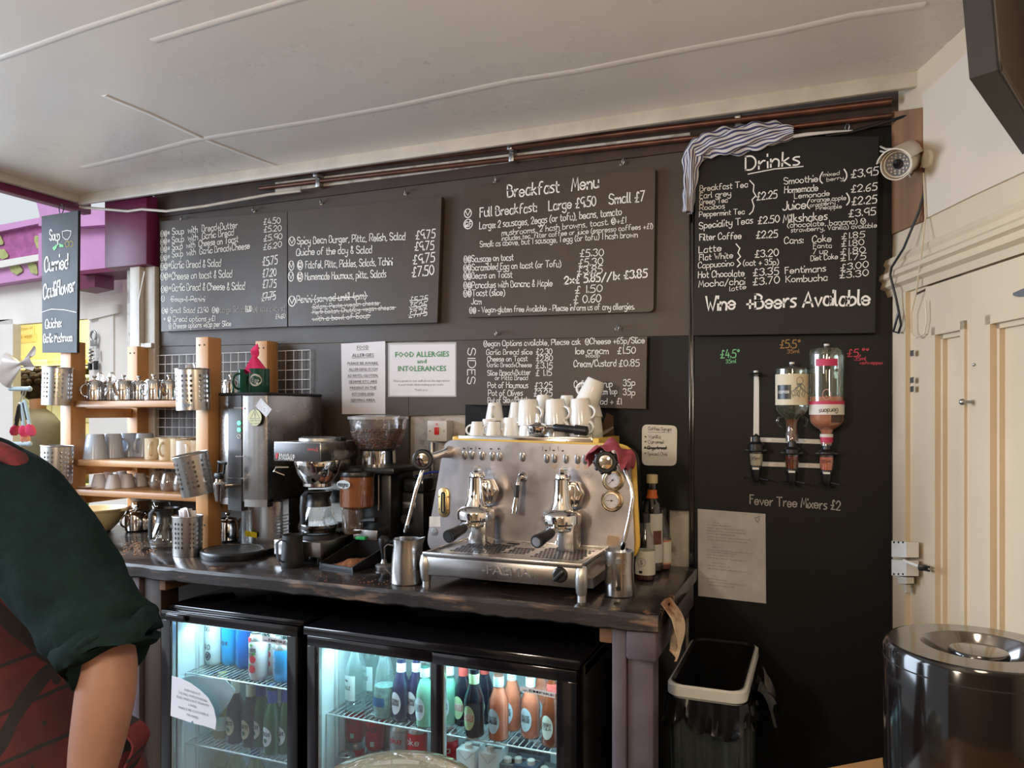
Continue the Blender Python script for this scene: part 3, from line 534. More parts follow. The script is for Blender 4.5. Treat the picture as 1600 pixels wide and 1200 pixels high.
mb = MB(trl(-c)); pp(mb, YN - .0012, fl([('Please speak to our staff about the ingredients', 725, 584, 1392, 582, 25), ('in your meal, when making your order.', 780, 628, 1325, 628, 25), ('Thank you.', 972, 690, 1132, 690, 25)])); mb.build('small_print', mat('grey_ink', (.22, .2, .2), .8), r, flat=True)
mb = MB(trl(-c)); mb.slab([W(x, y, YN + .0005) for x, y in ((606.5, 536), (713, 534.5), (713, 620), (606.5, 620))], NB, .0008); mb.build('laminate_edge', mat('laminate', (.5, .48, .46), .2), r)
r, c = paper('recipe_sheet', 'stained white recipe sheet with small print taped on the black wall', ((1090, 795), (1196, 803), (1197, 943), (1091, 931)), YN, m='paperd')
K2 = 7.5; gl = lambda z: [(t, 1085 + a / K2, 790 + ya / K2, 1085 + b / K2, 790 + yb / K2, h / K2) for t, a, ya, b, yb, h in z]
mb = MB(trl(-c)); pp(mb, YN - .0012, gl([('Large cup', 220, 203, 292, 208, 16), ('Latte - single shot coffee, steamed milk', 148, 230, 428, 252, 17), ('Cappuccino - double shot coffee, chocolate, steamed milk', 148, 264, 580, 300, 17), ('Mocha - single shot coffee, spoon of chocolate, steamed milk', 148, 298, 606, 336, 17), ('Hot choc - 2 spoons chocolate, steamed milk', 148, 332, 474, 360, 17), ('Americano - half cup hot water, topped up with double shot coffee', 148, 368, 662, 412, 17), ('Chai latte - single shot coffee, 2 spoons chai, steamed milk', 148, 402, 622, 444, 17), ('Small cup', 218, 492, 292, 498, 16), ('Flat white - double shot coffee, topped with a little steamed milk', 148, 520, 690, 572, 17), ('from jug, then milky steamed', 148, 545, 488, 578, 17), ('Double espresso - double shot of coffee', 148, 578, 458, 606, 17), ('Double macchiato - double shot coffee, layer of foam on top', 148, 612, 620, 662, 17), ('Small espresso cup', 212, 674, 362, 692, 16), ('Single espresso - single shot coffee', 150, 704, 426, 732, 17), ('Single macchiato - single shot coffee, layer of foam on top', 150, 740, 628, 792, 17), ('Teas', 220, 830, 255, 834, 16), ('Loose leaf - teapot and strainer', 150, 858, 380, 886, 17), ('Hot chocolate - 2 heaped spoons, topped with steamed milk', 150, 894, 608, 944, 17), ('Teas - loose leaf, plus small jug of milk', 150, 930, 468, 966, 17)])); mb.build('small_print', mat('grey_ink', (.22, .2, .2), .8), r, flat=True)
mb = MB(trl(-c)); ribbon(mb, [W(1085 + a / K2, 790 + b / K2, YN - .0012) for a, b in ((742, 200), (712, 160), (712, 138), (726, 132), (738, 152), (748, 128), (762, 126), (764, 150), (742, 200))], NB, .0012); mb.build('heart_doodle', mat('black_ink', (.05, .05, .055), .8), r)
r, c = board('syrup_card', 'small white rounded card listing coffee syrups by the bottles', 'card', ((1003, 663), (1058, 665), (1057, 728), (1003, 727)), YW - .003, .003, 'whitep', None, rc=.02)
mb = MB(trl(-c)); pw(mb, YW - .0042, [('Coffee Syrups', 1013, 672, 1049, 673, 5), ('* Vanilla', 1007, 685, 1032, 685, 5), ('* Caramel', 1007, 693, 1037, 693, 5), ('* Gingerbread', 1007, 702, 1041, 702, 5, True, .2), ('* Spiced Chai', 1007, 711, 1042, 712, 5)], .12)
ribbon(mb, [W(1012, 675, YW - .0042), W(1049, 676, YW - .0042)], NB, .001); mb.build('handwriting', mat('black_ink', (.05, .05, .055), .8), r)
# red cooker switch
a = W(667, 657, YW - .04); b = W(698, 690, YW - .04); r = T('wall_switch', 'white square wall switch with a red rocker above the machine', 'switch', (a.x, YW, b.z)); w_ = b.x - a.x; h_ = a.z - b.z
MB().box(0, w_, -.04, .02, 0, h_, bev=.004).build('switch_box', 'whitep', r)
mb = MB(); mb.box(w_ * .4, w_ * .62, -.046, -.038, h_ * .32, h_ * .68, bev=.002); mb.build('rocker', 'red', r)
mb = MB()
for x in (.14, .86): mb.lathe([(0, .003), (.003, .002), (.0035, 0)], 10, mx=frame((w_ * x, -.04, h_ * .5), (0, -1, 0)))
mb.build('screw', 'dull', r); MB().lathe([(0, .002), (.005, .002), (.0055, 0)], 14, mx=frame((w_ * .5, -.04, h_ * .82), (0, -1, 0))).build('indicator', mat('pink_neon', (.8, .35, .35), .3), r)
# tea towel over the drinks board corner
tw = mat('striped_towel', (.62, .60, .60), .9); nt = tw.node_tree; b_ = nt.nodes['Principled BSDF']
uvn = nt.nodes.new('ShaderNodeUVMap'); sx = nt.nodes.new('ShaderNodeSeparateXYZ'); nt.links.new(uvn.outputs[0], sx.inputs[0])
m1 = nt.nodes.new('ShaderNodeMath'); m1.operation = 'MULTIPLY'; m1.inputs[1].default_value = 21; m2 = nt.nodes.new('ShaderNodeMath'); m2.operation = 'FRACT'; m3 = nt.nodes.new('ShaderNodeMath'); m3.operation = 'GREATER_THAN'; m3.inputs[1].default_value = .55
nt.links.new(sx.outputs[1], m1.inputs[0]); nt.links.new(m1.outputs[0], m2.inputs[0]); nt.links.new(m2.outputs[0], m3.inputs[0])
mx_ = nt.nodes.new('ShaderNodeMix'); mx_.data_type = 'RGBA'; mx_.inputs[6].default_value = (.62, .60, .60, 1); mx_.inputs[7].default_value = (.05, .05, .13, 1); nt.links.new(m3.outputs[0], mx_.inputs[0]); nt.links.new(mx_.outputs[2], b_.inputs['Base Color'])
pth = [(1075, 332), (1077, 300), (1080, 262), (1086, 236), (1110, 226), (1140, 221), (1175, 214), (1210, 209), (1240, 206)]; wd = [.014, .018, .024, .034, .038, .042, .040, .034, .016]
def twf(u, v):
    i = min(int(u * 8), 7); f = u * 8 - i; a = W(*pth[i], 2.59); b = W(*pth[i + 1], 2.59); p = a.lerp(b, f); t = (b - a).normalized(); n = V((-t.z, 0, t.x)); w_ = wd[i] * (1 - f) + wd[i + 1] * f
    an = v * 2 * PI; fold = 1 + .22 * math.sin(an * 5 + u * 23) + .12 * math.sin(an * 3 - u * 41)
    return p + n * w_ * math.cos(an) * fold + V((0, -1, 0)) * (.022 * math.sin(an) * fold)
mb = MB(); mb.grid(twf, 64, 44); o = mb.build('tea_towel', tw, ang=80); tag(o, 'blue and white striped tea towel draped over the drinks board corner', 'towel')
uv = o.data.uv_layers.new(name='UVMap')
for p_ in o.data.polygons:
    for li in p_.loop_indices:
        vi = o.data.loops[li].vertex_index; uv.data[li].uv = ((vi // 45) / 64, (vi % 45) / 44 + .35 * (vi // 45) / 64)
mb = MB(); mb.tube([W(1155, 223, 2.597), W(1200, 219, 2.592), W(1260, 210, 2.592), W(1300, 206, 2.60), W(1345, 203, 2.61)], [.002, .005, .006, .004, .001], 8); tag(mb.build('loose_string', 'whitep'), 'loose white cord lying along the top of the drinks board', 'cord')
# ================================================================ COUNTER
ZT = 1.03
wt_ = mat('worn_counter', (.046, .036, .033), .22, 0, .6, 5, .05, rn=.10, col2=(.010, .008, .008)); nt = wt_.node_tree; b_ = nt.nodes['Principled BSDF']
gm = nt.nodes.new('ShaderNodeTexNoise'); gm.inputs['Scale'].default_value = 22; gm.inputs['Detail'].default_value = 8; tc = nt.nodes.new('ShaderNodeTexCoord'); nt.links.new(tc.outputs['Object'], gm.inputs[0])
rp_ = nt.nodes.new('ShaderNodeValToRGB'); rp_.color_ramp.elements[0].position = .64; rp_.color_ramp.elements[1].position = .69; nt.links.new(gm.outputs[0], rp_.inputs[0])
mx_ = nt.nodes.new('ShaderNodeMix'); mx_.data_type = 'RGBA'; old = b_.inputs['Base Color'].links[0].from_socket; nt.links.new(rp_.outputs[0], mx_.inputs[0]); nt.links.new(old, mx_.inputs[6]); mx_.inputs[7].default_value = (.16, .08, .045, 1); nt.links.new(mx_.outputs[2], b_.inputs['Base Color'])
edg = mat('worn_counter_edge', (.19, .11, .062), .5, 0, .9, 16, .25, stretch=(.3, 1, 1.4), col2=(.020, .013, .010), contrast=(.53, .66))
ct = T('counter', 'long dark worn wooden counter carrying the coffee machines', 'counter', (-1.8, 2.3, 0))
def ctb(mb, nm, m): return mb.build(nm, m, ct)
X0, X1 = -3.3, -.385
mb = MB(trl(1.8, -2.3, 0)); mb.box(X0, X1, 1.965, 2.63, ZT - .045, ZT, bev=.006); ctb(mb, 'worktop', 'worn_counter' if 0 else wt_)
random.seed(3); mb = MB(trl(1.8, -2.3, 0)); n_ = 90; vs = []
for i in range(n_ + 1):
    x = X0 + (X1 - X0) * i / n_; j = random.uniform(-.0025, .0025); vs += [(x, 1.966, ZT - .046 + j), (x, 1.9565 + j * .5, ZT - .04 + j), (x, 1.955 - j * .5, ZT - .008 + j), (x, 1.964, ZT + .0008)]
mb.add(vs, [(4 * i + k, 4 * i + 4 + k, 4 * i + 5 + k, 4 * i + 1 + k) for i in range(n_) for k in range(3)]); ctb(mb, 'worn_front_edge', edg)
mb = MB(trl(1.8, -2.3, 0)); mb.box(-.515, -.475, 1.99, 2.06, 0, ZT - .045, bev=.006); mb.box(-.475, -.405, 2.0, 2.07, 0, ZT - .05, bev=.006); ctb(mb, 'leg', 'purple')
mb = MB(trl(1.8, -2.3, 0)); mb.box(-.473, -.392, 1.972, 2.6, ZT - .125, ZT - .045, bev=.008); ctb(mb, 'cross_rail', 'purple')
mb = MB(trl(1.8, -2.3, 0)); mb.box(-.56, -.50, 2.03, 2.6, ZT - .105, ZT - .045, bev=.004); ctb(mb, 'bearer', 'timber')
mb = MB(trl(1.8, -2.3, 0)); mb.box(-2.235, -2.20, 1.995, 2.06, 0, ZT - .045, bev=.005); ctb(mb, 'leg', 'purple')
mb = MB(trl(1.8, -2.3, 0)); mb.box(-2.195, -2.115, 2.01, 2.09, 0, ZT - .045, bev=.004); ctb(mb, 'leg', 'dwood')
mb = MB(trl(1.8, -2.3, 0)); mb.box(-2.33, -2.245, 1.98, 2.5, ZT - .125, ZT - .045, bev=.008); ctb(mb, 'cross_rail', 'purple')
mb = MB(trl(1.8, -2.3, 0)); mb.box(-2.112, -2.085, 2.0, 2.5, ZT - .09, ZT - .045, bev=.003); ctb(mb, 'bearer', 'timber')
mb = MB(); pp_ = [W(x, y, 2.2) for x, y in ()]
def ragf(u, v):
    w_ = .06 + .085 * math.sin(PI * min(1, u * 1.25)) - .085 * max(0, u - .72) / .28
    return V((-.386 + .018 * math.sin(u * 3) + .012 * math.sin(6 * v + 3 * u) + .02 * u, 2.10 + w_ * (v - .5) - .05 * u, ZT + .010 - .135 * u + .012 * math.sin(5 * v) * u)) if u > .18 else V((-.40 + .08 * u, 2.10 + w_ * (v - .5), ZT + .006 - .06 * u * u))
mb.grid(lambda u, v: ragf(u, v) if True else 0, 14, 8, 0, .002); o = mb.build('rag', mat('stained_rag', (.58, .45, .33), .9, 0, .8, 9, .2, col2=(.22, .085, .035), contrast=(.42, .6))); tag(o, 'stained brown and white rag hanging off the right end of the counter', 'rag')
# loose grains and crumbs
mb = MB(); random.seed(5)
for i in range(70):
    x = random.gauss(-1.30, .10); y = random.gauss(2.03, .035)
    if 1.975 < y < 2.1: mb.ball((x, y, ZT + .001), random.uniform(.0012, .003), 0, 4, (1, 1, .5))
o = mb.build('crumbs', mat('coffee_crumbs', (.22, .08, .03), .9)); tag(o, 'spilt coffee grounds scattered on the counter front', 'crumbs', kind='stuff')
mb = MB(); random.seed(8)
for i in range(80):
    p = H(random.uniform(190, 245), random.uniform(846, 868), ZT); mb.ball((p.x, p.y, ZT + .001), random.uniform(.0015, .004), 0, 4, (1, 1, .4))
o = mb.build('crumbs', mat('toast_crumbs', (.50, .26, .13), .9)); tag(o, 'orange brown crumbs scattered on the counter by the glass jug', 'crumbs', kind='stuff')

# ================================================================ PINE RACK
KY = 1.044
RX0, RX1, RY0, RY1 = -2.897, -2.119, 2.234, 2.632
rk = T('shelf_rack', 'open pine rack with three shelves standing on the counter left', 'shelving', (-2.4, 2.3, ZT))
K = trl(2.4, -2.3, -ZT)
for x, y, zt in ((RX0, RY0, 1.842), (RX1 - .06, RY0, 1.834), (RX0, RY1 - .07, 1.848), (RX1 - .06, RY1 - .07, 1.848)):
    mb = MB(K); mb.box(x, x + .06, y, y + .07, ZT, zt, 0, .003)
    for zz in (zt - .03, 1.6, 1.39, 1.13):
        for dx in (.018, .042): mb.lathe([(0, 0), (.0035, 0), (.0035, .0012), (0, .0012)], 8, 1, frame((x + dx, y, zz), (0, -1, 0)))
    mb.build('post', ['pine', 'dark'], rk)
SH = []
for z in (1.598, 1.360, 1.239):
    mb = MB(K)
    for k in range(3): mb.box(RX0 + .061, RX1 - .061 if z > 1.5 else RX1 - .061, RY0 + .012 + k * .125, RY0 + .134 + k * .125, z - .026, z, bev=.004)
    mb.build('shelf', 'pineh', rk)
    for x in (RX0 + .005, RX1 - .03): MB(K).box(x, x + .025, RY0 + .071, RY1 - .071, z - .07, z - .027, bev=.003).build('bearer', 'pineh', rk)
mb = MB(); wx0, wx1, wz0, wz1, wy = RX0 - .02, -1.96, 1.16, 1.81, RY1 + .006
for i in range(24): x = wx0 + (wx1 - wx0) * i / 23; mb.tube([(x, wy, wz0), (x, wy, wz1)], .0016, 6)
for i in range(17): z = wz0 + (wz1 - wz0) * i / 16; mb.tube([(wx0, wy - .003, z), (wx1, wy - .003, z)], .0016, 6)
o = mb.build('wire_grid', 'whitep'); tag(o, 'white wire mesh grid fixed behind the pine rack', 'grid')
# soup of the day board on the left post
c = [W(x, y, 2.219) for x, y in ((65, 338), (122, 329), (120, 551), (66, 551))]; cen = sum(c, V()) / 4
r = T('specials_board', 'small narrow chalkboard with curried cauliflower soup, on the left rack post', 'menu board', cen)
mb = MB(trl(-cen)); mb.slab(c, NB, .012); mb.build('panel', mat('slate_grey', (.026, .029, .032), .55, 0, .4, 6, rn=.05, spec=.3), r)
mb = MB(trl(-cen)); YB2 = 2.2178
pw(mb, YB2, [('Soup', 77.5, 375.8, 93.3, 374.8, 16), ('Curried', 70, 424.7, 105.8, 418, 22), ('Cauliflower', 68, 466.5, 116.7, 455, 22), ('Quiche:', 71, 513, 95.6, 510.6, 14), ('Garlic Mushroom', 68, 535.4, 112.5, 532.5, 13)], .11)
for L in ([(65, 488), (80, 483), (100, 484), (119, 488)], [(97, 362), (98, 370), (102, 374), (106, 374), (110, 368), (111, 361), (104, 360), (97, 362)]): ribbon(mb, [W(x, y, YB2) for x, y in L], NB, .0026)
mb.build('handwriting', 'ink', r)
mb = MB(trl(-cen)); mb.slab([W(x, y, YB2) for x, y in ((82, 387), (90, 381), (88, 388), (84, 392))], NB, .0004); mb.slab([W(x, y, YB2) for x, y in ((92, 380), (99, 383), (99, 386), (93, 386))], NB, .0004); mb.build('leaf_doodle', 'inkg', r)
mb = MB(trl(-cen))
for x in (105, 111): ribbon(mb, [W(x + 3 * math.cos(t), 381 + 4.5 * math.sin(t), YB2) for t in [PI * i / 6 for i in range(13)]], NB, .002)
mb.build('onion_doodle', 'inky', r)
mb = MB(trl(-cen));  mb.tube([W(92, 322, 2.234), W(93, 332, 2.224), W(96, 336, 2.222)], .002, 6); mb.tube([W(96, 318, 2.234), W(100, 326, 2.224), W(97, 334, 2.222)], .002, 6); mb.build('wire_tie', 'black', r)
# ---------------------------------------------------------------- crockery builders
def shell(prof, t):      # outer profile (bottom to top) -> closed cup shell
    inn = [(max(r - t, 0.001), z) for r, z in prof[1:]][::-1]; return [(0, prof[0][1])] + prof + inn + [(0, prof[0][1] + t * 1.6)]
def handle(mb, r0, z0, r1, z1, out, w=.0045, seg=10, m=0):
    pts = []; cz = (z0 + z1) / 2
    for i in range(11):
        a = PI / 2 - PI * i / 10; f = i / 10; base = r0 * (1 - f) + r1 * f
        pts.append((base + out * math.cos(a) - .002, 0, cz + (z0 - z1) / 2 * math.sin(a) * 1.0))
    mb.tube(pts, [(w * 1.0, w * 1.4)] * len(pts), seg, m)
def cup(nm, prof, hz, m, lab, cat, loc, rz, group, inverted=False, t=.003, hw=.0045, rot=None):
    r = T(nm, lab, cat, loc, rz, group); fl_ = Mx.Rotation(PI, 4, 'X') @ trl(0, 0, -prof[-1][1]) if inverted else Mx()
    MB(fl_).lathe(shell(prof, t), 28).build('body', m, r)
    mb = MB(fl_); handle(mb, *hz, w=hw); mb.build('handle', m, r)
    if rot: r.rotation_euler = rot
    return r
def pitcher(nm, lab, cat, loc, rz, r0, r1, h, m, group=None, spout=True, hm=None):   # milk jug with a flared lip and a strap handle, spout towards +x
    r = T(nm, lab, cat, loc, rz, group); n_ = 40; prof = [(0, 0), (r0 * .93, 0), (r0, .004), (r0 * .985, h * .3), (r0 * .93, h * .6), (r1, h * .85), (r1 * 1.02, h)]
    mb = MB(); full = prof + [(a - .0014, b) for a, b in prof[:1:-1]] + [(0, .004)]
    mb.lathe(full, n_)
    for i, p in enumerate(mb.v):
        a = math.atan2(p.y, p.x); f = max(0, (p.z / h - .55) / .45) ** 2 * math.exp(-(a / .32) ** 2); rr = math.hypot(p.x, p.y)
        if rr > r1 * .5: p.x += f * r1 * .34; p.z += f * h * .05
    mb.build('body', m, r)
    mb = MB(); x = -(r1 * .98); mb.tube([(-r1 * .97, 0, h * .84), (-r1 - .016, 0, h * .87), (-r1 - .027, 0, h * .80), (-r1 - .026, 0, h * .5), (-r1 - .022, 0, h * .3), (-r0 * .985, 0, h * .18)], [(.0022, .0075)] * 6, 10); mb.build('handle', hm or m, r); return r
# steel teapots on the top shelf
def teapot(lab, loc, rz, group='steel teapots on the rack', s=1.0):
    r = T('steel_teapot', lab, 'teapot', loc, rz, group)
    MB().lathe([(0, 0), (.031, 0), (.035, .004), (.0355, .03), (.034, .056), (.030, .064), (.0285, .066), (0, .066)], 28).build('body', 'chrome', r)
    l = MB().lathe([(.0292, .0665), (.029, .069), (.018, .0725), (.006, .074), (0, .0742)], 24).build('lid', 'chrome', r)
    MB().lathe([(.004, .073), (.0035, .078), (.009, .084), (.0085, .087), (0, .0885)], 16).build('knob', 'chrome', l)
    mb = MB(); mb.tube([(.033, 0, .022), (.045, 0, .035), (.052, 0, .056), (.058, 0, .06)], [.009, .007, .0055, .005], 10); mb.build('spout', 'chrome', r)
    mb = MB(); handle(mb, .034, .058, .035, .016, .022, .003); mb.mx = Mx(); o = mb.build('handle', 'chrome', r); o.rotation_euler = (0, 0, PI); r.scale = (s,) * 3; return r
tp = None
for x, rz, dy, lab in ((133, 1.7, .07, 'steel teapot half hidden behind the left rack post'), (148, 1.3, 0, 'steel teapot second from the left on the top shelf'), (170.5, 1.9, .075, 'steel teapot third from the left on the top shelf'), (193, -1.4, 0, 'steel teapot fourth from left, handle towards the front'), (217, -1.7, .075, 'steel teapot in front of the rear rack post'), (240, 1.4, 0, 'steel teapot before the white grid, second from the right'), (264, -1.2, .06, 'steel teapot beside the right perforated holder on the top shelf')):
    p = W(x, 624, 2.31 + dy); p.z = 1.5985
    if tp is None: tp = teapot(lab, p, rz); tp.scale = (1.05, 1.05, 1.2)
    else: dup(tp, p, rz, lab)
# mugs on the middle shelf
mp_ = mat('blue_grey_glaze', (.50, .57, .68), .15); mc = mat('cream_glaze', (.66, .56, .40), .16); mw = M['white']
bp_ = [(.028, 0), (.031, .005), (.0365, .05), (.042, .094)]; Zm = 1.3605
g0 = None
for x, y, rz, lab in ((149, 2.205, 2.9, 'upside-down blue grey mug nearest the left rack post, handle left'), (176, 2.285, 1.2, 'upside-down blue grey mug, second from the left post'), (200, 2.37, 2.2, 'upside-down blue grey mug, third from the left post'), (226, 2.39, -1.4, 'upside-down blue grey mug beside the cream mugs, handle forward')):
    p = W(x, 712, y * KY); p.z = Zm
    if g0 is None: g0 = cup('mug', bp_, (.035, .076, .033, .022, .026), mp_, lab, 'mug', p, rz, 'mugs on the middle shelf', True); g0.scale = (1.1, 1.1, 1.08)
    else: dup(g0, p, rz, lab)
cp_ = [(.031, 0), (.033, .004), (.033, .084), (.0335, .086)]; g1 = None
for x, y, rz, lab in ((239.5, 2.27, -1.0, 'cream mug next to the blue grey mugs, front row'), (262, 2.255, -1.35, 'cream mug with its round handle facing forward'), (280, 2.255, -.3, 'cream mug just behind the plain white mug'), (256, 2.38, 1, 'cream mug in the back row on the left'), (275, 2.38, .6, 'cream mug in the back row in the middle'), (296, 2.37, .2, 'cream mug in the back row by the right post')):
    p = W(x, 712, y * KY); p.z = Zm
    if g1 is None: g1 = cup('mug', cp_, (.032, .070, .032, .018, .026), mc, lab, 'mug', p, rz, 'mugs on the middle shelf')
    else: dup(g1, p, rz, lab)
g2 = None
for x, y, rz, lab in ((288.5, 2.19, -.6, 'white mug at the front beside the tilted perforated holder'), (306, 2.215, -.4, 'white mug partly hidden behind the right rack post')):
    p = W(x, 712, y * KY); p.z = Zm
    if g2 is None: g2 = cup('mug', cp_, (.032, .070, .032, .018, .024), mw, lab, 'mug', p, rz, 'mugs on the middle shelf'); g2.scale = (.92, .92, .95)
    else: dup(g2, p, rz, lab)
# cups and glasses on the bottom shelf
gp = [(.018, 0), (.020, .004), (.027, .03), (.032, .056)]; mg_ = mat('grey_white_glaze', (.66, .65, .69), .18); g3 = None; Zb = 1.2395
for x, y, rz, lab in ((155, 2.215, 2.8, 'upside-down grey cup at the left end of the bottom shelf, handle left'), (177, 2.225, 2.7, 'upside-down grey cup, second from the left on the bottom shelf'), (199, 2.27, 1.6, 'upside-down grey cup, third from the left on the bottom shelf'), (219, 2.33, .8, 'upside-down grey cup next to the glasses on the bottom shelf'), (168, 2.33, 2, 'upside-down grey cup at the back left of the bottom shelf'), (190, 2.37, 1, 'upside-down grey cup in the back row behind the third cup')):
    p = W(x, 760, y * KY); p.z = Zb
    if g3 is None: g3 = cup('coffee_cup', gp, (.026, .044, .022, .014, .018), mg_, lab, 'cup', p, rz, 'cups on the bottom shelf', True, hw=.0035)
    else: dup(g3, p, rz, lab)
p = W(140, 765, 2.3); p.z = Zb; o = MB().lathe([(0, 0), (.035, 0), (.055, .006), (.057, .008), (.03, .004), (0, .004)], 28).build('saucer', mg_, loc=None); o.location = (p.x + .005, p.y + .005, Zb); tag(o, 'white saucer at the left edge of the bottom shelf', 'saucer')
gg = glass('smoky_glass', (.80, .74, .68), .04, .1, (.6, .5, .42), .22); g4 = None
for x, y, lab in ((247, 2.27, 'upside-down glass at the left of the three on the bottom shelf'), (264, 2.225, 'upside-down glass in front, middle of the three'), (284, 2.23, 'upside-down glass behind the tilted holder')):
    p = W(x, 765, y * KY); p.z = Zb
    if g4 is None:
        g4 = MB().lathe([(.024, 0), (.031, .008), (.033, .022), (.030, .045), (.025, .066), (.022, .075), (0, .076)], 28).build('drinking_glass', gg); g4.location = p; tag(g4, lab, 'glass', 'glasses on the bottom shelf')
    else: q = g4.copy(); COL.objects.link(q); q.location = p; q['label'] = lab
# perforated cutlery holders with real see-through holes
pf = mat('perforated_steel', (.44, .42, .40), .3, 1.0); nt = pf.node_tree; b_ = nt.nodes['Principled BSDF']; out = nt.nodes['Material Output']
uvn = nt.nodes.new('ShaderNodeUVMap'); fr = nt.nodes.new('ShaderNodeVectorMath'); fr.operation = 'FRACTION'; nt.links.new(uvn.outputs[0], fr.inputs[0])
ds = nt.nodes.new('ShaderNodeVectorMath'); ds.operation = 'DISTANCE'; ds.inputs[1].default_value = (.5, .5, 0); nt.links.new(fr.outputs[0], ds.inputs[0])
le = nt.nodes.new('ShaderNodeMath'); le.operation = 'LESS_THAN'; le.inputs[1].default_value = .3; nt.links.new(ds.outputs['Value'], le.inputs[0])
sp = nt.nodes.new('ShaderNodeSeparateXYZ'); nt.links.new(uvn.outputs[0], sp.inputs[0]); g_ = nt.nodes.new('ShaderNodeMath'); g_.operation = 'GREATER_THAN'; g_.inputs[1].default_value = 0.0; nt.links.new(sp.outputs[1], g_.inputs[0])
l2 = nt.nodes.new('ShaderNodeMath'); l2.operation = 'LESS_THAN'; l2.inputs[1].default_value = 6.0; nt.links.new(sp.outputs[1], l2.inputs[0])
# a blank strip every fourth column
md = nt.nodes.new('ShaderNodeMath'); md.operation = 'MODULO'; md.inputs[1].default_value = 4.0; nt.links.new(sp.outputs[0], md.inputs[0]); l3 = nt.nodes.new('ShaderNodeMath'); l3.operation = 'LESS_THAN'; l3.inputs[1].default_value = 3.0; nt.links.new(md.outputs[0], l3.inputs[0])
def mul(a, b): q = nt.nodes.new('ShaderNodeMath'); q.operation = 'MULTIPLY'; nt.links.new(a, q.inputs[0]); nt.links.new(b, q.inputs[1]); return q.outputs[0]
fac = mul(mul(le.outputs[0], g_.outputs[0]), mul(l2.outputs[0], l3.outputs[0])); tr_ = nt.nodes.new('ShaderNodeBsdfTransparent'); ms = nt.nodes.new('ShaderNodeMixShader'); nt.links.new(fac, ms.inputs[0]); nt.links.new(b_.outputs[0], ms.inputs[1]); nt.links.new(tr_.outputs[0], ms.inputs[2]); nt.links.new(ms.outputs[0], out.inputs[0])
def holder(lab, loc, rz=0.0, rot=None):
    r = T('cutlery_holder', lab, 'holder', loc, rz, 'perforated steel holders'); R_, h, n_ = .061, .150, 48; mb = MB(); zs = [0, .006, h - .008, h]
    rad = [R_ * .97, R_ * .975, R_ * 1.0, R_]
    vs = [(rr * math.cos(2 * PI * i / n_), rr * .82 * math.sin(2 * PI * i / n_), z) for rr, z in zip(rad, zs) for i in range(n_)]
    fs = [(k * n_ + i, k * n_ + (i + 1) % n_, (k + 1) * n_ + (i + 1) % n_, (k + 1) * n_ + i) for k in range(3) for i in range(n_)] + [tuple(range(n_))]
    mb.add(vs, fs); o = mb.build('body', pf, r); uv = o.data.uv_layers.new(name='UVMap')
    for p_ in o.data.polygons:
        ks = [o.data.loops[l].vertex_index for l in p_.loop_indices]; wrap = max(k % n_ for k in ks) == n_ - 1 and min(k % n_ for k in ks) == 0
        for li, k in zip(p_.loop_indices, ks):
            c_ = k % n_; c_ = n_ if (wrap and c_ == 0 and len(ks) == 4) else c_
            uv.data[li].uv = (c_ / n_ * 24, (zs[k // n_] - .026) / .0178 if len(ks) == 4 else -1)
    mb = MB(); mb.tube([(R_ * 1.01 * math.cos(2 * PI * i / 40), R_ * .83 * math.sin(2 * PI * i / 40), h) for i in range(40)], .0022, 8, closed=True); mb.build('rim', 'steel', r)
    if rot: r.rotation_euler = rot
    return r
h1 = holder('perforated steel holder fixed high on the left rack post', W(88, 633, 2.180)); h1.rotation_euler = (0, .05, 0)
for (x, y, Y, rot, lab) in ((302, 641, 2.180, (0, -.02, .5), 'perforated steel holder with writing, fixed high on the right rack post'), (88, 755, 2.180, (0, .03, .4), 'perforated steel holder fixed lower on the left rack post'), (311, 772, 2.180, (.05, -.2, .7), 'tilted empty perforated steel holder halfway down the right rack post')): dup(h1, W(x, y, Y), rot=rot, label=lab)
hs = dup(h1, (-2.143, 2.158, ZT + .001), rot=(0, 0, .2), label='perforated steel holder standing on the counter full of sugar sachets', scale=(.9, .9, .95))
def sachets(nm, lab, loc, z0, n_, sd, s_=.024, h=.045):
    random.seed(sd)
    for i in range(n_):
        a = 2.4 * i; rr = .026 * math.sqrt(i / n_); mb = MB(); mb.box(-s_ / 2, s_ / 2, -.0015, .0015, 0, h, bev=.0008)
        o = mb.build(nm, 'paper'); o.location = (loc[0] + rr * math.cos(a), loc[1] + rr * .8 * math.sin(a), loc[2] + z0 + random.uniform(-.006, .012)); o.rotation_euler = (random.uniform(-.25, .25), random.uniform(-.35, .35), a); tag(o, lab, 'sachet', lab)
sachets('sugar_sachet', 'white paper sachet standing in the holder on the counter', (-2.143, 2.158, ZT), .12, 9, 2)
q = W(302, 641, 2.180); sachets('paper_packet', 'white paper packet inside the upper right rack holder', q, .118, 6, 4, .03, .04)
mb = MB(); p = q; hand(mb, 'd Bushy', V((q.x - .015, q.y - .0525, q.z + .012)), V((q.x + .040, q.y - .0475, q.z + .012)), UP, .017, NB, .1); o = mb.build('marker_text', 'black'); 
hh = [o_ for o_ in COL.objects if o_.get('label', '').startswith('perforated steel holder with writing')][0]; o.parent = hh; bpy.context.view_layer.update(); o.matrix_parent_inverse = hh.matrix_world.inverted()
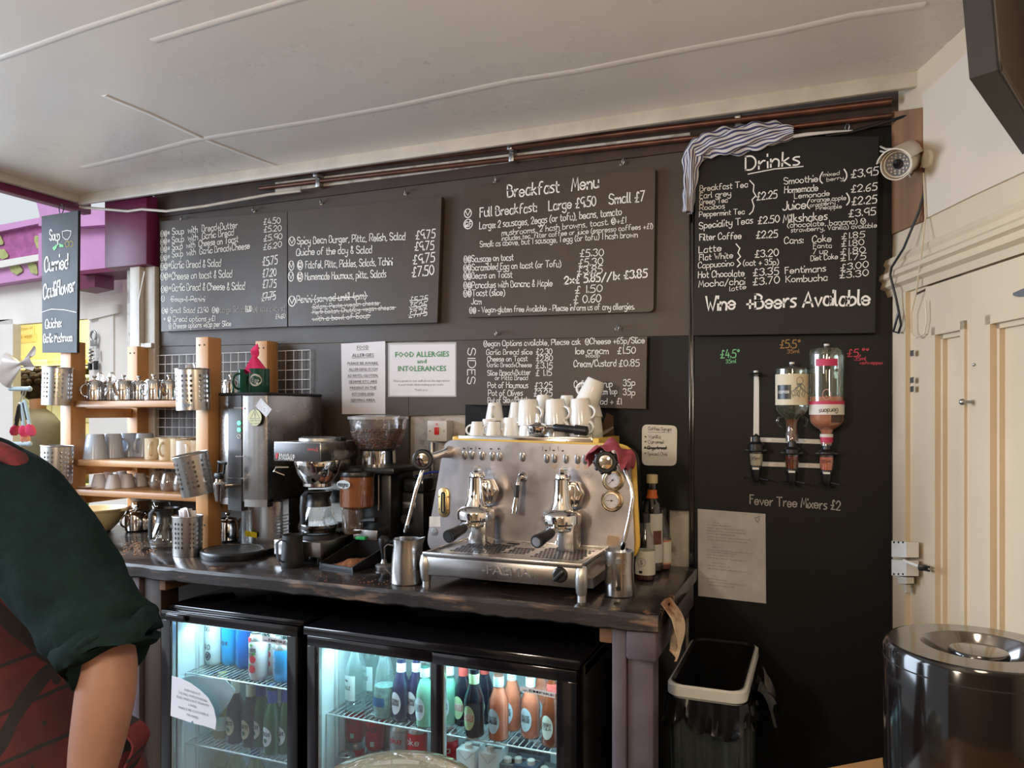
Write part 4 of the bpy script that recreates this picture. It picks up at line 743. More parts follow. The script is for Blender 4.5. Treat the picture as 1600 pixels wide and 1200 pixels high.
# under the rack, on the counter
p = V(H(150, 830, ZT)); r = T('mixing_bowl', 'cream mixing bowl with a pouring lip under the rack', 'bowl', p)
MB().lathe(shell([(.055, 0), (.062, .004), (.10, .045), (.118, .085), (.122, .098)], .006), 40).build('body', mat('cream_plastic', (.72, .60, .36), .3), r)
mb = MB(); mb.tube([(.123 * math.cos(2 * PI * i / 48), .123 * math.sin(2 * PI * i / 48), .098) for i in range(48)], .005, 8, closed=True); mb.prism([(.115, -.022), (.148, -.008), (.148, .008), (.115, .022)], .09, .102, bev=.003); o = mb.build('rim', mat('cream_plastic', (.72, .60, .36), .3), r); o.rotation_euler = (0, 0, .3)
t2 = dup(tp, H(214, 829, ZT), 1.4, 'steel pot with lid under the rack beside the cream bowl', scale=(1.4, 1.4, 1.3)); t2['group'] = 'steel pots under the rack'
t3 = dup(tp, (W(246, 826, 2.57).x, 2.57, ZT), .8, 'steel pot with lid under the rack behind the glass jug', scale=(1.3, 1.3, 1.25)); t3['group'] = 'steel pots under the rack'
t4 = dup(tp, (-2.24, 2.47, ZT), 1.5, 'steel pot behind the sachet holder and the right rack post', scale=(1.2, 1.2, 1.3)); t4['group'] = 'steel pots under the rack'
jj = None
for x, y, lab in ((-2.82, 2.57, 'glass storage jar with grey lid at the back left under the rack'), (-2.71, 2.58, 'glass storage jar with grey lid behind the cream bowl')):
    if jj is None:
        jj = T('storage_jar', lab, 'jar', (x, y, ZT), 0, 'jars behind the cream bowl'); MB().lathe([(0, 0), (.04, 0), (.043, .005), (.043, .12), (.036, .13), (0, .13)], 24).build('body', 'glassc', jj); MB().lathe([(.04, .128), (.042, .13), (.042, .15), (.038, .153), (0, .153)], 24).build('lid', mat('grey_lid', (.45, .45, .45), .4), jj)
    else: dup(jj, (x, y, ZT), 0, lab)
# glass coffee jugs
def coffee_jug(lab, loc, rz, fill):
    r = T('coffee_jug', lab, 'jug', loc, rz, 'glass coffee jugs')
    MB().lathe([(0, .001), (.048, .001), (.062, .010), (.0655, .026), (.060, .045), (.050, .072), (.040, .098), (.037, .112)], 36).build('body', 'glassc', r)
    if fill: MB().lathe([(0, .004), (.046, .004), (.060, .012), (.0635, .026), (.062, .034), (0, .034)], 32).build('coffee', mat('black_coffee', (.008, .004, .003), .08), r)
    MB().lathe([(.0415, .098), (.0385, .112), (.0355, .125), (.044, .150), (.045, .153), (.041, .153), (.033, .126), (.035, .112)], 32).build('collar', 'black', r)
    mb = MB(); mb.tube([(.034, 0, .146), (.056, 0, .149), (.068, 0, .138), (.071, 0, .10), (.069, 0, .04)], [(.006, .010), (.006, .011), (.006, .0115), (.0065, .0115), (.006, .010)], 12); mb.build('handle', 'black', r)
    mb = MB(); n_ = NB
    return r
j1 = coffee_jug('empty glass coffee jug with black handle on the counter below the rack', H(261, 855, ZT), -1.75, False)
mb = MB(); hand(mb, 'BRAVILOR', V((-.033, -.060, .047)), V((.033, -.060, .047)), V((0, .25, 1)), .009, NB, .16, jit=0); mb.build('etched_text', 'ink', j1).rotation_euler = (0, 0, 1.75)
# ================================================================ HOT WATER BOILER
ox, oy = -2.075, 2.27                                   # body from its front left corner
r = T('water_boiler', 'tall stainless steel hot water boiler with a tap, right of the rack', 'boiler', (-1.98, 2.4, ZT)); K = trl(1.98, -2.4, -ZT)
bx0, bx1 = W(343, 700, 2.27).x, W(418, 700, 2.27).x; by0, by1 = 2.27, 2.60; zt_ = W(343, 618, 2.27).z; zb_ = W(343, 790, 2.27).z
bw = bx1 - bx0
def frontp(f):            # shallow bowed front, f 0..1 across
    return V((bx0 + bw * f, by0 - .018 * math.sin(PI * f), 0))
mb = MB(K); poly = [frontp(i / 12)[:2] for i in range(13)] + [(bx1, by1), (bx0, by1)]
mb.prism(poly, zb_ + .02, zt_, bev=.004); mb.box(bx0, bx1, by0 + .12, by1, ZT + .012, zb_ + .03); mb.build('body', 'steel', r)
mb = MB(K); mb.prism([(p[0] + (p[0] - (bx0 + bx1) / 2) * .02, p[1] - .004) for p in poly[:13]] + [(bx1 + .002, by1), (bx0 - .002, by1)], zt_, zt_ + .010, bev=.003); mb.build('top_lid', 'blackm', r)
mb = MB(K); pts = [frontp(f / 20) for f in range(5, 12)]; zl_ = zb_ - .012
mb.prism([(p.x, p.y - .004) for p in pts] + [(p.x, p.y + .01) for p in pts[::-1]], zb_ + .11, zt_ - .002); mb.prism([(p.x, p.y - .0045) for p in pts] + [(p.x, p.y + .03) for p in pts[::-1]], zl_, zb_ + .106); mb.build('control_strip', mat('dark_grey_strip', (.045, .043, .045), .35), r)
mb = MB(K); pts = [frontp(f / 20) for f in range(12, 21)]; mb.prism([(p.x, p.y - .002) for p in pts] + [(p.x, p.y + .03) for p in pts[::-1]], zb_ + .004, zb_ + .03); mb.build('front_lip', 'steel', r); mb = MB(K); pts = [frontp(f / 20) for f in range(0, 6)]; mb.prism([(p.x, p.y - .002) for p in pts] + [(p.x, p.y + .03) for p in pts[::-1]], zb_ + .008, zb_ + .03); mb.build('front_lip', 'steel', r)
cx_ = frontp(.42)
def disc(mb, px, py, Yd, rad, m=0, th=.0012, ring=0):
    c = W(px, py, Yd); fr_ = frame(c, (0, -1, 0)); mb.lathe([(0, th), (rad, th), (rad, 0)] if not ring else [(rad - ring, 0), (rad - ring, th), (rad, th), (rad, 0)], 24, m, fr_)
ys = by0 - .0232
green = mat('green_light', (.05, .7, .3), .4, emit=(.1, .9, .4), es=.9)
for k, (y, m_) in enumerate(((661, green), (671.5, green), (682, 'ink'))):
    mb = MB(K); disc(mb, 373.5, y, ys, .0085, ring=(0 if k < 2 else .0015)); o = mb.build('button', m_, r)
    mb = MB(K)
    if k < 2: disc(mb, 373.5, y, ys - .001, .005, ring=.001)
    else: ribbon(mb, [W(372, 684, ys - .001), W(375, 679.5, ys - .001)], NB, .0015)
    mb.build('icon', 'ink', r)
mb = MB(K); pp(mb, ys - .0002, [('BRAVILOR', 365.5, 638.5, 377, 638.5, 2.6), ('AutoHotB', 368, 714, 381, 714, 2.2)]); mb.build('printed_text', 'ink', r, flat=True)
mb = MB(K); disc(mb, 379, 637.5, ys, .0032); mb.build('red_dot', 'red', r)
mb = MB(K); disc(mb, 398.5, 652.5, by0 - .0195, .030); o = mb.build('caution_sticker', mat('pale_yellow_sticker', (.72, .70, .38), .5), r)
mb = MB(K); ya = by0 - .0212
for L in ([(398.5, 640), (391, 654), (406, 654), (398.5, 640)],): ribbon(mb, [W(x, y, ya) for x, y in L], NB, .0018)
ribbon(mb, [W(398.5, 644.5, ya), W(398.5, 649.5, ya)], NB, .0028); ribbon(mb, [W(398.5, 651.5, ya), W(398.5, 652.5, ya)], NB, .0028); pp(mb, ya, [('CAUTION', 390, 658.8, 407, 658.8, 3), ('HOT WATER', 391.5, 663, 406, 663, 2.5)]); mb.build('caution_text', 'black', r)
c = W(412, 637, by0 - .024); q = trl(c) @ Mx.Rotation(math.radians(40), 4, 'Y')
mb = MB(K); mb.box(-.032, .032, -.001, .001, -.019, .019, mx=q); o = mb.build('paper_tag', 'paper', r)
mb = MB(K); mb.lathe([(.009, 0), (.009, .0008), (.0105, .0008), (.0105, 0)], 20, 0, q @ frame((.012, -.001, 0), (0, -1, 0)));
for zz in (.010, .004): mb.box(-.028, -.004, -.0018, -.001, zz, zz + .0015, mx=q)
mb.build('tag_print', 'dull', r)
# tap
tz = W(384, 757, by0).z; mb = MB(K); f0 = frontp(.43); mb.tube([(f0.x, f0.y, tz), (f0.x - .002, f0.y - .075, tz + .001)], .0095, 14); mb.tube([(f0.x - .002, f0.y - .06, tz), (f0.x - .002, f0.y - .066, tz)], .013, 14); tc_ = V((f0.x - .004, f0.y - .085, tz))
mb.lathe([(0, .018), (.016, .018), (.021, .01), (.020, -.004), (.015, -.03), (.012, -.052), (.0095, -.052), (.009, -.03), (0, -.03)], 20, mx=trl(tc_)); mb.lathe([(.013, .016), (.012, .028), (0, .030)], 16, mx=trl(tc_)); mb.build('tap', 'chrome', r)
mb = MB(K); mb.box(-.014, .014, -.012, .012, .026, .05, bev=.005, mx=trl(tc_)); q = trl(tc_) @ Mx.Rotation(.18, 4, 'Y'); mb.tube([(-.012, 0, .05), (-.014, 0, .085), (.012, 0, .088), (.012, 0, .05)], .0045, 10, mx=q); mb.box(-.02, .018, -.007, .007, .083, .093, bev=.003, mx=q); mb.build('tap_lever', 'black', r)
# splash back recess, yellow label and drip tray
mb = MB(K); mb.lathe([(.085, 0), (.085, zb_ - ZT - .01)], 20, 0, trl((bx0 + bx1) / 2, by0 + .125, ZT + .02), a0=PI + .1, a1=2 * PI - .1, sy=.5); mb.build('splash_plate', 'steel', r)
mb = MB(K); yl = by0 + .075; mb.slab([W(x, y, yl) for x, y in ((383, 829), (401, 832), (401, 840.5), (383, 837.5))], NB, .001); o = mb.build('warning_label', mat('yellow_label', (.78, .62, .02), .5), r)
mb = MB(K); ribbon(mb, [W(x, y, yl - .0012) for x, y in ((386, 836), (388.5, 831), (391, 837), (386, 836))], NB, .0012); mb.build('warning_print', 'black', r)
tcx, tcy = -1.972, 2.205; mb = MB(K); mb.lathe([(0, 0), (.116, 0), (.119, .006), (.119, .022), (.116, .026), (.110, .028), (.108, .022), (0, .022)], 48, 0, trl(tcx, tcy, ZT), sy=.93); mb.box(bx0 + .004, bx1 - .004, tcy + .03, by1, ZT, ZT + .02); mb.build('drip_tray', 'black', r)
mb = MB(K); mb.lathe([(0, .026), (.106, .026), (.106, .022)], 48, 0, trl(tcx, tcy, ZT), sy=.93)
random.seed(1)
for i in range(12):
    for j in range(6 * i if i else 1):
        a = 2 * PI * j / max(1, 6 * i); rr = .0085 * i; mb.lathe([(0, .0006), (.0028, .0006)], 6, 1, trl(tcx + rr * math.cos(a), tcy + rr * .93 * math.sin(a), ZT + .0258))
mb.build('drip_grid', ['dull', 'dark'], r)
mb = MB(K)
for i in range(7): mb.box(bx1 + .0002, bx1 + .0008, by0 + .04, by0 + .13 - .01 * (i % 3), ZT + .06 + i * .012, ZT + .064 + i * .012)
mb.build('rating_label', mat('pale_blue_print', (.35, .42, .5), .5), r)
# green mugs and pink cloth on the boiler
mgm = mat('dark_green_glaze', (.018, .09, .06), .12); zc = zt_ + .0105
p = W(405, 615, 2.36); m1 = cup('mug', [(.036, 0), (.038, .004), (.038, .088), (.039, .092)], (.037, .076, .037, .016, .028), mgm, 'dark green mug with a pale round badge on top of the boiler', 'mug', (p.x, p.y, zc), PI, 'green mugs on the boiler')
m2 = dup(m1, (p.x - .085, p.y + .035, zc), -1.9, 'plain dark green mug behind the badge mug on the boiler')
mb = MB()
for i, (r0, m_) in enumerate(((.0185, 1), (.0215, 0))): pass
def badge(rad, zc_, th, m, nm):
    mb = MB(); n_ = 24
    mb.add([V((0, -.0384 - th, zc_))] + [V((rad * math.cos(2 * PI * i / n_), -math.sqrt(max(0, .0384 ** 2 - (rad * math.cos(2 * PI * i / n_)) ** 2)) - th, zc_ + rad * math.sin(2 * PI * i / n_))) for i in range(n_)], [(0, 1 + i, 1 + (i + 1) % n_) for i in range(n_)])
    o = mb.build(nm, m, m1); o.rotation_euler = (0, 0, PI + .3); return o
badge(.0235, .048, .0004, mat('pale_badge', (.55, .60, .58), .4), 'badge'); badge(.0165, .048, .0010, mgm, 'badge_centre')
mb = MB(); hand(mb, 'Egg', V((-.011, -.0400, .042)), V((.011, -.0400, .042)), UP, .014, NB, .12); mb.build('badge_text', mat('pale_badge', (.55, .60, .58), .4), m1).rotation_euler = (0, 0, PI + .3)
pk = mat('hot_pink_cloth', (.78, .03, .16), .75); zr = zc + .085
def clothf(u, v):
    a = 2 * PI * v; rr = .046 * (1 - u) ** .8 + .004 + .010 * u * (1 - u) * math.sin(5 * a); z = zr + .004 + .055 * u ** 1.4 + .008 * math.sin(3 * a + 2) * (1 - u) - .008 * (1 - u); lean = .012 * u
    return V((p.x + rr * math.cos(a) - lean - .012, p.y + rr * .8 * math.sin(a), z))
def tipf(u, v): a = 2 * PI * v; w_ = .020 * math.sin(PI * min(1, u * .9 + .12)); return V((p.x - .026 + w_ * math.cos(a) + .014 * u, p.y + w_ * .35 * math.sin(a) + .004 * math.sin(8 * u), zr + .045 + .062 * u))
mb = MB(); mb.grid(clothf, 14, 40); mb.grid(tipf, 12, 20); o = mb.build('pink_cloth', pk, ang=80); tag(o, 'hot pink cloth stuffed into the green mug on the boiler', 'cloth')
o = dup(tp, W(337, 612, 2.5), 1, 'small steel teapot behind the boiler top beside the right rack post'); o.location.z = 1.5985; o['group'] = 'steel teapots on the rack'; o.location.x = -2.215; o.location.y = 2.46

# ================================================================ FILTER COFFEE MACHINE
fy = 2.17; fx0, fx1 = W(428, 700, fy).x, W(501, 700, fy).x; fz0, fz1 = W(428, 720, fy).z, W(428, 690, fy).z; fyb = 2.40
r = T('filter_coffee_machine', 'steel filter coffee machine with red and white lettering beside the boiler', 'coffee machine', (-1.67, 2.36, ZT)); K = trl(1.67, -2.36, -ZT)
mb = MB(K); mb.box(fx0, fx1, fy, fyb, fz0, fz1, bev=.003); mb.build('head', 'steel', r)
mb = MB(K); mb.box(fx0 + .003, fx1 - .003, fy - .002, fy + .002, fz0 + .003, fz1 - .003, bev=.001); o = mb.build('front_panel', mat('front_grey', (.085, .08, .08), .35, .5), r)
mb = MB(K); yy = fy - .003; pp(mb, yy, [('novo2', 481, 704, 497, 705, 5.5)]); mb.build('red_lettering', mat('red_print', (.7, .05, .04), .5), r, flat=True)
mb = MB(K); pp(mb, yy, [('BRAVILOR', 436, 713.2, 461, 715, 5), ('BONAMAT', 435.5, 718.2, 460, 720, 5)], bold=.01); mb.build('white_lettering', 'ink', r, flat=True)
mb = MB(K); mb.slab([W(x, y, yy) for x, y in ((431.5, 708), (434.5, 708), (433.5, 716.5), (430.5, 716.5))], NB, .0006); mb.build('red_logo', 'red', r)
mb = MB(K); cxm = (fx0 + fx1) / 2; mb.lathe([(0, .014), (.066, .014), (.074, .010), (.075, 0), (.068, 0)], 36, 0, trl(cxm, fy + .13, fz1)); mb.build('hot_plate', 'dull', r)
mb = MB(K); mb.box(fx1 - .05, fx1 - .01, fyb - .10, fyb - .06, fz1, fz1 + .015, bev=.003); mb.build('water_inlet', 'black', r)
mb = MB(K); mb.box(fx0 + .01, fx1 - .01, fyb - .05, fyb, ZT + .05, fz0 + .01); mb.build('column', 'steel', r)
bz1 = W(428, 843, fy).z; bz0 = W(428, 866, fy).z
mb = MB(K); mb.box(fx0, fx1, fy, fyb, bz0, bz1, bev=.003); mb.build('base', 'steel', r)
for x in (fx0 + .02, fx1 - .02):
    for y in (fy + .03, fyb - .04): mb = MB(K); mb.lathe([(0, 0), (.014, 0), (.012, bz0 - ZT + .002), (0, bz0 - ZT + .002)], 14, 0, trl(x, y, ZT)); mb.build('foot', 'black', r)
mb = MB(K); mb.lathe([(0, .010), (.066, .010), (.072, 0)], 36, 0, trl(cxm, fy + .115, bz1)); mb.build('warming_plate', 'blackm', r)
mb = MB(K); zf = fz0; mb.lathe([(.082, 0), (.084, -.008), (.074, -.045), (.060, -.072), (.052, -.082), (.052, -.092), (.046, -.096), (0, -.098)], 36, 0, trl(cxm + .005, fy + .11, zf)); o = mb.build('filter_basket', 'chrome', r)
mb = MB(K); mb.tube([(cxm - .06, fy + .03, zf - .022), (cxm - .09, fy + .0, zf - .022), (cxm - .094, fy - .004, zf - .035), (cxm - .07, fy + .02, zf - .05)], [(.004, .012)] * 4, 10); mb.build('basket_handle', 'chrome', r)
coffee_jug('glass coffee jug of black coffee on the warming plate', (cxm + .005, fy + .115, bz1 + .012), -1.7, True).scale = (1.1, 1.1, .99)
# ================================================================ GRINDER
gx, gy = -1.535, 2.42
gx = W(591, 700, gy).x
r = T('coffee_grinder', 'black coffee grinder with a clear hopper full of beans', 'grinder', (gx, gy, ZT)); zq = lambda y: W(591, y, gy).z - ZT
MB().lathe([(.062, zq(703)), (.075, zq(700)), (.096, zq(680)), (.105, zq(660)), (.106, zq(653)), (.103, zq(653)), (.093, zq(681)), (.060, zq(702))], 40).build('hopper', glass('hopper_plastic', (.92, .90, .90), .06, .07, (.8, .75, .75), .06), r)
MB().lathe([(.110, zq(655)), (.111, zq(651)), (.05, zq(648)), (0, zq(648))], 40).build('hopper_lid', glass('lid_plastic', (.9, .9, .9), .1, .1, (.85, .82, .82), .35), r)
beans = MB(); beans.lathe([(0, zq(701)), (.058, zq(701)), (.072, zq(697)), (.090, zq(681)), (.097, zq(673)), (.05, zq(671)), (0, zq(672))], 36); beans.build('bean_fill', mat('bean_brown', (.10, .042, .024), .45, 0, .6, 60, .6), r)
mb = MB(); random.seed(11)
for i in range(330):
    f = random.random(); z = zq(672) * f + zq(699) * (1 - f); rr = .072 + (.099 - .072) * f ** .7 - .001; a = random.uniform(PI * .95, PI * 2.15)
    q = frame((rr * math.cos(a), rr * math.sin(a), z), (math.cos(a), math.sin(a), -.3)) @ Mx.Rotation(random.uniform(0, 6.3), 4, 'Z'); mb.ball((0, 0, 0), .0052, 0, 5, (1, .72, .6), mx=q)
for i in range(170):
    rr = .096 * math.sqrt(random.random()); a = random.uniform(0, 6.3); q = trl(rr * math.cos(a), rr * math.sin(a), zq(671)) @ Mx.Rotation(random.uniform(0, 6.3), 4, 'Z'); mb.ball((0, 0, 0), .0052, 0, 5, (1, .72, .6), mx=q)
tag(mb.build('coffee_beans', mat('bean_skin', (.135, .058, .032), .35, 0, .5, 40), r), 'roasted brown coffee beans', kind='stuff')
MB().lathe([(.063, zq(727)), (.064, zq(724)), (.062, zq(704)), (.066, zq(702)), (.058, zq(702)), (.058, zq(727))], 32).build('collar', 'chrome', r)
mb = MB(); mb.box(-.075, .125, -.10, .14, zq(737), zq(727), bev=.008); mb.build('top_plate', 'black', r)
mb = MB(); mb.box(-.052, .072, -.03, .14, .02, zq(736), bev=.012); mb.box(-.055, .075, -.05, .14, 0, .03, bev=.008); mb.build('motor_body', 'black', r)
mb = MB(); mb.tube([(.03, -.045, zq(740)), (.03, -.045, .17)], .004, 8); mb.build('side_rod', 'steel', r)
dy = -.10; dxx = W(558, 780, gy + dy).x - gx; zr_ = lambda y: W(558, y, gy + dy).z - ZT
gj = glass('brown_doser', (.78, .60, .48), .08, .06, (.40, .15, .06), .45)
MB(trl(dxx, dy, 0)).lathe([(.052, zr_(793)), (.060, zr_(790)), (.060, zr_(742)), (.058, zr_(742)), (.057, zr_(790)), (0, zr_(792))], 36).build('doser_jar', gj, r)
MB(trl(dxx, dy, 0)).lathe([(0, zr_(788)), (.053, zr_(788)), (.055, zr_(775)), (.040, zr_(764)), (.02, zr_(758)), (0, zr_(757))], 30).build('ground_coffee', mat('ground_coffee', (.15, .055, .028), .9, 0, .4, 50, .4), r)
MB(trl(dxx, dy, 0)).lathe([(.0625, zr_(744)), (.064, zr_(741)), (.062, zr_(737)), (.03, zr_(735)), (.026, zr_(731)), (0, zr_(730))], 32).build('doser_lid', 'black', r)
MB(trl(dxx - .012, dy - .01, 0)).lathe([(0, zr_(829)), (.034, zr_(829)), (.037, zr_(825)), (.038, zr_(795)), (.034, zr_(793)), (0, zr_(793))], 28).build('dosing_chamber', glass('chamber', (.8, .76, .74), .08, .08, (.35, .25, .2), .25), r)
MB(trl(dxx - .012, dy - .01, 0)).lathe([(0, zr_(833)), (.028, zr_(833)), (.034, zr_(829)), (.034, zr_(827))], 24).build('dosing_cap', mat('brown_cap', (.12, .08, .06), .4), r)
mb = MB(); mb.tube([(dxx + .03, dy - .02, zr_(812)), (dxx + .07, dy - .03, zr_(809)), (dxx + .10, dy - .035, zr_(808))], [.007, .008, .010], 10); mb.build('dosing_lever', 'black', r)
mb = MB(); q = trl(dxx - .016, dy - .0605, zr_(755)) @ Mx.Rotation(-.12, 4, 'Z'); mb.lathe([(0, .001), (.03, .001), (.03, 0)], 28, 0, q @ frame((0, 0, 0), (0, -1, 0)), sy=.5); o = mb.build('oval_logo', mat('pale_oval', (.5, .55, .58), .4), r)
mb = MB(q); hand(mb, 'magno', V((-.022, -.0022, -.006)), V((.022, -.0022, -.006)), UP, .015, NB, .22, jit=0); mb.build('logo_text', 'black', r)
mb = MB(); mb.box(dxx - .01, dxx + .09, dy - .012, dy + .08, zr_(842), zr_(826), bev=.004); mb.build('fork', 'steel', r)
# knock-out tray with coffee grounds
a, b, c_, d_ = H(499, 887, ZT), H(551, 895, ZT), H(618, 848, ZT), H(550, 842, ZT)
c_ = V((b.x + .035, 2.33, ZT)); d_ = V((a.x + .035, 2.33, ZT)); cen = (a + b + c_ + d_) / 4
r = T('grounds_tray', 'black plastic tray of spilt ground coffee in front of the grinder', 'tray', cen); mb = MB(trl(-cen))
mb.slab([V((p.x, p.y, ZT + .008)) for p in (a, b, c_, d_)], UP, .008)
def wallq(p, q, h0, h1, th): n = (q - p).cross(UP).normalized(); mb.slab([p + n * 0, q, q + UP * h1, p + UP * h0], n, th)
wallq(a, b, .016, .016, .006); wallq(b, c_, .018, .075, .006); wallq(c_, d_, .075, .075, .006); wallq(d_, a, .075, .018, .006); mb.build('tray', 'black', r)
mb = MB(trl(-cen)); gc = a * .28 + b * .38 + c_ * .2 + d_ * .14
def hf(u, v):
    P_ = (a * (1 - u) + b * u) * (1 - v) + (d_ * (1 - u) + c_ * u) * v; P_ = P_.lerp(cen, .06); z = .010 + .02 * math.exp(-((u - .6) ** 2 / .06 + (v - .28) ** 2 / .03)) + .016 * math.exp(-((u - .75) ** 2 / .05 + (v - .6) ** 2 / .05)) - .004 * (u < .2) + .0015 * math.sin(31 * u + 17 * v)
    return V((P_.x, P_.y, ZT + z))
mb.grid(hf, 18, 22); tag(mb.build('coffee_grounds', mat('orange_grounds', (.42, .15, .055), .95, 0, .5, 90, .8), r), 'rust brown loose coffee grounds', kind='stuff')
mb = MB(trl(-cen)); p = d_ + V((.03, -.02, .075)); mb.box(p.x - .02, p.x + .02, p.y - .014, p.y + .014, p.z, p.z + .012, bev=.002); mb.build('green_clip', mat('green_clip', (.03, .42, .12), .4), r)
# tamper, dark jug, steel jugs
p = H(600, 890, ZT); r = T('tamper', 'dark grey coffee tamper standing on the counter beside the grounds tray', 'tamper', p)
MB().lathe([(0, 0), (.029, 0), (.030, .003), (.030, .014), (.026, .018), (.012, .022), (.009, .030), (.0085, .036)], 28).build('base', 'dull', r)
MB().lathe([(.0085, .034), (.0095, .05), (.016, .075), (.0195, .092), (.018, .104), (.010, .112), (0, .114)], 24).build('handle', 'black', r)
p = H(457, 885, ZT); o = pitcher('milk_jug', 'small matt black milk jug in front of the filter machine', 'jug', p, 1.25, .038, .033, .108, 'blackm', 'milk jugs')
p = H(636, 911, ZT); pitcher('milk_jug', 'steel milk jug left of the espresso machine, handle on its left', 'jug', p, .35, .049, .042, .136, 'steel', 'milk jugs')
p = H(968, 930, ZT); pitcher('milk_jug', 'steel milk jug right of the espresso machine, lip on its left', 'jug', p, 1.75, .043, .041, .128, 'steel', 'milk jugs')
# small black domestic grinder behind
p = V((W(655, 800, 2.50).x, 2.50, ZT)); r = T('bean_mill', 'small black electric mill with an oval label between grinder and espresso machine', 'grinder', p)
zz = lambda y: W(655, y, 2.45).z - ZT
mb = MB(); mb.box(-.045, .045, -.05, .10, 0, zz(770), bev=.008); mb.build('body', 'black', r)
mb = MB(); mb.box(-.043, .043, -.045, .10, zz(770), zz(748), bev=.010); mb.build('lid', mat('smoked_lid', (.02, .022, .025), .15), r)
mb = MB(); mb.box(-.04, .014, -.053, -.049, zz(795), zz(785), bev=.0025); mb.build('label_plate', 'dull', r)
mb = MB(); printed(mb, "DeLonghi", V((-.036, -.0545, zz(792.5))), V((.010, -.0545, zz(792.5))), UP, .009, NB); mb.build('label_text', 'black', r, flat=True)
MB().lathe([(0, .022), (.018, .020), (.020, 0)], 20, 0, frame((-.02, -.05, zz(812)), (0, -1, 0))).build('dial', 'blackm', r)
# ================================================================ ESPRESSO MACHINE
YPn = 2.31
r = T('espresso_machine', 'large steel two-group espresso machine with yellow sides on the counter', 'espresso machine', (-.87, 2.3, ZT)); K = trl(.87, -2.3, -ZT)
def rounded(c, rad):
    q = []; n_ = len(c)
    for i in range(n_):
        p, a, b = V(c[i]), V(c[i - 1]), V(c[(i + 1) % n_]); rr = rad[i] if isinstance(rad, (list, tuple)) else rad; da = (a - p).normalized() * rr; db = (b - p).normalized() * rr
        for k in range(7): s_ = k / 6; q.append((p + da) * (1 - s_) ** 2 + p * 2 * s_ * (1 - s_) + (p + db) * s_ * s_)
    return q
pc = [W(x, y, YPn) for x, y in ((695, 687), (984, 697), (993, 880), (664, 862))]
pf_ = rounded(pc, [.035, .06, .065, .06])
mb = MB(K); mb.slab(pf_, NB, .012); mb.build('front_panel', 'steelv', r)
mb = MB(K); mid = sum(pc, V()) / 4; big = [mid + (p - mid) * 1.004 + V((.012, .012, .005)) for p in pf_]; mb.slab(big, NB, .010); mb.build('yellow_panel', 'yellow', r)
mb = MB(K); back = [mid + (p - mid) * .93 + V((-.012, .024, 0)) for p in pf_]; mb.slab(back, NB, .26); mb.build('body', 'blackm', r)
zu = W(820, 697, 2.34).z; zu1 = W(820, 683, 2.34).z; ux0, ux1 = W(717, 690, 2.34).x, W(926, 690, 2.34).x
mb = MB(K); mb.box(ux0, ux1, 2.335, 2.345, zu - .004, zu1 + .004, bev=.004); mb.box(ux0, ux0 + .008, 2.34, 2.60, zu, zu1, bev=.002); mb.box(ux1 - .008, ux1, 2.34, 2.60, zu, zu1, bev=.002); mb.build('cup_rail', 'chrome', r)
mb = MB(K); mb.box(ux0 - .022, ux0 - .001, 2.335, 2.6, zu - .015, zu1, bev=.003); mb.box(ux1 + .001, ux1 + .022, 2.335, 2.6, zu - .015, zu1, bev=.003); mb.build('yellow_end', 'yellow', r)
mb = MB(K); mb.box(ux0, ux1, 2.345, 2.60, zu - .02, zu1 - .006); mb.build('cup_tray', 'steel', r)
# rocker buttons
yb = YPn - .0005
def pill(mb, px, py, w_, h_, y, th, m=0):
    c = W(px, py, y); pts = [(w_ * math.cos(t), (h_ - w_) * (1 if math.sin(t) >= 0 else -1) + w_ * math.sin(t)) for t in [2 * PI * i / 20 for i in range(20)]]
    mb.prism(pts, 0, th, m, frame(c, (0, -1, 0), (1, 0, 0)), bev=.0012)
for k, (x, y) in enumerate(((726, 711), (737.5, 711), (753, 712), (769, 713), (780.5, 713.5), (816.5, 714), (854.5, 716), (866.5, 716), (884.5, 717), (902.5, 717.5), (914.5, 718))):
    mb = MB(K); pill(mb, x, y, .0095, .0155, yb, .0015); o = mb.build('button', 'steel', r)
    mb = MB(K); pill(mb, x, y, .0070, .0125, yb - .0008, .005); mb.build('rocker', mat('grey_rocker', (.20, .19, .185), .3, .7), o)
mb = MB(K)
for k, (x, y) in enumerate(((725, 700.5), (736, 700.5), (749, 700.5), (767, 701), (779, 701), (853, 703.5), (865, 703.5), (879, 704))): c = W(x, y, yb - .0008); mb.lathe([(0, .0004), (.0035, .0004)], 10, 0, frame(c, (0, -1, 0)), a0=PI, a1=2 * PI); mb.box(c.x - .004, c.x + .004, c.y - .0005, c.y, c.z, c.z + .0012)
for x in (731, 743, 848, 859, 872): c = W(x, 701, yb - .0008); mb.box(c.x - .0005, c.x + .0005, c.y - .0005, c.y, c.z - .007, c.z + .007)
mb.build('cup_icons', 'black', r)
mb = MB(K); pw(mb, yb - .0008, [('12', 862, 731.5, 870, 731.5, 5), ('2', 901, 731.5, 905, 731.5, 5), ('0', 913, 731.5, 917, 731.5, 5)], .16); mb.build('yellow_marks', mat('worn_yellow', (.6, .35, .08), .6), r)
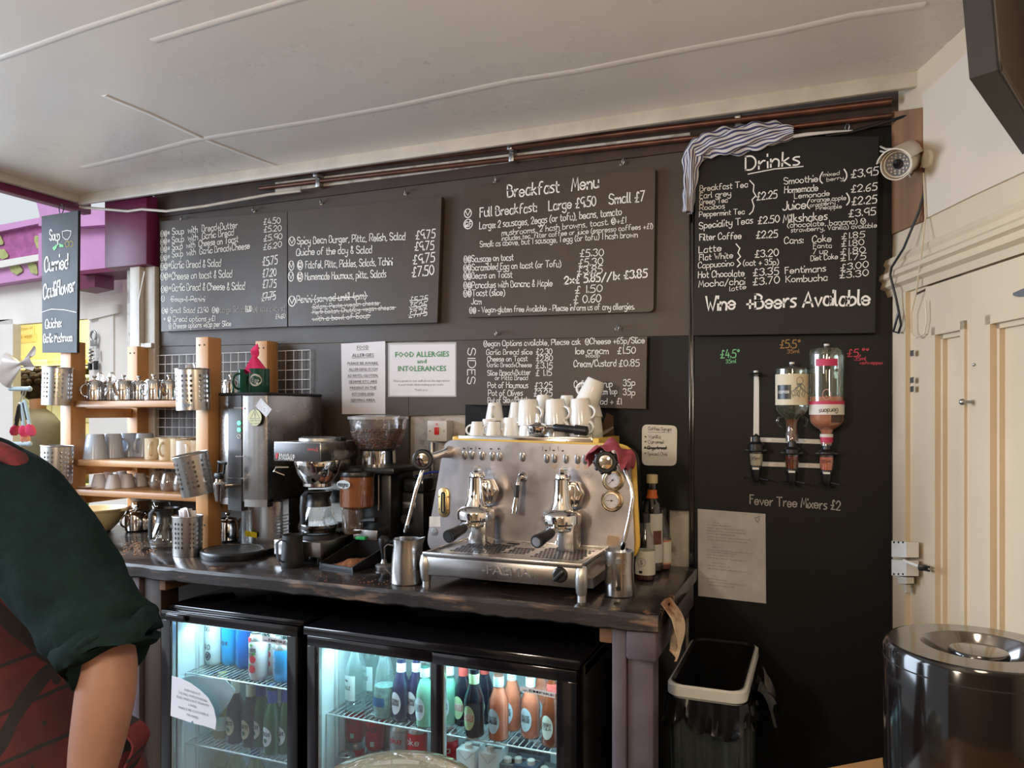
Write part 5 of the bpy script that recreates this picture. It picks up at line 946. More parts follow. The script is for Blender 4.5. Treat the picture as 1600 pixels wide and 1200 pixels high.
# group heads
def group(cx, zt, sgn):
    g = MB(K); y0 = 2.235
    g.lathe([(0, 0), (.0125, 0), (.0125, .016), (.0105, .020), (0, .020)], 6, 0, trl(cx, y0, zt)); g.lathe([(0, 0), (.021, 0), (.024, -.006), (.024, -.014), (.019, -.020)], 24, 0, trl(cx, y0, zt))
    g.lathe([(.0225, -.016), (.0235, -.05), (.027, -.085), (.036, -.106), (.053, -.114), (.0585, -.121), (.060, -.126), (.060, -.146), (.052, -.153), (0, -.155)], 32, 0, trl(cx - .004, y0 - .004, zt), sy=1.0)
    g.prism([(-.004, -.02), (.026, -.024), (.044, -.06), (.030, -.10), (-.004, -.10)], -.022, .022, 0, frame((cx + .012, y0 + .03, zt), (0, -1, 0), (1, 0, 0)), bev=.005)
    g.box(cx - .012, cx + .036, y0, YPn, zt - .095, zt - .03, bev=.006); g.box(cx - .03, cx + .04, y0 + .01, YPn, zt - .15, zt - .11, bev=.008)
    o = g.build('group_head', 'chrome', r)
    d = MB(K); d.lathe([(0, .001), (.0045, .001), (.005, 0)], 12, 0, frame((cx - .006, y0 - .029, zt - .075), (0, -1, .1))); d.build('port', 'dark', o)
    b = MB(K); b.box(cx - .008, cx + .042, y0 - .030, y0 + .048, zt - .236, zt - .145, bev=.003); b.lathe([(.012, 0), (.0105, -.012), (.007, -.014), (.007, -.024), (0, -.024)], 16, 0, trl(cx + .018, y0 + .0, zt - .234)); b.build('brew_block', 'steel', r)
    # portafilter
    z = zt - .160; dr_ = V((-.16 if sgn < 0 else -.20, -1, -.20)).normalized(); p0 = V((cx - .006, y0 - .035, z)); h = MB(K)
    h.lathe([(.049, .008), (.050, 0), (.047, -.008), (.038, -.014), (0, -.016)], 30, 0, trl(cx - .004, y0 - .004, z)); h.tube([p0, p0 + dr_ * .05], [.011, .0095], 12)
    for dx in (-.014, .016): h.tube([V((cx + dx * .5, y0 - .01, z - .018)), V((cx + dx, y0 - .02, z - .04)), V((cx + dx * 1.1, y0 - .022, z - .052))], [.0045, .004, .0045], 10)
    po = h.build('portafilter', 'chrome', r)
    h = MB(K); q = p0 + dr_ * .04; h.tube([q, q + dr_ * .012, q + dr_ * .05, q + dr_ * .082, q + dr_ * .086], [.014, .0165, .0175, .0205, .0195], 18); h.build('handle', 'black', po)
    h = MB(K); e = q + dr_ * .0865; h.lathe([(0, .001), (.0135, .001), (.014, 0)], 18, 0, frame(e, dr_)); h.build('end_cap', 'dark' if sgn < 0 else 'dull', po)
gz = W(746, 738, 2.235).z
group(W(746, 750, 2.235).x, gz, -1); group(W(880, 755, 2.235).x, W(880, 741, 2.235).z, 1)
# hot water spout
c = W(817, 745, YPn); mb = MB(K); mb.lathe([(0, .012), (.011, .012), (.016, .006), (.017, 0)], 20, 0, frame(c, (0, -1, 0))); mb.tube([c + V((0, -.01, 0)), c + V((0, -.035, -.004)), c + V((0, -.045, -.02)), c + V((-.002, -.047, -.04))], .006, 12); mb.tube([c + V((-.004, -.048, -.062)), c + V((-.010, -.050, -.112))], [.0085, .0115], 14); mb.build('water_spout', 'chrome', r)
mb = MB(K); mb.tube([c + V((-.001, -.047, -.022)), c + V((-.004, -.048, -.066))], .0078, 12); mb.build('spout_sleeve', 'black', r)
# sight glass
c = W(694, 785, YPn); mb = MB(K); fr_ = frame(c, (0, -1, 0), (1, 0, 0))
def stad(w_, h_, n_=28): return [(w_ * math.cos(t), (h_ - w_) * (1 if math.sin(t) >= 0 else -1) + w_ * math.sin(t)) for t in [2 * PI * (i + .5) / n_ for i in range(n_)]]
mb.prism(stad(.0205, .050), 0, .004, 0, fr_, bev=.001); mb.prism(stad(.0125, .040), .003, .007, 0, fr_, bev=.001)
for x, y in ((-.0165, .02), (.0165, .02), (-.0165, -.022), (.0165, -.022)): mb.ball((0, 0, 0), .003, 0, 8, mx=fr_ @ trl(x, y, .005))
mb.build('sight_glass', 'brass', r)
mb = MB(K); mb.prism(stad(.0088, .036), .0065, .0078, 0, fr_); mb.prism(stad(.002, .030, 12), .0078, .009, 1, fr_); mb.build('sight_window', ['dark', 'brass'], r)
# gauges
for k, (x, y) in enumerate(((958, 750), (956.5, 782))):
    c = W(x, y, YPn); fr_ = frame(c, (0, -1, 0), (1, 0, 0)); mb = MB(K); mb.lathe([(.034, 0), (.035, .003), (.031, .006), (.027, .004), (.026, .010), (.0225, .011), (.0225, .004)], 36, 0, fr_); 
    for a in (PI / 2, PI / 2 + 2.1, PI / 2 - 2.1): mb.ball((0, 0, 0), .0028, 0, 8, mx=fr_ @ trl(.029 * math.cos(a), .029 * math.sin(a), .005))
    g = mb.build('pressure_gauge', mat('pale_brass', (.66, .56, .42), .28, 1.0), r)
    mb = MB(K); mb.lathe([(0, .0075), (.0225, .0075)], 30, 0, fr_); mb.build('dial', 'paper', g)
    mb = MB(K); zf = .0082
    for i in range(17): a = math.radians(225 - i * 270 / 16); l0 = .016 if i % 4 == 0 else .0178; ribbon(mb, [fr_ @ V((l0 * math.cos(a), l0 * math.sin(a), zf)), fr_ @ V((.020 * math.cos(a), .020 * math.sin(a), zf))], NB, .0008)
    an = PI if k else 3.9; ribbon(mb, [fr_ @ V((-.006 * math.cos(an), -.006 * math.sin(an), zf)), fr_ @ V((.017 * math.cos(an), .017 * math.sin(an), zf))], NB, .0014); mb.lathe([(0, .0092), (.003, .0092)], 12, 0, fr_); mb.build('needle', 'black', g)
# steam valves and wands
def valve(kx, ky, Yk, ax, ay, ribs, wand):
    k_ = W(kx, ky, Yk); a_ = W(ax, ay, YPn); d = (k_ - a_).normalized(); mb = MB(K)
    mb.tube([a_, a_ + d * .02, a_ + d * .04, k_ - d * .03, k_ - d * .014], [.021, .019, .014, .012, .014], 16); v_ = mb.build('steam_valve', 'chrome', r)
    fa = (V((0, 0, EYE)) - k_).normalized() * .55 + d * .45; fr_ = frame(k_, fa.normalized()); mb = MB(K); n_ = 44; prof = [(.012, -.012), (.030, -.010), (.033, -.004), (.033, .006), (.029, .011), (.0225, .011), (.021, .008)]
    mb.lathe(prof, n_, 0, fr_)
    if ribs:
        for i in range(10): a = 2 * PI * i / 10; mb.ball((0, 0, 0), .0075, 0, 8, (1, 1, 1.2), mx=fr_ @ trl(.031 * math.cos(a), .031 * math.sin(a), 0))
    mb.build('knob', 'black', v_)
    mb = MB(K); mb.lathe([(.0225, .008), (.020, .012), (.012, .014), (0, .0145)], 28, 0, fr_); mb.build('knob_cap', 'chrome', v_)
    mb = MB(K); mb.tube(wand, [.0062] * len(wand), 12); e = wand[-1]; dd = (wand[-1] - wand[-2]).normalized(); mb.tube([e - dd * .004, e + dd * .018, e + dd * .022], [.0082, .0075, .005], 12); mb.build('steam_wand', 'chrome', v_)
valve(661, 718, 2.13, 701, 706, False, [W(672, 712, 2.19), W(659, 738, 2.16), W(651, 762, 2.15), W(643, 795, 2.14), (W(636, 822, 2.135))])
valve(946.5, 722, 2.16, 957, 716, True, [W(962, 716, 2.22), W(976, 733, 2.20), W(986, 758, 2.19), W(989, 778, 2.185), W(984, 808, 2.18), W(977, 838, 2.18), W(974.5, 848, 2.18)])
mb = MB(K)
for x, y in ((678.5, 831), (974, 857)): mb.lathe([(0, .004), (.006, .004), (.007, .003), (.013, .0025), (.0135, 0)], 20, 0, frame(W(x, y, YPn), (0, -1, 0)))
mb.build('panel_bolt', 'dull', r)
mb = MB(K); mb.slab([W(x, y, YPn - .0006) for x, y in ((671, 807), (688, 807), (688.5, 823), (670.5, 823))], NB, .0006); mb.build('tape_patch', mat('masking_tape', (.66, .61, .54), .7), r)
mb = MB(K); mb.slab([W(x, y, YPn - .0006) for x, y in ((950, 836), (968, 839), (967, 853), (947, 851))], NB, .0006); mb.build('peeling_tape', mat('brown_tape', (.52, .38, .28), .6), r)
# drip tray unit with embossed name
tx0, tx1, ty0, ty1 = -1.09, -.61, 2.02, 2.315; tz1, tz0 = 1.138, 1.068
mb = MB(K); mb.box(tx0, tx1, ty0, ty1, tz0, tz1 - .014, bev=.004); mb.box(tx0 + .05, tx1 + .02, ty0 + .05, 2.55, ZT + .03, tz0 + .02); mb.build('base_housing', 'steel', r)
mb = MB(K); mb.box(tx0 - .006, tx1 + .006, ty0 - .006, ty1, tz1 - .014, tz1 - .006, bev=.003)
for a, b, c, d in ((tx0 - .006, tx1 + .006, ty0 - .006, ty0 + .004), (tx0 - .006, tx1 + .006, ty1 - .01, ty1), (tx0 - .006, tx0 + .004, ty0, ty1), (tx1 - .004, tx1 + .006, ty0, ty1)): mb.box(a, b, c, d, tz1 - .012, tz1, bev=.002)
for (a, b, c) in ((tx0 + .05, 13, 0), (tx0 + .215, 6, 1), (tx0 + .31, 13, 0)):
    for i in range(b):
        for j in range(8 if not c else 5):
            x = a + i * .0115 + (j % 2) * .0057; y = ty0 + .075 + j * .021 + (.03 if c else 0); mb.box(x - .0042, x + .0042, y - .006, y + .006, tz1 - .0062, tz1 - .0055, 1)
for x in (tx0 + .18, tx1 - .13): mb.box(x - .02, x + .02, ty1 - .05, ty1 - .03, tz1 - .0062, tz1 - .0054, 1)
mb.build('drip_tray', ['steel', 'dark'], r)
mb = MB(K)
n0 = len(mb.v); printed(mb, '-FAEMA', V((-.905, ty0 - .003, 1.088)), V((-.755, ty0 - .003, 1.088)), UP, .024, NB)
k = len(mb.v); fr_f = list(mb.f); mb.v += [p + V((0, .004, 0)) for p in mb.v[:k]]
ec = {}
for f in fr_f:
    for a, b in zip(f, f[1:] + f[:1]): ec[(a, b)] = 1
for (a, b) in list(ec):
    if (b, a) not in ec: mb.f.append((b, a, k + a, k + b)); mb.m.append(0)
mb.build('embossed_name', 'dull', r, flat=True)
c = V((-.668, ty0, 1.102)); fr_ = frame(c, (0, -1, 0), (1, 0, 0)); mb = MB(K); mb.lathe([(0, .010), (.017, .010), (.021, .007), (.022, 0)], 28, 0, fr_); q = fr_ @ Mx.Rotation(-.75, 4, 'Z'); mb.box(-.005, .005, -.021, .021, .008, .019, bev=.003, mx=q); mb.build('dial_switch', 'black', r)
mb = MB(K); mb.lathe([(.002, .0005), (.0045, .0005)], 14, 0, frame(c + V((0, -.001, .03)), (0, -1, 0))); mb.build('dial_mark', 'whitep', r)
for x, y in ((tx0 - .004, ty0 + .015), (tx1 + .0, ty0 + .012)):
    mb = MB(K @ trl(x, y, ZT)); mb.tube([(0, 0, .0), (0, 0, .020), (0, 0, .022), (0, -.003, .03), (0, -.006, .07), (0, -.002, .092), (0, 0, .098)], [.0125, .0125, .014, .0155, .0185, .016, .012], 14, 0); mb.build('leg', mat('cast_aluminium', (.60, .59, .58), .35, .9), r)
for x, y in ((tx0 + .02, 2.52), (tx1 - .02, 2.52)):
    mb = MB(K @ trl(x, y, ZT)); mb.lathe([(0, 0), (.015, 0), (.015, .05), (0, .05)], 14); mb.build('leg', 'dull', r)
mb = MB(K); x = W(761, 853, 2.25).x; mb.tube([W(742.5, 832, 2.25), V((W(742.5, 832, 2.25).x, 2.25, tz1 - .004))], .0022, 8); mb.build('water_drip', glass('water_glass', (.9, .93, .95), .02, .2), r)
# pink cloth over the right steam valve
pc2 = mat('dusky_pink_cloth', (.38, .075, .105), .9, 0, .25, 25, .2)
A_ = W(946, 713, 2.19)
def pf2(u, v):
    s_ = (u - .5) * 2; a = PI * (.02 + .96 * v); R_ = .034 + .014 * math.sin(PI * v) + .005 * math.sin(5 * v * PI + 2 * s_) ; x = A_.x + .012 - R_ * 1.45 * math.cos(a) + .010 * s_
    z = A_.z - .012 + R_ * 1.05 * math.sin(a) - .010 * s_ * s_ + .007 * math.sin(19 * v + 7 * u) + .004 * math.sin(31 * v - 11 * u) - .018 * max(0, -math.cos(a)) - .010 * max(0, math.cos(a)); y = A_.y + .010 + .045 * s_ + .006 * math.sin(9 * v + 3 * u)
    return V((x, y, z))
mb = MB(); mb.grid(pf2, 24, 48, 0, .003); o = mb.build('dish_cloth', pc2, ang=80); tag(o, 'dusky pink dish cloth draped over the right steam valve of the machine', 'cloth')
# blue cable behind
mb = MB(); mb.tube([W(630, 755, 2.55), W(650, 744, 2.55), W(672, 738, 2.55), W(700, 736, 2.57)], .004, 8); tag(mb.build('blue_cable', mat('blue_cable', (.02, .06, .45), .4)), 'bright blue cable on the flaking wall left of the espresso machine', 'cable')
mb = MB(); mb.tube([W(675, 692, 2.64), W(675, 720, 2.63), W(677, 760, 2.63)], .012, 12); o = mb.build('grey_conduit', 'dull'); tag(o, 'short grey conduit below the red wall switch', 'pipe')

# ---------------------------------------------------------------- cups on the machine
ec_ = [(.0185, 0), (.020, .003), (.025, .03), (.0295, .055)]; lc = [(.0285, 0), (.031, .004), (.035, .03), (.0385, .058), (.040, .084)]
zc0 = zu1 - .0055; e1 = l1 = None; GRP = 'white cups on the machine'
def putcup(big, px, Y, z, rz, lab, rot=None, s=1.0):
    global e1, l1
    p = W(px, 670, Y); p.z = z
    if big:
        if l1 is None: l1 = cup('coffee_cup', lc, (.037, .066, .034, .026, .024), 'white', lab, 'cup', p, rz, GRP, True); o = l1
        else: o = dup(l1, p, rz, lab)
    else:
        if e1 is None: e1 = cup('espresso_cup', ec_, (.026, .044, .022, .012, .017), 'white', lab, 'cup', p, rz, GRP, True, hw=.0035); o = e1
        else: o = dup(e1, p, rz, lab)
    o.rotation_euler = rot or (0, 0, rz); o.scale = (s, s, s); return o
R180 = PI
putcup(False, 746, 2.385, zc0, 3.3, 'small white espresso cup at the far left of the machine top, front')
putcup(False, 772, 2.385, zc0, 3.3, 'small white espresso cup in the front row, second from the left')
putcup(False, 799, 2.41, zc0, -.35, 'white cup with its handle right, third in the front row', s=1.25)
putcup(False, 764, 2.47, zc0, .3, 'white cup behind the two front espresso cups, lower level', s=1.15)
putcup(False, 792, 2.50, zc0, 1.3, 'white cup at the back, lower level behind the third front cup', s=1.2)
putcup(False, 773, 2.49, zc0 + .057, -1.4, 'white cup stacked highest at the left, handle forward', s=1.15)
putcup(False, 808, 2.50, zc0 + .060, 1.2, 'white cup stacked behind the third front cup', s=1.12)
putcup(True, 829, 2.40, zc0, -.5, 'large white cup, bottom of the left tall stack')
putcup(True, 869, 2.405, zc0, -.5, 'large white cup, bottom of the middle stack behind the portafilter')
putcup(True, 908, 2.41, zc0, -.5, 'large white cup, bottom of the right stack')
putcup(True, 828, 2.40, zc0 + .045, -.35, 'large white cup, top of the left tall stack', (.03, -.06, -.35))
putcup(True, 870, 2.405, zc0 + .046, -.35, 'large white cup, top of the middle stack', (.03, -.06, -.35))
putcup(True, 909, 2.41, zc0 + .048, -.35, 'large white cup, top of the right stack at the front', (.03, -.05, -.35))
putcup(True, 847, 2.51, zc0, 1.4, 'large white cup in the back row between left and middle stacks, lower')
putcup(True, 886, 2.51, zc0, 1.4, 'large white cup in the back row between middle and right stacks, lower')
putcup(False, 849, 2.49, zc0 + .086, .3, 'white cup peeping up between the left and middle stacks', s=1.1)
putcup(False, 886, 2.49, zc0 + .086, 1, 'small white cup peeping up between the middle and right stacks', s=1.05)
putcup(True, 924, 2.50, zc0, 2, 'large white cup at the back right, lowest')
putcup(True, 924, 2.50, zc0 + .062, 2.6, 'large white cup at the back right, middle of its stack', (0, .28, 2.6))
putcup(True, 917, 2.49, zc0 + .118, 2.9, 'tilted white cup at the very top of the right pile', (.12, -.38, 2.9))
# spare portafilter lying on the cup rail
p = W(840, 676, 2.325); r = T('portafilter', 'spare chrome portafilter with a black handle lying on the cup rail', 'portafilter', p); r.rotation_euler = (0, .02, 0)
q = Mx.Rotation(.10, 4, 'Y')
mb = MB(trl(0, 0, .012)); mb.lathe([(0, -.018), (.030, -.016), (.036, -.006), (.036, .008), (.031, .012), (.020, .018), (.010, .022), (0, .022)], 30); mb.lathe([(.009, .018), (.008, .035), (.006, .048), (0, .048)], 14); mb.tube([(.03, 0, .006), (.062, -.002, .006)], [.009, .008], 12); mb.build('basket', 'chrome', r)
mb = MB(trl(0, 0, .012)); mb.tube([(.055, -.002, .006), (.060, -.002, .006), (.10, -.003, .003), (.125, -.004, .001), (.127, -.004, .001), (.165, -.005, -.002), (.168, -.005, -.002)], [.010, .0125, .0125, .0125, .0160, .0155, .013], 16); mb.build('handle', 'black', r)
mb = MB(); a, b = W(950, 660, 2.5), W(925, 690, 2.48); mb.tube([W(958, 668, 2.45), W(945, 676, 2.43), W(930, 684, 2.42)], [.004, .006, .004], 10); o = mb.build('glass_stirrer', 'glassc'); tag(o, 'thin clear stick lying behind the portafilter handle', 'stick')
mb = MB(); mb.slab([W(x, y, 2.61) for x, y in ((930, 694), (948, 645), (958, 650), (958, 694))], NB, .012)
tag(mb.build('amber_guard', mat('amber_sheet', (.10, .055, .03), .2)), 'dark amber guard panel at the back right of the machine top', 'panel')

# ================================================================ SYRUP BOTTLES
def bottle(nm, lab, cat, loc, prof, gm, labm=None, lz=None, cap=None, capm=None, liq=None, group=None, lab_arc=None, rz=0, seg=26):
    r = T(nm, lab, cat, loc, rz, group); MB().lathe([(0, prof[0][1])] + prof, seg).build('glass_body', gm, r)
    def rad(z):
        for (r0, z0), (r1, z1) in zip(prof, prof[1:]):
            if z0 <= z <= z1 and z1 > z0: return r0 + (r1 - r0) * (z - z0) / (z1 - z0)
        return prof[-1][0]
    if labm:
        a0, a1 = lab_arc or (0, 2 * PI); n_ = 6; MB().lathe([(rad(lz[0] + (lz[1] - lz[0]) * i / n_) + .0006, lz[0] + (lz[1] - lz[0]) * i / n_) for i in range(n_ + 1)], seg, 0, None, 1, 1, a0, a1).build('label', labm, r)
    if cap: MB().lathe([(cap[0], cap[1]), (cap[0], cap[2]), (cap[0] * .8, cap[2] + .001), (0, cap[2] + .001)], 18).build('cap', capm, r)
    if liq: MB().lathe([(0, prof[0][1] + .003)] + [(max(.001, rad(z) - .002), z) for z in [prof[0][1] + .003 + (liq[0] - .004) * i / 8 for i in range(9)]] + [(0, prof[0][1] + liq[0] - .001)], 20).build('liquid', liq[1], r)
    return r
sp_ = [(.027, 0), (.031, .004), (.031, .105), (.028, .125), (.017, .155), (.0135, .175), (.0135, .200)]
lm = mat('cream_label', (.68, .64, .58), .6); syr = mat('dark_syrup', (.06, .02, .01), .15)
s1 = bottle('syrup_bottle', 'clear syrup bottle with a cream S label, at the counter front by the jug', 'bottle', H(1008, 905, ZT), sp_, 'glassc', lm, (.018, .092), (.0155, .178, .206), 'black', (.03, syr), 'syrup bottles')
mb = MB(); hand(mb, 'S', V((-.008, -.0325, .052)), V((-.002, -.0325, .052)), UP, .012, NB, .15)
ribbon(mb, [V((-.005 + .013 * math.cos(t), -math.sqrt(.0322 ** 2 - (-.005 + .013 * math.cos(t)) ** 2) - .0008, .058 + .013 * math.sin(t))) for t in [2 * PI * i / 20 for i in range(21)]], NB, .0008); mb.box(-.012, -.002, -.0326, -.0315, .024, .032)
mb.build('label_print', 'black', s1)
s2 = bottle('syrup_bottle', 'clear syrup bottle with an orange edged label, behind the cream S bottle', 'bottle', H(1034, 888, ZT), sp_, 'glassc', lm, (.022, .095), (.0155, .178, .202), 'black', (.03, mat('red_syrup', (.14, .02, .01), .15)), 'syrup bottles')
MB().lathe([(.0318, .093), (.0319, .0985)], 26).build('label_band', mat('coral_band', (.62, .22, .12), .6), s2); MB().lathe([(.0318, .018), (.0319, .023)], 26).build('label_band', mat('coral_band', (.62, .22, .12), .6), s2)
mb = MB()
for i in range(6): mb.box(-.012 + .002 * (i % 2), .012 - .004 * (i % 3), -.0325, -.0312, .035 + i * .008, .0368 + i * .008)
mb.build('label_print', 'dull', s2)
tb = [(.033, 0), (.037, .005), (.037, .20), (.034, .222), (.020, .238), (.0155, .25), (.015, .285), (.017, .287), (.017, .296)]
s3 = bottle('spirit_bottle', 'tall bottle with cream cap and orange neck band behind the syrups', 'bottle', (W(1019, 800, 2.53).x, 2.53, ZT), tb, glass('grey_glass', (.75, .75, .72), .03, .07), mat('pale_label', (.62, .60, .56), .6), (.03, .19), (.0185, .288, .315), mat('cream_cap', (.62, .52, .30), .5), (.05, syr), 'syrup bottles', (-PI / 2 - .3, -PI / 2 + 1.3))
MB().lathe([(.0205, .239), (.0162, .25), (.0160, .266)], 22).build('neck_band', mat('orange_band', (.62, .14, .03), .5), s3)
mb = MB(); mb.lathe([(.0380, .09), (.0380, .135)], 20, 0, None, 1, 1, -PI / 2 + .3, -PI / 2 + 1.1); mb.build('label_picture', mat('brown_picture', (.20, .07, .05), .6, 0, .6, 60), s3)
# ================================================================ FRIDGES
ice = mat('cold_white_liner', (.72, .78, .80), .45); led = mat('led_strip', (.9, 1, 1), .4, emit=(.62, .93, 1.0), es=5)
shelfm = mat('chrome_wire', (.70, .74, .76), .25, .6); dg = glass('door_glass', (.93, .97, .97), .01, .05)
YFR, YBK = 2.0, 2.52
def fridge(nm, lab, x0, x1, zt, doors, shelves, lamp_e, hx):
    r = T(nm, lab, 'fridge', ((x0 + x1) / 2, 2.25, 0)); K = trl(-(x0 + x1) / 2, -2.25, 0)
    mb = MB(K); mb.box(x0, x0 + .03, YFR + .035, YBK, .04, zt - .012); mb.box(x1 - .03, x1, YFR + .035, YBK, .04, zt - .012); mb.box(x0, x1, YBK, YBK + .03, .04, zt - .012); mb.box(x0, x1, YFR + .035, YBK, .04, .12)
    mb.box(x0, x1, YFR + (.0 if hx > .02 else .032), YBK + .03, zt - .028, zt, bev=.006); mb.box(x0, x1, YFR + .05, YBK, zt - .055, zt - .028); mb.build('cabinet', 'gloss', r)
    mb = MB(K); i0, i1 = x0 + .031, x1 - .031
    mb.box(i0, i0 + .004, YFR + .04, YBK, .12, zt - .058); mb.box(i1 - .004, i1, YFR + .04, YBK, .12, zt - .058); mb.box(i0, i1, YBK - .01, YBK - .001, .12, zt - .058); mb.box(i0, i1, YFR + .04, YBK, zt - .060, zt - .056); mb.box(i0, i1, YFR + .04, YBK, .121, (.126 if hx < .02 else .203)); mb.build('liner', ice, r)
    mb = MB(K)
    for x in (i0 + .006, i1 - .018):
        for y in (YFR + .12, YBK - .10): mb.box(x, x + .012, y, y + .006, .14, zt - .1)
    mb.build('shelf_rail', shelfm, r)
    mb = MB(K); mb.box(i0 + .02, i1 - .02, YFR + .062, YFR + .078, zt - .068, zt - .061); mb.build('led_strip', led, r)
    l = lamp('fridge_lamp', 'AREA', ((x0 + x1) / 2, YFR + .085, zt - .075), lamp_e, (.50, .90, 1.0), x1 - x0 - .12, (math.radians(22), 0, 0), .03)
    for z in shelves:
        mb = MB(K); ya, yb_ = YFR + .075, YBK - .03; n_ = int((i1 - i0) / .019)
        for i in range(n_ + 1): x = i0 + .008 + (i1 - i0 - .016) * i / n_; mb.tube([(x, ya, z), (x, yb_, z)], .0017, 6)
        for y in (ya, (ya + yb_) / 2, yb_): mb.tube([(i0 + .005, y, z - .003), (i1 - .005, y, z - .003)], .003, 8)
        mb.build('wire_shelf', shelfm, r)
    for (a, b, yo, hs) in doors:
        zb, zt2 = .13, zt - hx; fw = .042; ft = .034; mb = MB(K); y0, y1 = YFR + yo, YFR + yo + .028
        mb.box(a, b, y0, y1, zt2 - ft, zt2, bev=.003); mb.box(a, b, y0, y1, zb, zb + fw, bev=.003); mb.box(a, a + fw * hs[0], y0, y1, zb + fw * .9, zt2 - ft + .002, bev=.003); mb.box(b - fw * hs[1], b, y0, y1, zb + fw * .9, zt2 - ft + .002, bev=.003); d = mb.build('door', 'gloss', r)
        mb = MB(K); mb.box(a + fw * hs[0] - .003, b - fw * hs[1] + .003, y0 + .010, y0 + .014, zb + fw - .003, zt2 - ft + .003); mb.build('glass_pane', dg, d)
        mb = MB(K); mb.box(a + fw * hs[0] - .002, a + fw * hs[0] + .004, y0 + .006, y0 + .02, zb + fw, zt2 - ft); mb.build('seal_edge', shelfm, d)
    return r, K
F1x0, F1x1, F1z = -2.105, -1.535, .885
f1, K1 = fridge('bottle_fridge', 'single door black glass fridge under the counter left, with a paper note', F1x0, F1x1, F1z, [(F1x0, F1x1, 0, (1, 1))], (.64, .395), 1.05, .012)
mb = MB(K1); mb.box(F1x0 + .03, F1x0 + .115, YFR - .012, YFR + .004, F1z - .044, F1z - .018, bev=.006); mb.build('hinge_cover', 'gloss', f1)
F2x0, F2x1, F2z = -1.515, -.605, .878; FM = -1.045
f2, K2 = fridge('bottle_fridge', 'double sliding door black glass fridge full of bottles and cans', F2x0, F2x1, F2z, [(F2x0 + .01, FM + .012, .008, (.9, .8)), (FM - .012, F2x1 - .01, -.0, (.8, 1.4))], (.582,), 2.0, .030)
# maker's plates
def empire(px, root, K, Yp):
    mb = MB(K); mb.slab([W(x, y, Yp) for x, y in px], NB, .001); mb.build('name_plate', mat('grey_plate', (.60, .62, .64), .5), root)
    (xa, ya), (xb, yb_) = px[3], px[2]; (xc, yc) = px[0]; h = ya - yc; sl = (yb_ - ya) / (xb - xa); w_ = xb - xa; mb = MB(K)
    pp(mb, Yp - .0012, [('EMPIRE', xa + w_ * .27, ya + sl * w_ * .27 - h * .27, xa + w_ * .97, ya + sl * w_ * .97 - h * .27, h * .5)], bold=.006); mb.build('plate_text', 'black', root, flat=True)
    mb = MB(K); c = W(xa + w_ * .15, ya + sl * w_ * .15 - h * .5, Yp - .0012); rr = h * .3 * 2.4 / F
    for k in range(3): ribbon(mb, [c + V((rr * 1.25 * math.cos(t), 0, rr * (.8 - .3 * k) * math.sin(t) - k * rr * .12)) for t in [PI + .2 + .28 * i for i in range(10)]], NB, rr * .28)
    mb.build('plate_logo', mat('plate_blue', (.2, .25, .32), .5), root)
empire([(409, 993.5), (447.5, 1000), (447.5, 1009.5), (409, 1002.5)], f1, K1, YFR - .0005)
empire([(812, 1072), (867, 1083), (867, 1091), (812, 1079.5)], f2, K2, YFR - .0012)
# the torn note on the left fridge door
def notepts(pts, Y): return [W(x, y, Y) for x, y in pts]
r = T('torn_note', 'torn white paper note stuck to the left fridge door', 'note', W(300, 1100, YFR)); K = trl(-W(300, 1100, YFR))
sh_ = ((268.5, 1056), (282, 1060), (297, 1067), (312, 1078), (325, 1090), (334, 1107), (338, 1125), (336.5, 1140), (318, 1134), (303, 1130.5), (301, 1126), (298, 1129), (280, 1123), (266.5, 1118.5))
mb = MB(K); mb.slab(notepts(sh_, YFR - .002), NB, .001); mb.build('sheet', 'paper', r)
kk = 12.0; ql = lambda z: [(t, 255 + a / kk, 1040 + ya / kk, 255 + b / kk, 1040 + yb_ / kk, h / kk) for t, a, ya, b, yb_, h in z]
mb = MB(K); pp(mb, YFR - .0035, ql([('EVERYONE NOTE', 400, 470, 690, 560, 42), ('THE SMALL WHITE MOUNTAIN', 285, 520, 815, 690, 46), ('ROAD WINE IS NOT VEGAN NO', 250, 600, 860, 775, 46), ('LONGER.', 470, 750, 630, 805, 46), ('MAKE SURE CUSTOMER IS', 285, 800, 845, 950, 46), ('INFORMED', 440, 935, 660, 1010, 46)])); mb.build('printed_text', mat('grey_ink', (.22, .2, .2), .8), r, flat=True)
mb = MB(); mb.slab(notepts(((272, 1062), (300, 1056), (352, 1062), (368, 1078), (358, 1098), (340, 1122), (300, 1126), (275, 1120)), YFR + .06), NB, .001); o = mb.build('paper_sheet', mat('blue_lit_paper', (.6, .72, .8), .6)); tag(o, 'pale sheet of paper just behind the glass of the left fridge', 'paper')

# ---------------------------------------------------------------- cans and bottles
CAN = [(0, .004), (.022, .004), (.0255, 0), (.027, .002), (.030, .010), (.0325, .014), (.0325, 1.0), (.0315, 1.006), (.0265, 1.018), (.0275, 1.021), (.0262, 1.022), (.0250, 1.016), (0, 1.016)]
def can(lab, loc, m, h=.15, s=1.0, text=None, tm='ink', group='cans in the fridges', rz=0, tall=False, tz=.55, vert=False, th=.017, extra=None):
    r = T('drink_can', lab, 'can', loc, rz, group); hh = h - .022
    pr = [((q, z) if z < .5 else (q, z - 1 + hh)) for q, z in CAN]
    MB().lathe(pr[:7], 26).build('body', m, r); mb = MB(); mb.lathe(pr[6:], 26); mb.build('top', 'dull', r)
    mb = MB(); mb.lathe([(0, .001), (.008, .001), (.008, 0)], 12, 0, trl(0, -.006, hh + .0165), sy=1.4); mb.build('ring_pull', 'chrome', r)
    if text: curved(r, text, .0331, hh * tz, th, tm, vert)
    return r
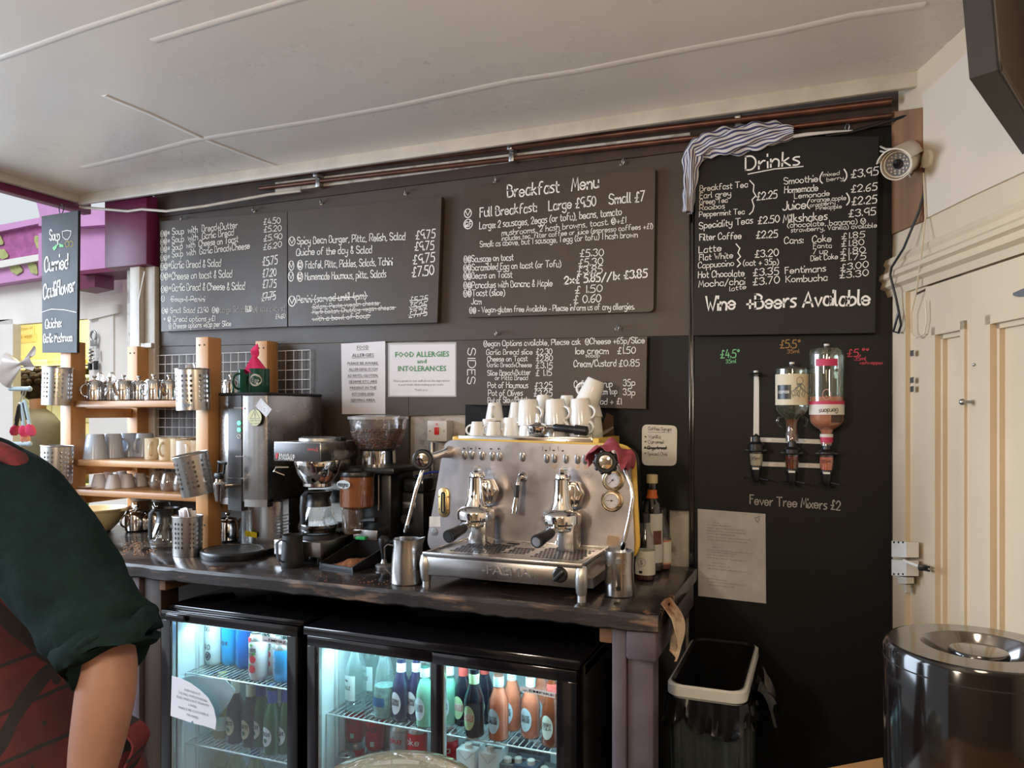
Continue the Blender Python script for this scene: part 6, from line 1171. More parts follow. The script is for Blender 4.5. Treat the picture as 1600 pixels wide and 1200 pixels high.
def curved(r, text, rad, z, h, m, vert=False, arc=.95, ang=-PI / 2 - .1, nm='lettering', wt=.2):
    mb = MB()
    if vert: hand(mb, text, V((0.3, 0, z - h * 3.2)), V((0.3, 0, z + h * 3.2)), V((-1, 0, 0)), h, (0, -1, 0), wt, 0, 0)
    else: hand(mb, text, V((-arc / 2, 0, z - h / 2)), V((arc / 2, 0, z - h / 2)), UP, h, (0, -1, 0), wt, 0, 0)
    if vert: mb.v = [V((rad * math.cos(ang + p.x * (.03 if abs(p.x) > .5 else 1) * 0 + (p.x - .3) / rad), rad * math.sin(ang + (p.x - .3) / rad), p.z)) for p in mb.v]
    else: mb.v = [V((rad * math.cos(ang + p.x), rad * math.sin(ang + p.x), p.z)) for p in mb.v]
    # stroke thickness was laid out flat: scale is fixed by the mapping above
    o = mb.build(nm, M[m] if isinstance(m, str) and m in M else m, r); return o
def patch(r, rad, z0, z1, a0, a1, m, nm='label', oval=False, n_=20):
    mb = MB(); N = n_; vs = []; fs = []
    ca, cz, ha, hz = (a0 + a1) / 2, (z0 + z1) / 2, (a1 - a0) / 2, (z1 - z0) / 2
    if oval:
        vs = [V((rad * math.cos(ca), rad * math.sin(ca), cz))]
        for k in (.5, 1):
            vs += [V((rad * math.cos(ca + ha * k * math.cos(2 * PI * i / N)), rad * math.sin(ca + ha * k * math.cos(2 * PI * i / N)), cz + hz * k * math.sin(2 * PI * i / N))) for i in range(N)]
        fs = [(0, 1 + i, 1 + (i + 1) % N) for i in range(N)] + [(1 + i, 1 + N + i, 1 + N + (i + 1) % N, 1 + (i + 1) % N) for i in range(N)]
    else:
        for i in range(N + 1):
            a = a0 + (a1 - a0) * i / N; vs += [V((rad * math.cos(a), rad * math.sin(a), z0)), V((rad * math.cos(a), rad * math.sin(a), z1))]
        fs = [(2 * i, 2 * i + 2, 2 * i + 3, 2 * i + 1) for i in range(N)]
    mb.add(vs, fs); return mb.build(nm, m, r)
# text mapped as an angle keeps its stroke: build wide strokes by using angle units of 1/radius
_h = hand
def hand_arc(r, text, rad, z, h, m, width, ang=-PI / 2 - .12, nm='lettering', wt=.17):
    mb = MB(); _h(mb, text, V((-width / 2, 0, z)), V((width / 2, 0, z)), UP, h, (0, -1, 0), wt, 0, .1)
    mb.v = [V((rad * math.cos(ang + p.x / rad), rad * math.sin(ang + p.x / rad), p.z)) for p in mb.v]; return mb.build(nm, m, r)
def hand_up(r, text, rad, z0, z1, h, m, ang=-PI / 2 - .12, nm='lettering', wt=.17):
    mb = MB(); _h(mb, text, V((h / 2, 0, z0)), V((h / 2, 0, z1)), V((-1, 0, 0)), h, (0, -1, 0), wt, 0, .1)
    mb.v = [V((rad * math.cos(ang + p.x / rad), rad * math.sin(ang + p.x / rad), p.z)) for p in mb.v]; return mb.build(nm, m, r)
inkd = mat('print_dark', (.03, .035, .05), .6); cw = mat('can_white', (.70, .72, .74), .3, .2); cblue = mat('can_sky_blue', (.02, .34, .72), .3, .3); cdb = mat('can_deep_blue', (.01, .12, .42), .3, .3); cred = mat('can_red', (.62, .01, .02), .28, .2); csil = mat('can_silver', (.62, .64, .66), .28, .7); cros = mat('can_rose', (.70, .60, .62), .35)
Z1 = .6425
def at(px, py, Y, z): p = W(px, py, Y); p.z = z; return p
def fc(lab, px, Y, m, h, **k): return can(lab, at(px, 1030, Y, Z1), m, h, group='cans on the top shelf of the left fridge', **k)
A0 = -PI / 2 - .35
o = fc('white craft beer can at the far left of the left fridge', 315, 2.24, cw, .168); hand_arc(o, 'DOG', .0331, .11, .016, inkd, .03, A0); hand_arc(o, '+ *', .0331, .05, .018, inkd, .03, A0)
o = fc('white craft beer can with black doodles, second from the left', 335, 2.18, cw, .168); hand_arc(o, 'DOG', .0331, .125, .015, inkd, .036, A0); hand_arc(o, 'H & O', .0331, .06, .016, inkd, .04, A0); hand_arc(o, '$', .0331, .025, .024, inkd, .022, A0 + .3)
o = fc('sky blue beer can with vertical lettering in the left fridge', 360, 2.20, cblue, .168); hand_up(o, 'BREWDOG', .0331, .02, .14, .014, inkd, A0 - .4); hand_arc(o, 'PUNK', .0331, .075, .013, inkd, .03, A0 + .35)
o = fc('deep blue beer can with pale lettering in the left fridge', 383, 2.19, cdb, .168); hand_up(o, 'EDITAL', .0331, .02, .14, .014, cblue, A0)
def rose(lab, px, Y):
    o = fc(lab, px, Y, cros, .155); hand_arc(o, 'THATCHERS', .0331, .098, .011, inkd, .05, A0); hand_arc(o, 'ROSÉ'.replace('É', 'E'), .0331, .080, .013, inkd, .034, A0)
    st_ = mat('strawberry', (.72, .03, .05), .4); gl_ = mat('leaf_print', (.08, .30, .05), .6)
    for k, (a, z, q) in enumerate(((.38, .073, .013), (.30, .040, .014), (-.1, .138, .009))): patch(o, .0333, z - q, z + q, A0 + a - q / .033, A0 + a + q / .033, st_, 'berry_print', True, 14)
    for a, z in ((.62, .092), (.02, .052), (.25, .120)): patch(o, .0334, z - .005, z + .005, A0 + a - .24, A0 + a + .12, gl_, 'leaf_print', True, 10)
    return o
rose('pale can with red strawberries at the front of the left fridge', 404, 2.115); rose('second strawberry can behind the front strawberry can', 427, 2.18)
o = fc('bright blue can at the right end of the left fridge', 442, 2.13, cblue, .13); hand_up(o, 'BEER', .0331, .02, .11, .016, cw, A0 - .2)
# beer bottles on the middle shelf
def beer(lab, px, Y, gm, lab_m, neck_m, txt, cap_m, z=.3975, oval=True, foil=False, kk=1.0):
    pr = [(.027, 0), (.0305, .004), (.0305, .118), (.028, .135), (.016, .168), (.0132, .185), (.0130, .222), (.0142, .224), (.0142, .231)]
    r = bottle('beer_bottle', lab, 'bottle', at(px, 1100, Y, z), pr, gm, None, None, (.0148, .224, .232), cap_m, None, 'beer bottles in the left fridge')
    patch(r, .0311, .03, .095, -PI / 2 - 1.05, -PI / 2 + .55, lab_m, 'label', oval, 22); patch(r, .0162, .172, .215, -PI, PI * .99, neck_m, 'neck_label')
    hand_arc(r, txt, .0314, .066, .012, inkd, .036, -PI / 2 - .25); patch(r, .0313, .042, .058, -PI / 2 - .5, -PI / 2 + .05, mat('label_green', (.06, .18, .10), .5), 'label_picture', True, 12)
    return r
brown = mat('brown_glass', (.018, .008, .004), .07, spec=.7, coat=.5); greeng = mat('green_glass', (.012, .075, .02), .07, spec=.7, coat=.5)
lcr = mat('beer_label_cream', (.66, .58, .40), .5); lwh = mat('beer_label_white', (.72, .74, .76), .5); nbl = mat('neck_blue', (.03, .06, .26), .5)
beer('brown beer bottle with an oval cream label, left of the pair', 368, 2.14, brown, lcr, mat('neck_cream', (.66, .62, .50), .5), 'MORETTI', inkd)
beer('brown beer bottle with an oval cream label, right of the pair', 392, 2.135, brown, lcr, mat('neck_cream', (.66, .62, .50), .5), 'MORETTI', inkd)
for px, Y, lab in ((408, 2.15, 'green beer bottle with blue neck, behind the other green one'), (426, 2.115, 'green beer bottle with blue neck, in front in the left fridge'), (447, 2.14, 'green beer bottle with blue neck at the right edge of the left fridge')): beer(lab, px, Y, greeng, lwh, nbl, 'PERONI', nbl)
wb_ = [(.032, 0), (.036, .005), (.036, .12), (.033, .14), (.016, .175), (.014, .19), (.014, .225)]
bottle('wine_bottle', 'small pale wine bottle with dark label beside the torn note', 'bottle', at(348, 1100, 2.16, .3975), wb_, glass('straw_glass', (.80, .82, .55), .03, .08, (.5, .5, .2), .15), mat('pale_green_label', (.62, .68, .60), .5), (.03, .08), (.016, .19, .226), mat('straw_cap', (.5, .46, .2), .4), (.11, mat('white_wine', (.55, .5, .18), .1)), 'wine bottles in the left fridge')
for px, m_, lab in ((317, mat('lime_cap', (.10, .55, .08), .4), 'wine bottle with bright green cap on the lower shelf'), (344, 'whitep', 'wine bottle with white cap next to the green capped bottle'), (368, 'whitep', 'wine bottle with white cap, second from the right on the lower shelf'), (399, mat('navy_cap', (.04, .08, .3), .4), 'wine bottle with dark blue cap on the lower shelf')):
    bottle('wine_bottle', lab, 'bottle', at(px, 1160, 2.20, .127), [(.034, 0), (.037, .005), (.037, .13), (.034, .155), (.016, .19), (.0145, .205), (.0145, .25)], glass('straw_glass', (.80, .82, .55), .03, .08, (.5, .5, .2), .15), mat('wine_label', (.6, .58, .5), .6), (.04, .11), (.0165, .197, .252), m_, (.12, mat('white_wine', (.55, .5, .18), .1)), 'wine bottles in the left fridge')
# right fridge, upper shelf
Z2 = .5845
gw_ = glass('water_bottle_glass', (.82, .93, .92), .02, .12, (.7, .9, .9), .08)
tall_ = [(.031, 0), (.034, .004), (.034, .125), (.030, .150), (.016, .185), (.0145, .2), (.0145, .225)]
for px, Y, lab in ((556, 2.14, 'clear water bottle with white tree label at the left of the double fridge'), (583, 2.24, 'clear water bottle with white label in the second row of the double fridge')):
    o = bottle('water_bottle', lab, 'bottle', at(px, 1090, Y, Z2), tall_, gw_, mat('ice_white_label', (.74, .82, .84), .5), (.035, .115), (.016, .205, .227), 'dull', None, 'bottles on the double fridge shelf', (-PI / 2 - 1.3, -PI / 2 + .5)); hand_arc(o, 'VALLE', .0349, .07, .011, inkd, .034, -PI / 2 - .45); hand_arc(o, '**', .0349, .09, .013, inkd, .016, -PI / 2 - .5)
o = bottle('water_bottle', 'stubby textured glass bottle with dark blue band in the double fridge', 'bottle', at(601, 1095, 2.12, Z2), [(.030, 0), (.036, .006), (.0365, .06), (.034, .10), (.026, .15), (.016, .19), (.0145, .21)], gw_, mat('navy_band', (.02, .10, .26), .5), (.04, .068), (.016, .19, .212), 'dull', (.10, mat('icy_fill', (.42, .62, .60), .4, 0, .6, 90, .8)), 'bottles on the double fridge shelf', (-PI / 2 - .75, -PI / 2 + .5))
def fent(lab, px, Y, gm, lm_, txt, cm, liq=None, z=Z2, py=1100, red=None, sc=1.0):
    pr = [(.026, 0), (.029, .004), (.029, .095), (.027, .112), (.0155, .145), (.0128, .16), (.0128, .19), (.0138, .192), (.0138, .198)]
    r = bottle('soda_bottle', lab, 'bottle', at(px, py, Y, z), pr, gm, None, None, (.0144, .191, .199), 'dull', liq, 'soda bottles in the double fridge'); r.scale = (sc, sc, sc)
    patch(r, .0296, .022, .092, -PI / 2 - .95, -PI / 2 + .45, lm_, 'label', True, 24); patch(r, .0150, .150, .178, -PI, PI * .99, cm, 'neck_label')
    if red: patch(r, .0298, .048, .068, -PI / 2 - .85, -PI / 2 + .35, red, 'label_band')
    for k, t in enumerate(txt): hand_arc(r, t, .0300, .061 - k * .011, .0085, inkd if not red else 'ink', .030, -PI / 2 - .25)
    return r
bdk = mat('cola_glass', (.008, .010, .018), .06, spec=.7, coat=.6); bpu = mat('violet_glass', (.016, .018, .055), .06, spec=.7, coat=.6)
lgr = mat('lime_label', (.50, .64, .36), .5); lpw = mat('lilac_label', (.66, .66, .74), .5); lbl = mat('sky_label', (.56, .70, .80), .5); lrd = mat('red_band', (.45, .06, .05), .5)
pinkg = glass('pink_glass', (.96, .70, .60), .03, .08); plq = mat('pink_lemonade', (.80, .42, .32), .12); ggl = glass('mint_glass', (.70, .92, .84), .03, .1); glq = mat('mint_drink', (.50, .72, .64), .15)
fent('dark violet soda bottle with lilac label, left of its pair', 627, 2.12, bpu, lpw, ('VICTORIAN', 'LEMONADE'), lpw); fent('dark violet soda bottle with lilac label, right of its pair', 651, 2.14, bpu, lpw, ('VICTORIAN', 'LEMONADE'), lpw)
fent('pale mint soda bottle at the right edge of the left sliding door', 664, 2.105, ggl, lbl, ('ELDER', 'FLOWER'), lbl, (.14, glq)); fent('pale mint soda bottle at the left of the right sliding door', 702, 2.15, ggl, lbl, ('ELDER', 'FLOWER'), lbl, (.14, glq))
fent('dark ginger beer bottle at the left behind the front one', 724, 2.16, bdk, lgr, ('GINGER', 'BEER'), lrd, red=lrd); fent('dark ginger beer bottle standing at the very front', 741, 2.095, bdk, lgr, ('GINGER', 'BEER'), lgr, red=lrd, sc=1.04); fent('dark ginger beer bottle behind, between front dark and pink bottles', 757, 2.20, bdk, lgr, ('GINGER', 'BEER'), lrd, red=lrd)
fent('pink lemonade bottle at the very front', 779, 2.10, pinkg, lbl, ('ROSE', 'LEMONADE'), lbl, (.15, plq), sc=1.04); fent('pink lemonade bottle just behind the front pink one', 800, 2.18, pinkg, lbl, ('ROSE', 'LEMONADE'), lbl, (.15, plq)); fent('pink lemonade bottle in the middle right, label facing left', 829, 2.15, pinkg, lbl, ('ROSE', 'LEMONADE'), lbl, (.15, plq)); fent('pink lemonade bottle at the back right of the shelf', 846, 2.24, pinkg, lbl, ('ROSE', 'LEMONADE'), lbl, (.15, plq)); fent('amber soda bottle with red edged label at the right edge', 862, 2.12, mat('amber_glass', (.16, .03, .01), .06, coat=.5), mat('cherry_label', (.62, .70, .62), .5), ('CHERRY', 'COLA'), lrd)
# cans and cartons below
Zf = .2045
def cola(lab, px, py, Y, z, m, txt, tm, group): 
    o = can(lab, at(px, py, Y, z), m, .122, group=group); hand_arc(o, txt, .0331, .066, .021, tm, .062, -PI / 2 - .3, wt=.13); patch(o, .0332, .018, .034, -PI / 2 + .05, -PI / 2 + .45, mat('label_tick', (.45, .55, .5), .5), 'recycling_mark'); return o
Gc = 'soft drink cans in the double fridge'
rows = [(555, 2.20, 3, cred, 'Cola', inkd, 'red cola can', 'the left pile'), (586, 2.17, 3, cred, 'Cola', inkd, 'red cola can', 'the pile right of the left one'), (541, 2.10, 2, cred, 'Cola', inkd, 'red cola can', 'the low front left pile, shiny lid showing'), (579, 2.09, 2, cred, 'Cola', inkd, 'red cola can', 'the low front pile under the second pile'), (625, 2.12, 3, csil, 'Coke', cred, 'silver diet cola can', 'the front silver pile'), (609, 2.22, 3, csil, 'Coke', cred, 'silver diet cola can', 'the silver pile behind'), (652, 2.13, 3, cred, 'Coke', cw, 'red white-lettered can', 'the pile by the door divider'), (700, 2.12, 3, cred, 'Cola', cw, 'red cola can', 'the pile behind the right sliding door')]
for px, Y, n_, m_, t_, tm, kind_, pile in rows:
    for k in range(n_): cola(kind_ + (', on top of ', ', second from the top of ', ', at the bottom of ')[n_ - 1 - k] + pile, px, 1130, Y, Zf + .123 * k, m_, t_, tm, Gc)
wcart = mat('white_carton', (.70, .75, .78), .5, 0, .05, 5); dcart = mat('navy_carton', (.04, .07, .12), .45); gcart = mat('grey_carton', (.12, .14, .15), .45)
def carton(lab, px, Y, w_, d, h, m, tm, txt, z=Zf, rz=0):
    r = T('drink_carton', lab, 'carton', at(px, 1180, Y, z), rz, 'cartons in the double fridge'); mb = MB(); mb.box(-w_ / 2, w_ / 2, 0, d, 0, h, bev=.002); mb.build('carton', m, r)
    mb = MB(); mb.box(-w_ / 2 + .004, w_ / 2 - .004, d * .45, d * .55, h, h + .004); ribbon(mb, [V((-w_ / 2 + .006, -.0006, h - .004)), V((0, -.0006, h - .03)), V((w_ / 2 - .006, -.0006, h - .004))], NB, .0012); mb.build('top_seam', tm, r)
    mb = MB(); mb.lathe([(.012, 0), (.012, .012), (.010, .014), (0, .014)], 16, 0, trl(0, d * .25, h)); mb.build('screw_cap', 'whitep', r)
    if txt: mb = MB(); printed(mb, txt, V((-w_ * .38, -.0008, h * .80)), V((w_ * .38, -.0008, h * .80)), UP, .012, NB); mb.build('lettering', 'ink' if m is not wcart else inkd, r, flat=True)
    if m is wcart: mb = MB(); mb.ball((0, -.0006, h - .07), .014, 0, 12, (1, .05, 1)); mb.build('round_print', mat('mustard_print', (.5, .42, .12), .5), r)
    return r
carton('white drink carton, left of the two white ones', 727, 2.10, .062, .09, .325, wcart, 'dull', None); carton('white drink carton, right of the two white ones', 762, 2.095, .062, .09, .33, wcart, 'dull', None)
for i, (px, Y, h, m_, lab) in enumerate(((789, 2.11, .30, gcart, 'dark grey carton next to the white cartons'), (806, 2.12, .30, dcart, 'navy carton, second of the dark row'), (826, 2.10, .31, dcart, 'navy carton, third of the dark row'), (847, 2.10, .295, gcart, 'dark grey carton near the right edge of the fridge'), (800, 2.25, .30, dcart, 'navy carton at the back left of the dark row'), (835, 2.25, .30, dcart, 'navy carton at the back right of the dark row'))): carton(lab, px, Y, .048, .085, h, m_, 'dull', 'Kitzan' if 0 else ('Kitkens' if 0 else None))
# ================================================================ OPTICS ON THE BLACK WALL
YO = YW - .0
def oz(px, py, Y=2.6): return W(px, py, Y)
def rail(lab, pts):
    c = [W(x, y, YO - .004) for x, y in pts]; mb = MB(); mb.slab(c, NB, .012); o = mb.build('optic_rail', 'whitep', loc=c[0]); tag(o, lab, 'rail', 'white optic rails')
    mb = MB(trl(-c[0]))
    for f in (.30, .72): p = c[0].lerp(c[1], f) * .5 + c[3].lerp(c[2], f) * .5; mb.lathe([(0, .001), (.004, .001), (.0045, 0)], 12, 0, frame(p, (0, -1, 0)))
    mb.build('screw', 'dull', o)
rail('upper white horizontal rail holding the three drink measures', ((1173, 683), (1292, 687), (1292, 694), (1173, 690)))
rail('lower white horizontal rail below the three drink measures', ((1176, 721), (1300, 725), (1300, 732), (1176, 728)))
c = [W(x, y, YO - .004) for x, y in ((1178, 588), (1186, 588), (1186, 690), (1177, 690))]; mb = MB(); mb.slab(c, NB, .012); mb.slab([W(x, y, YO - .010) for x, y in ((1179, 588), (1185, 588), (1186, 600), (1178, 600))], NB, .012); r = mb.build('bottle_cradle', 'whitep', loc=c[0]); tag(r, 'white upright arm with a black empty bottle cradle at the left', 'rail')
mb = MB(trl(-c[0])); p = W(1181, 584, YO - .05); mb.lathe([(0, .004), (.019, .002), (.022, -.003), (.008, -.006), (0, -.006)], 20, 0, trl(p)); mb.tube([p, p + V((0, .055, -.003))], .005, 8); mb.build('cradle_cap', 'black', r); MB(trl(-c[0])).lathe([(0, .010), (.0065, .010), (.0068, .004)], 14, 0, trl(p)).build('white_cap', 'whitep', r)
def optic(lab, px, top, chtop, chbot, bot, fill, flab):
    p = W(px, top, YO - .055); z = lambda y: W(px, y, YO - .055).z - p.z; r = T('drink_measure', lab, 'drink dispenser', p, 0, 'drink measures on the wall')
    mb = MB(); mb.lathe([(0, z(top - 5)), (.012, z(top)), (.0135, z(top + 8)), (.020, z(top + 10)), (.026, z(top + 12)), (.026, z(chtop - 2)), (.020, z(chtop))], 22); mb.box(-.034, .034, -.014, .014, z(chtop - 1), z(chtop - 4), bev=.002); mb.box(-.012, .012, 0, .05, z(chtop), z(top + 6), bev=.003); mb.build('valve_body', 'black', r)
    MB().lathe([(.0225, z(chtop)), (.0215, z((chtop + chbot) / 2)), (.0185, z(chbot))], 22).build('chamber', glass('chamber_clear', (.9, .88, .85), .03, .10), r)
    MB().lathe([(0, z(chtop + 3)), (.0205, z(chtop + 3)), (.0195, z((chtop + chbot) / 2)), (.0168, z(chbot - 1)), (0, z(chbot - 1))], 20).build('measure', fill, r)
    mb = MB(); hand(mb, flab, V((-.015, -.0245, z(chtop + 12))), V((.015, -.0245, z(chtop + 11))), UP, .010, NB, .12); mb.build('measure_text', 'blackm', r)
    mb = MB(); mb.lathe([(.019, z(chbot)), (.020, z(chbot + 3)), (.016, z(chbot + 5)), (.014, z(bot - 4)), (.010, z(bot)), (.005, z(bot + 4)), (0, z(bot + 4))], 20); mb.tube([(-.012, -.004, z(bot - 3)), (-.028, -.018, z(bot - 4)), (-.033, -.024, z(bot - 3))], [.004, .0035, .004], 8); mb.tube([(.012, -.004, z(bot - 3)), (.032, -.016, z(bot - 1)), (.040, -.020, z(bot - 1))], [.004, .0035, .004], 8); mb.build('push_lever', 'black', r)
    mb = MB(); mb.box(-.010, .010, -.0205, -.017, z(chbot + 5), z(chbot + 2)); mb.build('level_mark', 'whitep', r); return r
rum = mat('dark_rum', (.16, .030, .012), .1); gin = mat('pink_gin', (.66, .20, .14), .12); clr = mat('pale_spirit', (.55, .52, .44), .15)
optic('left drink measure with no bottle, pale liquid in its chamber', 1181.5, 682, 706, 728, 750, clr, '35ml'); optic('middle drink measure under the rum bottle, dark red chamber', 1237.5, 690, 710, 733, 755, rum, '35ml'); optic('right drink measure under the pink gin bottle, pink chamber', 1291.5, 694, 711, 735, 757, gin, '35ml')
# upside-down bottles
def invb(nm, lab, px, prof_px, gm, Y=None):
    Y = YO - .055; p = W(px, prof_px[-1][1], Y); r = T(nm, lab, 'bottle', p, 0, 'upside-down bottles on the wall'); k = (p - E0).y / F / 1.05; Z_ = lambda y: W(px, y, Y).z - p.z; d = (-SN * (p - E0).x + CS * (p - E0).y) / F
    pr = [(w_ * d, Z_(y)) for w_, y in prof_px]; MB().lathe([(0, pr[0][1])] + pr, 32).build('glass_body', gm, r); return r, Z_, d
ob = glass('optic_glass', (.84, .88, .80), .02, .10, (.5, .55, .4), .06)
kp = [(22, 574), (24.5, 577), (24.8, 582), (24.8, 632), (24, 640), (20, 648), (12, 653), (9, 660), (9, 676), (10, 678), (10, 690)]
r, Z_, d = invb('rum_bottle', 'upside-down rum bottle with cream octopus label and glass ear handles', 1237.5, kp, ob)
patch(r, 24.9 * d + .0005, Z_(633), Z_(585), -PI / 2 - 1.35, -PI / 2 + 1.35, mat('rum_label', (.66, .58, .42), .6), 'label'); patch(r, 24.9 * d + .0009, Z_(624), Z_(602), -PI / 2 - .95, -PI / 2 - .02, 'black', 'black_label')
hand_arc(r, 'KRAKEN', 24.9 * d + .0013, Z_(611), .008, 'ink', -.030, -PI / 2 - .5) if 0 else None
mb = MB(); rr = 24.9 * d + .0013; hand(mb, 'KRAKEN', V((.018, 0, Z_(611))), V((-.018, 0, Z_(611))), -UP, .008, NB, .16); mb.v = [V((rr * math.cos(-PI / 2 - .5 + p_.x / rr), rr * math.sin(-PI / 2 - .5 + p_.x / rr), p_.z)) for p_ in mb.v]; mb.build('label_text', 'ink', r)
mb = MB(); random.seed(4)
def arcpt(a, z): return V((rr * math.cos(-PI / 2 + a), rr * math.sin(-PI / 2 + a), z))
for i in range(8):
    a0_, z0_ = .5 + random.uniform(-.12, .12), Z_(600) ; dx = random.uniform(-.5, .75); pts = [arcpt(a0_ + dx * t + .10 * math.sin(9 * t + i), z0_ - .042 * t * random.uniform(.85, 1.05)) for t in [k / 10 for k in range(11)]]; ribbon(mb, pts, NB, .0022)
ribbon(mb, [arcpt(.5 + .20 * math.cos(t), Z_(596) + .012 * math.sin(t)) for t in [2 * PI * i / 16 for i in range(17)]], NB, .0018); mb.build('octopus_drawing', mat('grey_drawing', (.22, .21, .18), .7), r)
MB().lathe([(0, Z_(652)), (11 * d, Z_(655)), (8.2 * d, Z_(660)), (8.2 * d, Z_(688)), (0, Z_(688))], 22).build('rum', rum, r)
for s_ in (-1, 1):
    mb = MB(); q = V((s_ * 17 * d, 0, Z_(659))); mb.tube([q + V((s_ * .010 * math.cos(t), 0, .015 * math.sin(t))) for t in [-PI * .6 + PI * 1.3 * i / 10 for i in range(11)]], .004, 10); mb.build('ear_handle', 'glassc', r)
MB().lathe([(0, Z_(569)), (4 * d, Z_(569)), (4.2 * d, Z_(572)), (12 * d, Z_(573)), (14 * d, Z_(576)), (0, Z_(576))], 20).build('base_clip', 'black', r); MB().lathe([(0, Z_(566)), (4 * d, Z_(566)), (4 * d, Z_(569)), (0, Z_(569))], 16).build('white_cap', 'whitep', r)
gp_ = [(23, 545), (25.5, 549), (25.6, 556), (25.6, 655), (25, 660), (20, 666), (11, 671), (9, 676), (8.5, 690), (9, 696)]
r, Z_, d = invb('gin_bottle', 'taller upside-down pink gin bottle with white label, rightmost', 1291.5, gp_, ob)
MB().lathe([(0, Z_(619)), (24.6 * d, Z_(620)), (24.6 * d, Z_(655)), (24 * d, Z_(659)), (19.5 * d, Z_(665)), (10 * d, Z_(671)), (8 * d, Z_(676)), (7.6 * d, Z_(694)), (0, Z_(694))], 26).build('gin', gin, r)
patch(r, 25.7 * d + .0005, Z_(648), Z_(632), -PI / 2 - 1.4, -PI / 2 + 1.4, mat('gin_label', (.66, .62, .56), .6), 'label'); patch(r, 25.7 * d + .0008, Z_(632), Z_(627), -PI / 2 - 1.4, -PI / 2 + 1.4, mat('raspberry_band', (.50, .03, .09), .5), 'red_band'); patch(r, 25.7 * d + .0008, Z_(573), Z_(562), -PI / 2 - .65, -PI / 2 + .65, mat('raspberry_band', (.50, .03, .09), .5), 'red_plate')
patch(r, 25.7 * d + .0010, Z_(660), Z_(648), -PI / 2 + .25, -PI / 2 + 1.0, mat('brown_patch', (.06, .03, .02), .6), 'duty_stamp'); patch(r, 9.0 * d + .0008, Z_(691), Z_(683), -PI, PI * .99, mat('raspberry_band', (.50, .03, .09), .5), 'neck_band'); patch(r, 9.2 * d + .0008, Z_(683), Z_(678), -PI, PI * .99, mat('gin_label', (.66, .62, .56), .6), 'neck_ring')
rr = 25.7 * d + .0012; mb = MB(); hand(mb, 'Gordons', V((.034, 0, Z_(638.5))), V((-.022, 0, Z_(640))), -UP, .014, NB, .13); mb.v = [arcpt(p_.x / rr, p_.z) for p_ in mb.v]; mb.build('label_text', 'black', r)
mb = MB(); ribbon(mb, [arcpt(.22 * math.cos(t), Z_(617) + .016 * math.sin(t)) for t in [2 * PI * i / 20 for i in range(21)]], NB, .0018); mb.build('round_emblem', mat('pink_line', (.65, .30, .30), .6), r)
MB().lathe([(0, Z_(541)), (4 * d, Z_(541)), (4.2 * d, Z_(544)), (10 * d, Z_(544.5)), (0, Z_(546))], 18).build('base_clip', 'black', r); MB().lathe([(0, Z_(537.5)), (4 * d, Z_(537.5)), (4 * d, Z_(540.5)), (0, Z_(540.5))], 16).build('white_cap', 'whitep', r)
# ================================================================ CCTV CAMERA
a, b = D(1402, 257, 2.13), D(1434, 240, 2.30); dcm = (a - b).normalized(); r = T('security_camera', 'white bullet security camera with a ring of lights, beside the drinks board', 'security camera', R(1440, 240, 0)); K = trl(-R(1440, 240, 0)) @ trl(a) @ Mx.Scale(1.18, 4) @ trl(-a)
fr_ = frame(a, dcm)
mb = MB(K); mb.lathe([(0, -.15), (.026, -.15), (.0315, -.14), (.0315, -.004), (.030, 0), (.0275, 0), (.027, -.008)], 32, 0, fr_); mb.build('body', mat('ivory_plastic', (.66, .60, .51), .4), r)
mb = MB(K); mb.lathe([(.031, -.03), (.0335, -.03), (.0345, .012), (.0325, .012), (.0315, -.02)], 36, 0, fr_); mb.build('bezel', mat('ivory_plastic', (.66, .60, .51), .4), r)
mb = MB(K); up_ = (UP - dcm * UP.dot(dcm)).normalized(); sd_ = dcm.cross(up_); n_ = 12; vs = []
for k in (-.16, .03):
    for th in (0, .0025): vs += [a + dcm * k + up_ * ((.0375 + th) * math.cos(t)) + sd_ * ((.0375 + th) * math.sin(t)) for t in [-1.25 + 2.5 * i / n_ for i in range(n_ + 1)]]
N = n_ + 1; fs = []
for i in range(n_): fs += [(i, i + 1, 2 * N + i + 1, 2 * N + i), (N + i, 3 * N + i, 3 * N + i + 1, N + i + 1), (i, N + i, N + i + 1, i + 1), (2 * N + i, 2 * N + i + 1, 3 * N + i + 1, 3 * N + i)]
mb.add(vs, fs); mb.build('sun_shield', mat('ivory_plastic', (.66, .60, .51), .4), r)
mb = MB(K); mb.lathe([(0, -.006), (.027, -.006)], 30, 0, fr_); mb.build('face', mat('grey_face', (.16, .17, .18), .3), r)
for rad_, n_ in ((.0215, 14), (.016, 10)):
    for i in range(n_): t = 2 * PI * i / n_; mb = MB(K); mb.ball((0, 0, 0), .0026, 0, 6, mx=fr_ @ trl(rad_ * math.cos(t), rad_ * math.sin(t), -.005)); mb.build('led', mat('ir_led', (.55, .50, .46), .15), r)
mb = MB(K); mb.lathe([(0, -.001), (.009, -.002), (.0115, -.006)], 20, 0, fr_); mb.build('lens', 'gloss', r)
mb = MB(K); w0 = a - dcm * .11; mb.tube([w0 - up_ * .03, w0 - up_ * .045 + V((.01, .02, 0)), R(1446, 250, .03)], [.009, .008, .010], 12); q = R(1446, 250, .03); mb.lathe([(0, .012), (.02, .012), (.022, 0)], 20, 0, frame(q, RN)); mb.build('bracket', mat('ivory_plastic', (.66, .60, .51), .4), r)
